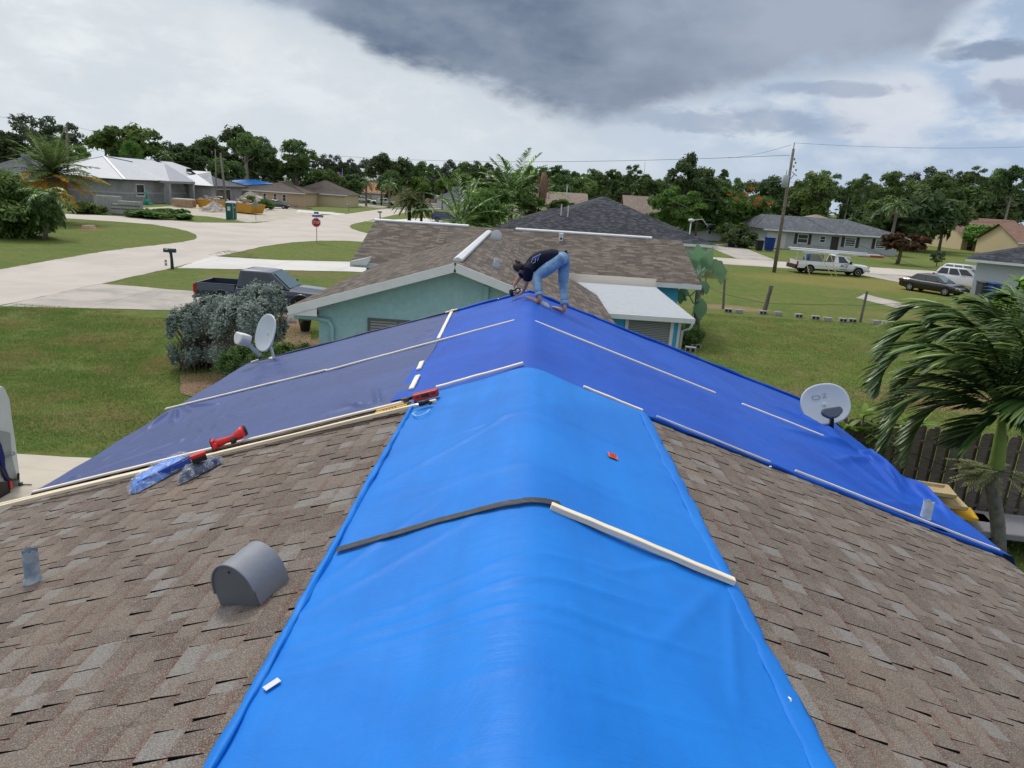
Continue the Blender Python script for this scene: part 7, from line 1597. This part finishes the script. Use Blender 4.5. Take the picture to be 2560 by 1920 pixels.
def palm(label,base,h,L,nf,m,trunk_r=.16,el=(-.2,1.3),dr=.28,ll=.5,w=.045,seed=1,tm=None,n=26,wind=(0,0,0),skirt=None,lean=(0,0),name='palm_tree',skirt_el=(-.7,.1),skirt_n=14,pre=None,droop=.35,bulge=1):
    rg=random.Random(seed); t=thing(name,label,'palm',tuple(base)); o=Vector((lean[0],lean[1],h)); V=[];F=[]
    for i in range(nf):
        e=el[0]+(el[1]-el[0])*((i+.5)/nf)**.9; az=i*2.39996+rg.uniform(-.2,.2); frond(V,F,arc_frond(az,e,L*rg.uniform(.85,1.1),dr*rg.uniform(.8,1.2),6,o),n,ll,w,rg,wind=Vector(wind),droop=droop)
    mm=MB().add(V,F).mesh('crown',m); link('crown',mm,t)
    if skirt:
        V=[];F=[]
        for i in range(skirt_n): frond(V,F,arc_frond(i*2.39996+1,rg.uniform(*skirt_el),L*rg.uniform(.8,1.05),dr*1.1,6,o-Vector((0,0,.15))),n,ll,w,rg,droop=droop,fullness=.8)
        link('old_fronds',MB().add(V,F).mesh('old_fronds',skirt),t)
    mb=MB(); K=8; P=[(lean[0]*(i/K)**1.5,lean[1]*(i/K)**1.5,-.1+(h+.1)*i/K) for i in range(K+1)]; mb.tube(P,[trunk_r*(1.35 if i==0 else 1+.12*math.sin(i*2.2)) *(bulge if i>=K-1 else 1) for i in range(K+1)],10); link('trunk',mb.mesh('trunk',tm or palmbark,True),t); return t
# yellowing date palm at left
b=g(146,557); cz=Zp(139,440,b[1]); palm('date palm with yellow lower fronds before the unfinished grey house',b,cz-.2,4.6,46,palmo,.42,(.15,1.4),.16,.8,.12,3,skirt=palmy,skirt_el=(-.35,.45),skirt_n=20,n=30,bulge=1.4)
b=g(113,598); palm('slim double-stemmed palm with drooping dark fronds left of the yellowing palm',(b[0],b[1],0),Zp(113,500,b[1]),2.4,22,palmg,.14,(-.5,1.2),.35,.6,.07,5,tm=whitebark,lean=(.25,0))
# pygmy date palms past the white ridge vent
b=g(1023,557); palm('pygmy date palm clump, taller of the two beyond the white ridge vent',b,Zp(1023,508,b[1]),3.2,44,palmo,.28,(-.3,1.35),.26,.55,.10,6,tm=mat('dark_palm_bark',(.035,.03,.025),.95),n=28)
b=g(1053,559); palm('pygmy date palm clump, shorter one at right beyond the white ridge vent',b,Zp(1056,520,b[1]),2.6,36,palmo,.22,(-.5,1.2),.3,.5,.10,9,tm=mat('dark_palm_bark'),n=26)
Yp=52.; 
palm('young coconut palm with stiff upright fronds beyond the white ridge vent',(X(1152,Yp),Yp,0),Zp(1152,560,Yp),4.2,15,palmg,.16,(.1,1.45),.16,.75,.08,12,n=34,droop=.16)
palm('large coconut palm with long torn fronds rising above the treeline',(X(1275,84),84,0),Zp(1275,505,84),6.6,32,palmg,.3,(-.1,1.35),.22,1.35,.14,15,n=40,droop=.2,wind=(-.15,0,0))
palm('low spreading coconut palm just behind the black roof hip',(X(1335,80),80,0),Zp(1335,535,80),4.6,14,palmg,.2,(-.1,.8),.2,.85,.09,18,n=34,droop=.25)
palm('drooping palm with brown-green fronds by the pink wall',(X(1228,63),63,0),Zp(1230,545,63),3.4,18,palmg,.18,(-.3,.9),.25,.8,.08,21,n=30,droop=.25,skirt=dead,skirt_n=5)
# topped stalk
x=X(1350,80); t=thing('palm_stump','tall brown topped palm stalk with shaggy bark above the bushes','palm stump',(x,80,0)); z1=Zp(1351,430,80); mb=MB(); mb.tube([(0,0,0),(0,0,z1*.55),(.1,0,z1*.8),(0.05,0,z1)],[.22,.35,.5,.22],10); me=mb.mesh('stalk',mat('brown_stalk',(.20,.12,.085),.95,.1,3,.4,.8,10),True); link('stalk',me,t); V=[];F=[]; rg=random.Random(4)
for i in range(60): 
    z=z1*rg.uniform(.5,.98); a=rg.uniform(0,6.3); frond(V,F,arc_frond(a,-.9,.8,.2,2,Vector((.5*math.cos(a),.5*math.sin(a),z))),2,.25,.1,rg)
link('shag',MB().add(V,F).mesh('shag',dead),t)
for (px,top,bot,Y,lab) in [(1057,438,490,205,'cabbage palm with a bare trunk in the middle distance'),(2236,500,540,120,'shaggy cabbage palm at the edge of the huge oak'),(425,380,430,165,'feathery palm right of the large round tree'),(880,440,489,176,'palm before the terracotta house, left one'),(915,442,489,178,'palm before the terracotta house, middle one'),(972,448,489,172,'palm before the terracotta house, right one')]:
    palm(lab,(X(px,Y),Y,0),Zp(px,top+14,Y),2.6,26,palmg,.22,(-.6,1.3),.3,.7,.12,int(px),n=10,skirt=dead,skirt_n=6)
# ---------- near right palm
RPm=palmg; pb=g(2497,1400); pb=np.array([8.45,11.15,0]); 
RP=thing('palm_tree','tall windblown palm with a smooth green crownshaft at the right edge behind the fence','palm',tuple(pb)); Yr=11.15
def rel(px,py,dy=0): return Vector(gy(px,py,Yr+dy))-Vector(pb)
mb=MB(); P=[Vector((0,0,-.1)),rel(2498,1400),rel(2496,1340),rel(2492,1290),rel(2484,1240),rel(2480,1205),rel(2492,1175)]; C=cr(P,60); rr=[.105*(1+.035*(i%3==0))*(1.1-.12*i/60) for i in range(61)]; mb.tube(C,rr,16); me=mb.mesh('trunk',mat('ringed_bark',(.17,.165,.15),.9,.2,8,.35,.7,30),True); link('trunk',me,RP)
C=cr([rel(2489,1178),rel(2497,1130),rel(2502,1085),rel(2506,1030)],16); link('crownshaft',MB().tube(C,[.075,.10,.112,.115,.113,.11,.107,.103,.10,.096,.09,.083,.075,.066,.058,.05,.04],16).mesh('crownshaft',mat('crownshaft_green',(.24,.34,.09),.45,.4,3,.2),True),RP)
C=cr([rel(2488,1182),rel(2493,1172)],3); link('collar',MB().tube(C,.10,14).mesh('collar',mat('collar_brown',(.10,.07,.05),.9)),RP)
O=(2506,1035)
FR=[([(O),(2450,960),(2390,915),(2330,905),(2280,935),(2240,1000)],.8),([(O),(2455,1010),(2400,1000),(2340,1020),(2290,1080),(2262,1160)],.5),([(O),(2480,940),(2450,870),(2400,835),(2350,835),(2310,870)],.2),([(O),(2540,960),(2570,900),(2610,880)],.4),([(O),(2520,920),(2520,850),(2490,790),(2440,765)],.1),([(O),(2545,1010),(2585,970),(2640,980)],-.9),([(O),(2440,1000),(2370,975),(2290,990),(2235,1060),(2205,1150)],-.3),([(O),(2450,985),(2380,945),(2310,950),(2250,1010),(2220,1110)],.4),([(O),(2440,930),(2360,870),(2280,865),(2215,920),(2195,985)],.0),([(O),(2450,900),(2380,830),(2300,810),(2240,850),(2215,900)],.6),([(O),(2470,900),(2420,800),(2350,760),(2290,765),(2240,800)],.9),
([(O),(2485,910),(2455,835),(2410,795),(2370,785),(2335,805)],.3),([(O),(2505,900),(2495,810),(2460,760),(2410,745)],1.0),([(O),(2535,900),(2550,810),(2540,750),(2500,730)],.5),([(O),(2560,900),(2600,800),(2620,720)],-.2),([(O),(2570,960),(2640,900),(2700,900)],-.5),([(O),(2580,1010),(2660,990),(2740,1040)],.5),([(O),(2560,1030),(2620,1050),(2660,1110)],-.6),([(O),(2550,1000),(2600,1010),(2650,1060)],-1.2),([(O),(2470,1045),(2440,1075),(2420,1110)],-.4),([(O),(2480,960),(2440,900),(2380,890),(2330,920)],-1.0),([(O),(2500,930),(2470,850),(2420,820),(2370,840)],-1.1),([(O),(2540,950),(2560,880),(2540,820),(2500,800)],-1.0),([(O),(2560,990),(2600,930),(2590,870)],.9)]
rg=random.Random(77)
for i,(pp,dy) in enumerate(FR):
    V=[];F=[]; n=len(pp); P=[rel(p[0],p[1],dy*min(1,j/(n-1)*1.3)) for j,p in enumerate(pp)]
    wd=Vector((-.55,0,-.05)) if P[-1].x<P[0].x-.3 else Vector((-.25,0,-.2))
    frond(V,F,P,104,.72,.047,rg,droop=.14,fwd=.7,wind=wd,seg=4,start=.14,up=.05,rach=.022)
    link('frond',MB().add(V,F).mesh('frond',RPm),RP)
infl=foliage('flower_stalk',(.30,.36,.15),(.52,.55,.30)); V=[];F=[]
o=rel(2494,1176)
for i in range(70):
    a=rg.uniform(0,2*PI); L=rg.uniform(.35,.75); P=arc_frond(a if rg.random()<.4 else PI+rg.uniform(-.6,.6),rg.uniform(-.35,.35),L,.12,4,o+Vector((.08*math.cos(a),.08*math.sin(a),0))); frond(V,F,P,14,.10,.022,rg,seg=2,rach=.006,up=0,droop=.1,start=.3)
link('flower_stalks',MB().add(V,F).mesh('flower_stalks',infl),RP)
# ---------- bird of paradise beside the teal house
t=thing('traveller_plant','large bird of paradise plant with paddle leaves at the teal house corner','plant',(float(gy(1758,700,31)[0]),31,0)); bp_=foliage('paddle_leaf',(.11,.22,.11),(.20,.34,.18),None,.35,.3); bs=np.array(t.location)
def paddle(pts,wid,n=12,tear=0):
    C=cr([Vector(gy(px,py,Y))-Vector(bs) for px,py,Y in pts],n); mb=MB(); V=[];F=[]
    for i,p in enumerate(C):
        f=i/n; t_=(C[min(i+1,n)]-C[max(i-1,0)]).normalized(); s=t_.cross(Vector((0,-1,.3))).normalized(); w_=wid*(math.sin(PI*min(1,max(0,(f-.3)/.7))**.8)) if f>.3 else .03
        w_=max(w_,.02)*(1 if not tear or i%2 else .75); V+=[tuple(p-s*w_+Vector((0,0,-.3*w_))),tuple(p),tuple(p+s*w_+Vector((0,0,-.3*w_)))]
    for i in range(n): F+=[(i*3,i*3+1,i*3+4,i*3+3),(i*3+1,i*3+2,i*3+5,i*3+4)]
    link('leaf',mb.add(V,F).mesh('leaf',bp_,True),t)
for pts,w_,te in [([(1748,700,31),(1748,670,31),(1747,640,31),(1744,607,31)],.40,0),([(1748,700,31),(1738,670,31),(1730,650,31),(1719,628,31.2)],.30,0),([(1748,700,31),(1757,665,31),(1768,645,31),(1783,618,31.4)],.3,0),([(1748,690,31),(1764,672,31),(1785,660,31),(1802,680,31),(1802,712,31)],.42,1),([(1748,700,31),(1765,672,31),(1785,655,31.3),(1797,664,31.3)],.28,1),([(1735,760,30),(1720,735,30),(1705,735,30),(1700,760,30)],.3,0),([(1730,790,29),(1745,750,29),(1752,770,29),(1750,800,29)],.3,0),([(1725,740,30),(1745,722,30),(1760,716,30),(1768,735,30)],.32,0)]: paddle(pts,w_,12,te)
V=[];F=[]
mb=MB(); mb.tube([(0,0,0),(-.1,0,1.2),tuple(Vector(gy(1748,690,31))-Vector(bs))],[.16,.14,.1],8); mb.build('trunk',palmbark,t,smooth=True)
tree('bushy','dark shrub at the sunroom corner beside the concrete blocks',1728,None,808,64,876,basepx=(1728,868),cat='shrub',name='shrub',v=0)
# ---------- hedges near left
def hedge(label,blobs,m,nleaf,size,cat='hedge',name='hedge',stems=None,seed=1,base=None,box=.0):
    """blobs: (centre px, ground Y, ztop, halfwidths) world ellipsoids"""
    rg=np.random.default_rng(seed); P=[];N=[]
    vol=np.array([b[3]*b[4]*b[5] for b in blobs]); pr=vol**.67; pr/=pr.sum()
    k=rg.choice(len(blobs),nleaf,p=pr); B=np.array(blobs)[k]; d=rg.normal(size=(nleaf,3)); d/=np.linalg.norm(d,axis=1,keepdims=True); d[:,2]=np.where(d[:,2]<-.8,-d[:,2],d[:,2])
    e=.38; q=np.sign(d)*np.abs(d)**e; q/=np.maximum(np.linalg.norm(q,axis=1,keepdims=True)*.80,.0001)
    r=rg.uniform(.72,1.03,nleaf); n_=np.array([fbm(x*2.3,y*2.3,1,seed)*.16+fbm(x*6,y*6+z*4,1,seed+2)*.08 for x,y,z in (B[:,:3]+d*B[:,3:6])]); r=r*(1+n_)
    Pp=B[:,:3]+q*B[:,3:6]*r[:,None]*.9; ok=Pp[:,2]>.03; Pp=Pp[ok]; dd=d[ok]; b0=np.array([blobs[0][0],blobs[0][1],0]) if base is None else np.array(base)
    V,F=quads(Pp-b0,dd+rg.normal(size=dd.shape)*.7+np.array([0,0,.4]),size*rg.uniform(.6,1.3,len(Pp)),1.5,rg); t=thing(name,label,cat,tuple(b0)); link('foliage',npmesh('foliage',V,F,m),t)
    if stems:
        mb=MB(); r2=random.Random(seed)
        for i in range(stems):
            bl=r2.choice(blobs); a=Vector((bl[0]+r2.uniform(-.6,.6)*bl[3],bl[1]+r2.uniform(-.6,.6)*bl[4],0)); e_=Vector((bl[0]+r2.uniform(-1,1)*bl[3]*.95,bl[1]+r2.uniform(-1,1)*bl[4]*.95,bl[2]+r2.uniform(-.2,.85)*bl[5])); mb.tube([a-Vector(b0),a.lerp(e_,.5)-Vector(b0)+Vector((r2.uniform(-.1,.1),0,0)),e_-Vector(b0)],[.025,.016,.006],5)
        mb.build('stems',mat('hedge_stems',(.16,.12,.09),.95),t)
    return t
def hb(px,pybot,pytop,wpx,Y=None,dep=1.):
    b=g(px,pybot) if Y is None else gy(px,pybot,Y); Yc=float(b[1])+dep*.6; z=float(gy(px,pytop,Yc)[2]); hw=wpx/FP*Yc/2*1.03; return (float(b[0])*Yc/float(b[1]),Yc,z/2,hw,dep,z/2)
H1=[hb(482,930,772,92,None,.8),hb(530,925,745,100,None,.9),hb(580,895,742,90,None,.9)]
hedge('silvery buttonwood hedge block nearest, its face showing bare twigs',H1,fol_silver,46000,.058,stems=160,seed=3)
c=gy(640,770,19.6); zt_=Zp(655,702,19.8); 
hedge('silvery hedge block farther back, rounder and hiding the pickup hood',[(float(gy(655,750,19.8)[0]),19.9,zt_*.62,.66,.7,zt_*.34),(float(gy(600,800,18.6)[0]),18.8,Zp(600,742,18.6)/2,.75,.9,Zp(600,742,18.6)/2)],fol_silver,36000,.058,stems=90,seed=5)
zA=Zp(640,864,17.0); zB=Zp(742,852,17.2)
hedge('low rounded dark green hedge between the dish and the silver hedge',[(float(gy(630,880,17.0)[0]),17.0,zA/2,.85,.8,zA/2),(float(gy(690,870,17.1)[0]),17.1,zA/2,.8,.8,zA/2),(float(gy(745,860,17.2)[0])-.15,17.1,zB/2,.6,.6,zB/2)],foliage('boxwood',(.035,.08,.016),(.085,.15,.03)),26000,.05,seed=8)
b=g(763,829); t=thing('potted_plant','sago palm in a dark round pot on the mulch by the teal wall','potted plant',tuple(b)); 
mb=MB(); hp=.45; mb.lathe([(.16,0),(.24,hp),(.26,hp+.02),(.22,hp),(.2,hp-.06),(0,hp-.06)],(0,0,0),16); mb.build('pot',black,t,smooth=True); V=[];F=[]; rg=random.Random(3)
for i in range(34): frond(V,F,arc_frond(i*2.4,.15+1.1*(i/34),.82,.12,5,Vector((0,0,hp))),18,.11,.014,rg,seg=2,up=.25,droop=.05,rach=.008)
link('fronds',MB().add(V,F).mesh('fronds',palmo),t)
b=g(728,806); rk=MB(); rk.ball((0,0,.2),(.16,.14,.24),8,6); rk.ball((.12,0,.12),(.12,.12,.14),7,5); o=rk.build('rock',swh); me=o.data
for v_ in me.vertices: v_.co*=1+.2*mnoise.noise(v_.co*7)
o.location=(float(b[0]),float(b[1]),0); tag(o,'white coral rocks on the mulch beside the potted sago','rock')
# fallen frond on the stop-sign lawn
b=g(580,642); V=[];F=[]; frond(V,F,[Vector((-1.6,0,.05)),Vector((-.4,.2,.35)),Vector((.9,.1,.3)),Vector((1.9,-.2,.05))],26,.7,.05,random.Random(3),droop=.3,up=.1); o=MB().add(V,F).build('fallen_frond',foliage('dry_frond',(.12,.11,.04),(.20,.17,.07))); o.location=(float(b[0]),float(b[1]),0); tag(o,'fallen dry palm frond at the corner of the new driveway','palm frond')
# ---------- right fence, plumeria, yard things
wf=wood_mat('grey_fence_wood',(.24,.205,.18),(.14,.118,.102)); 
fa=Vector((5.35,14.3,0)); fb_=Vector((16.,12.2,0)); A_=g(2100,1043,1.8); B_=g(2560,1092,1.8); 
A_=Vector((float(A_[0]),float(A_[1]),0)); B_=Vector((float(B_[0]),float(B_[1]),0)); dF=(B_-A_).normalized(); A0=A_-dF*2.2; B0=B_+dF*5
FN=thing('wood_fence','weathered grey shadowbox board fence behind the palm at right','fence',tuple(A0)); L=(B0-A0).length; n_=Vector((-dF.y,dF.x,0)); 
npk=int(L/.118); rg=random.Random(6)
ang=math.atan2(dF.y,dF.x)
for i in range(min(npk,98)):
    p=dF*(i*.118+.06)+n_*(.045 if i%2 else -.045); hh=1.8+rg.uniform(-.03,.02); mb=MB(); w2=.078 if i%2==0 else .062; M=Matrix.Translation(p)@Matrix.Rotation(ang+rg.uniform(-.02,.02),4,'Z')
    mb.prism([(-w2,0),(w2,0),(w2,hh-.06),(w2*.55,hh),(-w2*.55,hh),(-w2,hh-.06)],-.009,.009,M@Matrix.Rotation(PI/2,4,'X')); mb.build('picket',wf,FN)
mb=MB()
for z in (.35,.95,1.5): MB().beam(Vector((0,0,z)),dF*L+Vector((0,0,z)),.07,.045).build('rail',wf,FN)
for i in range(int(L/2.4)+1): MB().box(dF*(i*2.4)+Vector((0,0,.85)),(.09,.09,1.7),rz=ang).build('post',wf,FN)
def P3(px,py,z=0): return g(px,py,z)
tag(MB().tube([P3(2090,1075,2.2),gy(2300,1140,12.5),gy(2420,1190,12.3),gy(2600,1260,12.)],.008,4).build('cable',black),'thin black cable strung in front of the board fence','cable')
# plumeria leaves behind the right dish
pl=foliage('plumeria_leaf',(.11,.21,.035),(.24,.38,.07),(.45,.48,.15),.4,.4)
def broadleaf(label,tips,base,name='shrub',L=.42,w=.12,nl=9,m=pl,stem=.03,seed=2):
    rg=random.Random(seed); t=thing(name,label,'shrub',tuple(base)); b0=Vector(base); V=[];F=[]; sb=MB()
    for tp in tips:
        tp=Vector(tp); sb.tube([Vector((0,0,0)),(tp-b0)*.5+Vector((rg.uniform(-.1,.1),0,-.1)),tp-b0],[stem,stem*.7,stem*.5],6)
        for k in range(nl):
            az=k*2.4+rg.uniform(-.3,.3); P=arc_frond(az,rg.uniform(.1,.9),L*rg.uniform(.7,1.15),.22,4,tp-b0); C=cr(P,6); kk=len(V); 
            for i,p in enumerate(C):
                f=i/6; t_=(C[min(i+1,6)]-C[max(i-1,0)]).normalized(); s=t_.cross(Vector((0,0,1))).normalized(); wd=w*max(.04,math.sin(PI*min(1,f*.85+.12))); V+=[tuple(p-s*wd/2),tuple(p+s*wd/2)]
            F+=[(kk+2*j,kk+2*j+1,kk+2*j+3,kk+2*j+2) for j in range(6)]
    link('leaves',MB().add(V,F).mesh('leaves',m),t); link('stems',sb.mesh('stems',bark,True),t); return t
Yl=12.6
broadleaf('plumeria shrub with long drooping leaves beside the logo satellite dish',[gy(x,y,Yl) for x,y in [(2145,1080),(2160,1040),(2115,1075),(2185,1095),(2130,1110),(2172,1135),(2200,1075)]],(float(gy(2160,1100,Yl)[0]),Yl,0),seed=4)
broadleaf('second plumeria shrub with pale flowers between dish and hanging fronds',[gy(x,y,13.0) for x,y in [(2270,1075),(2255,1110),(2235,1095),(2290,1065),(2262,1140),(2300,1100),(2240,1150)]],(float(gy(2265,1100,13.)[0]),13.,0),seed=7)
broadleaf('bright lime green leafy tree top at the right edge above the palm',[gy(x,y,24.+(x%3)) for x,y in [(2490,770),(2510,745),(2535,725),(2550,705),(2520,760),(2545,745),(2500,790),(2475,790),(2530,790),(2555,770),(2560,720),(2515,805),(2555,800),(2480,815),(2540,815)]],(float(gy(2525,760,24.5)[0]),24.5,0),L=.62,w=.19,nl=13,m=foliage('lime_leaf',(.09,.2,.02),(.19,.34,.04),None,.35,.4),stem=.05,seed=9,name='tree')
# stacked trays, cart, hand truck
tray=mat('tan_plastic',(.56,.44,.26),.55,.4,4,.1); yelp=mat('yellow_plastic',(.66,.40,.03),.5,.4,4,.08)
def traybox(label,px,py,z,w_,d,h,m,rz,name='plastic_tray'):
    b=g(px,py,z); t=thing(name,label,'tray',(float(b[0]),float(b[1]),z),rz); mb=MB(); r=.06
    mb.add([(-w_/2,-d/2,h),(w_/2,-d/2,h),(w_/2,d/2,h),(-w_/2,d/2,h),(-w_/2+r,-d/2+r,h),(w_/2-r,-d/2+r,h),(w_/2-r,d/2-r,h),(-w_/2+r,d/2-r,h),(-w_/2+r*1.5,-d/2+r*1.5,h-.05),(w_/2-r*1.5,-d/2+r*1.5,h-.05),(w_/2-r*1.5,d/2-r*1.5,h-.05),(-w_/2+r*1.5,d/2-r*1.5,h-.05),(-w_/2,-d/2,h-.06),(w_/2,-d/2,h-.06),(w_/2,d/2,h-.06),(-w_/2,d/2,h-.06),(-w_/2+.1,-d/2+.1,0),(w_/2-.1,-d/2+.1,0),(w_/2-.1,d/2-.1,0),(-w_/2+.1,d/2-.1,0)],
      [(0,1,5,4),(1,2,6,5),(2,3,7,6),(3,0,4,7),(4,5,9,8),(5,6,10,9),(6,7,11,10),(7,4,8,11),(8,9,10,11),(0,12,13,1),(1,13,14,2),(2,14,15,3),(3,15,12,0),(12,16,17,13),(13,17,18,14),(14,18,19,15),(15,19,16,12),(16,19,18,17)]); mb.build('tray',m,t); return t
traybox('large tan plastic tray on top of the stack beyond the right eave',2322,1232,.84,.72,.50,.12,tray,-.25)
traybox('second tan plastic tray under the top one, shifted right',2348,1262,.66,.72,.50,.12,tray,-.2)
traybox('yellow plastic lid below the tan trays',2370,1282,.55,.8,.5,.08,yelp,-.3)
b=g(2395,1296,.35); t=thing('crate','pale green-white crate with grass growing through beside the yellow lid','crate',(float(b[0])+.15,float(b[1]),0),-.2); MB().bb((-.35,-.2,0),(.35,.2,.42)).build('crate',mat('pale_crate',(.42,.50,.44),.7),t,bevel=.01)
b=g(2470,1300,.45); t=thing('flat_cart','flat grey plastic platform cart behind the palm trunk','cart',(float(b[0])+.35,float(b[1])+.0,0),-.12); pm=mat('grey_plastic',(.24,.24,.265),.55,.4,3,.06); mb=MB(); mb.prism([(-1.0,-.42),(-.85,-.5),(1.3,-.5),(1.3,.45),(-1.0,.45)],.30,.42); mb.build('deck',pm,t,bevel=.02)
for x,y in ((-.7,-.35),(1.0,-.35),(-.7,.35)): MB().lathe([(0,-.03),(.11,-.03),(.12,0),(.11,.03),(0,.03)],(x,y,.14),14,Euler((PI/2,0,0)).to_matrix()).build('wheel',tyre,t,smooth=True)
P=[gy(x,y,13.2) for x,y in [(2368,1184),(2384,1194),(2396,1208),(2400,1230),(2396,1262),(2390,1285)]]; mb=MB(); b0=np.array([P[0][0],13.2,0.]); t=thing('hand_truck','bent grey metal hand truck handle leaning on the board fence','hand truck',tuple(b0)); mb.tube([tuple(p-b0) for p in cr(P,14)] if 0 else [tuple(Vector(p)-Vector(b0)) for p in cr([Vector(q) for q in P],14)],.022,8); mb.build('frame',mat('grey_tube',(.20,.22,.24),.45,.5,metal=.6),t,smooth=True); MB().tube([tuple(gy(2365,1222,13.2)-b0),tuple(gy(2393,1244,13.2)-b0)],.014,6).build('crossbar',metal,t)
# ---------------------------------------------------------------- grass blades on the near lawns
def grass(name,label,regions,n,size,m,seed):
    rg=np.random.default_rng(seed); PX=[]
    for (x0,x1,y0,y1) in regions:
        k=int(n*((x1-x0)*(y1-y0))/sum((r[1]-r[0])*(r[3]-r[2]) for r in regions)); x=rg.uniform(x0,x1,k); y=rg.uniform(y0,y1,k); PX.append(np.stack([x,y],1))
    P=np.concatenate(PX); k=len(P); cl=vn(P[:,0],P[:,1],.9,3)+.5*vn(P[:,0],P[:,1],3,5); keep=rg.uniform(0,1,k)<np.clip(.75+cl*1.3,.15,1); P=P[keep]; k=len(P)
    # keep only what the lens can see, plus a margin
    d=np.c_[P,np.zeros(k)]-CAM; zz=d@_F; u=1280+FP*(d@_R2)/zz; v=960-FP*(d@_U2)/zz; ok=(u>-150)&(u<2710)&(v<1990); P=P[ok]; k=len(P)
    a=rg.uniform(0,2*PI,k); h=size*rg.uniform(.5,1.3,k); w_=size*.28; lean=rg.normal(0,.7,(k,2))*h[:,None]; dx=np.cos(a)*w_; dy=np.sin(a)*w_
    V=np.empty((k,3,3)); V[:,0]=np.c_[P[:,0]-dx,P[:,1]-dy,np.full(k,-.005)]; V[:,1]=np.c_[P[:,0]+dx,P[:,1]+dy,np.full(k,-.005)]; V[:,2]=np.c_[P[:,0]+lean[:,0],P[:,1]+lean[:,1],h]
    o=link(name,npmesh(name,V.reshape(-1,3),np.arange(3*k).reshape(k,3),m)); tag(o,label,'grass',None,'stuff')
gm=foliage('grass_blade',(.095,.165,.03),(.19,.265,.06),(.36,.30,.15),.6,.35,dry=(.30,.23,.10))
grass('grass','short patchy green grass on the near lawns either side of the house',[(-20.3,-4.9,12.8,26.5),(-20.3,-16,26,27.3)],230000,.045,gm,1)
grass('grass','short yellow-green yard grass right of the houses up to the wire fence',[(5.3,17,7,14),(5.2,22,14,37)],210000,.045,gm,2)
grass('grass','taller tufts along the board fence and under the cart',[(6.3,11,12.2,13.6)],6000,.16,foliage('tall_grass',(.03,.07,.012),(.08,.13,.03)),3)
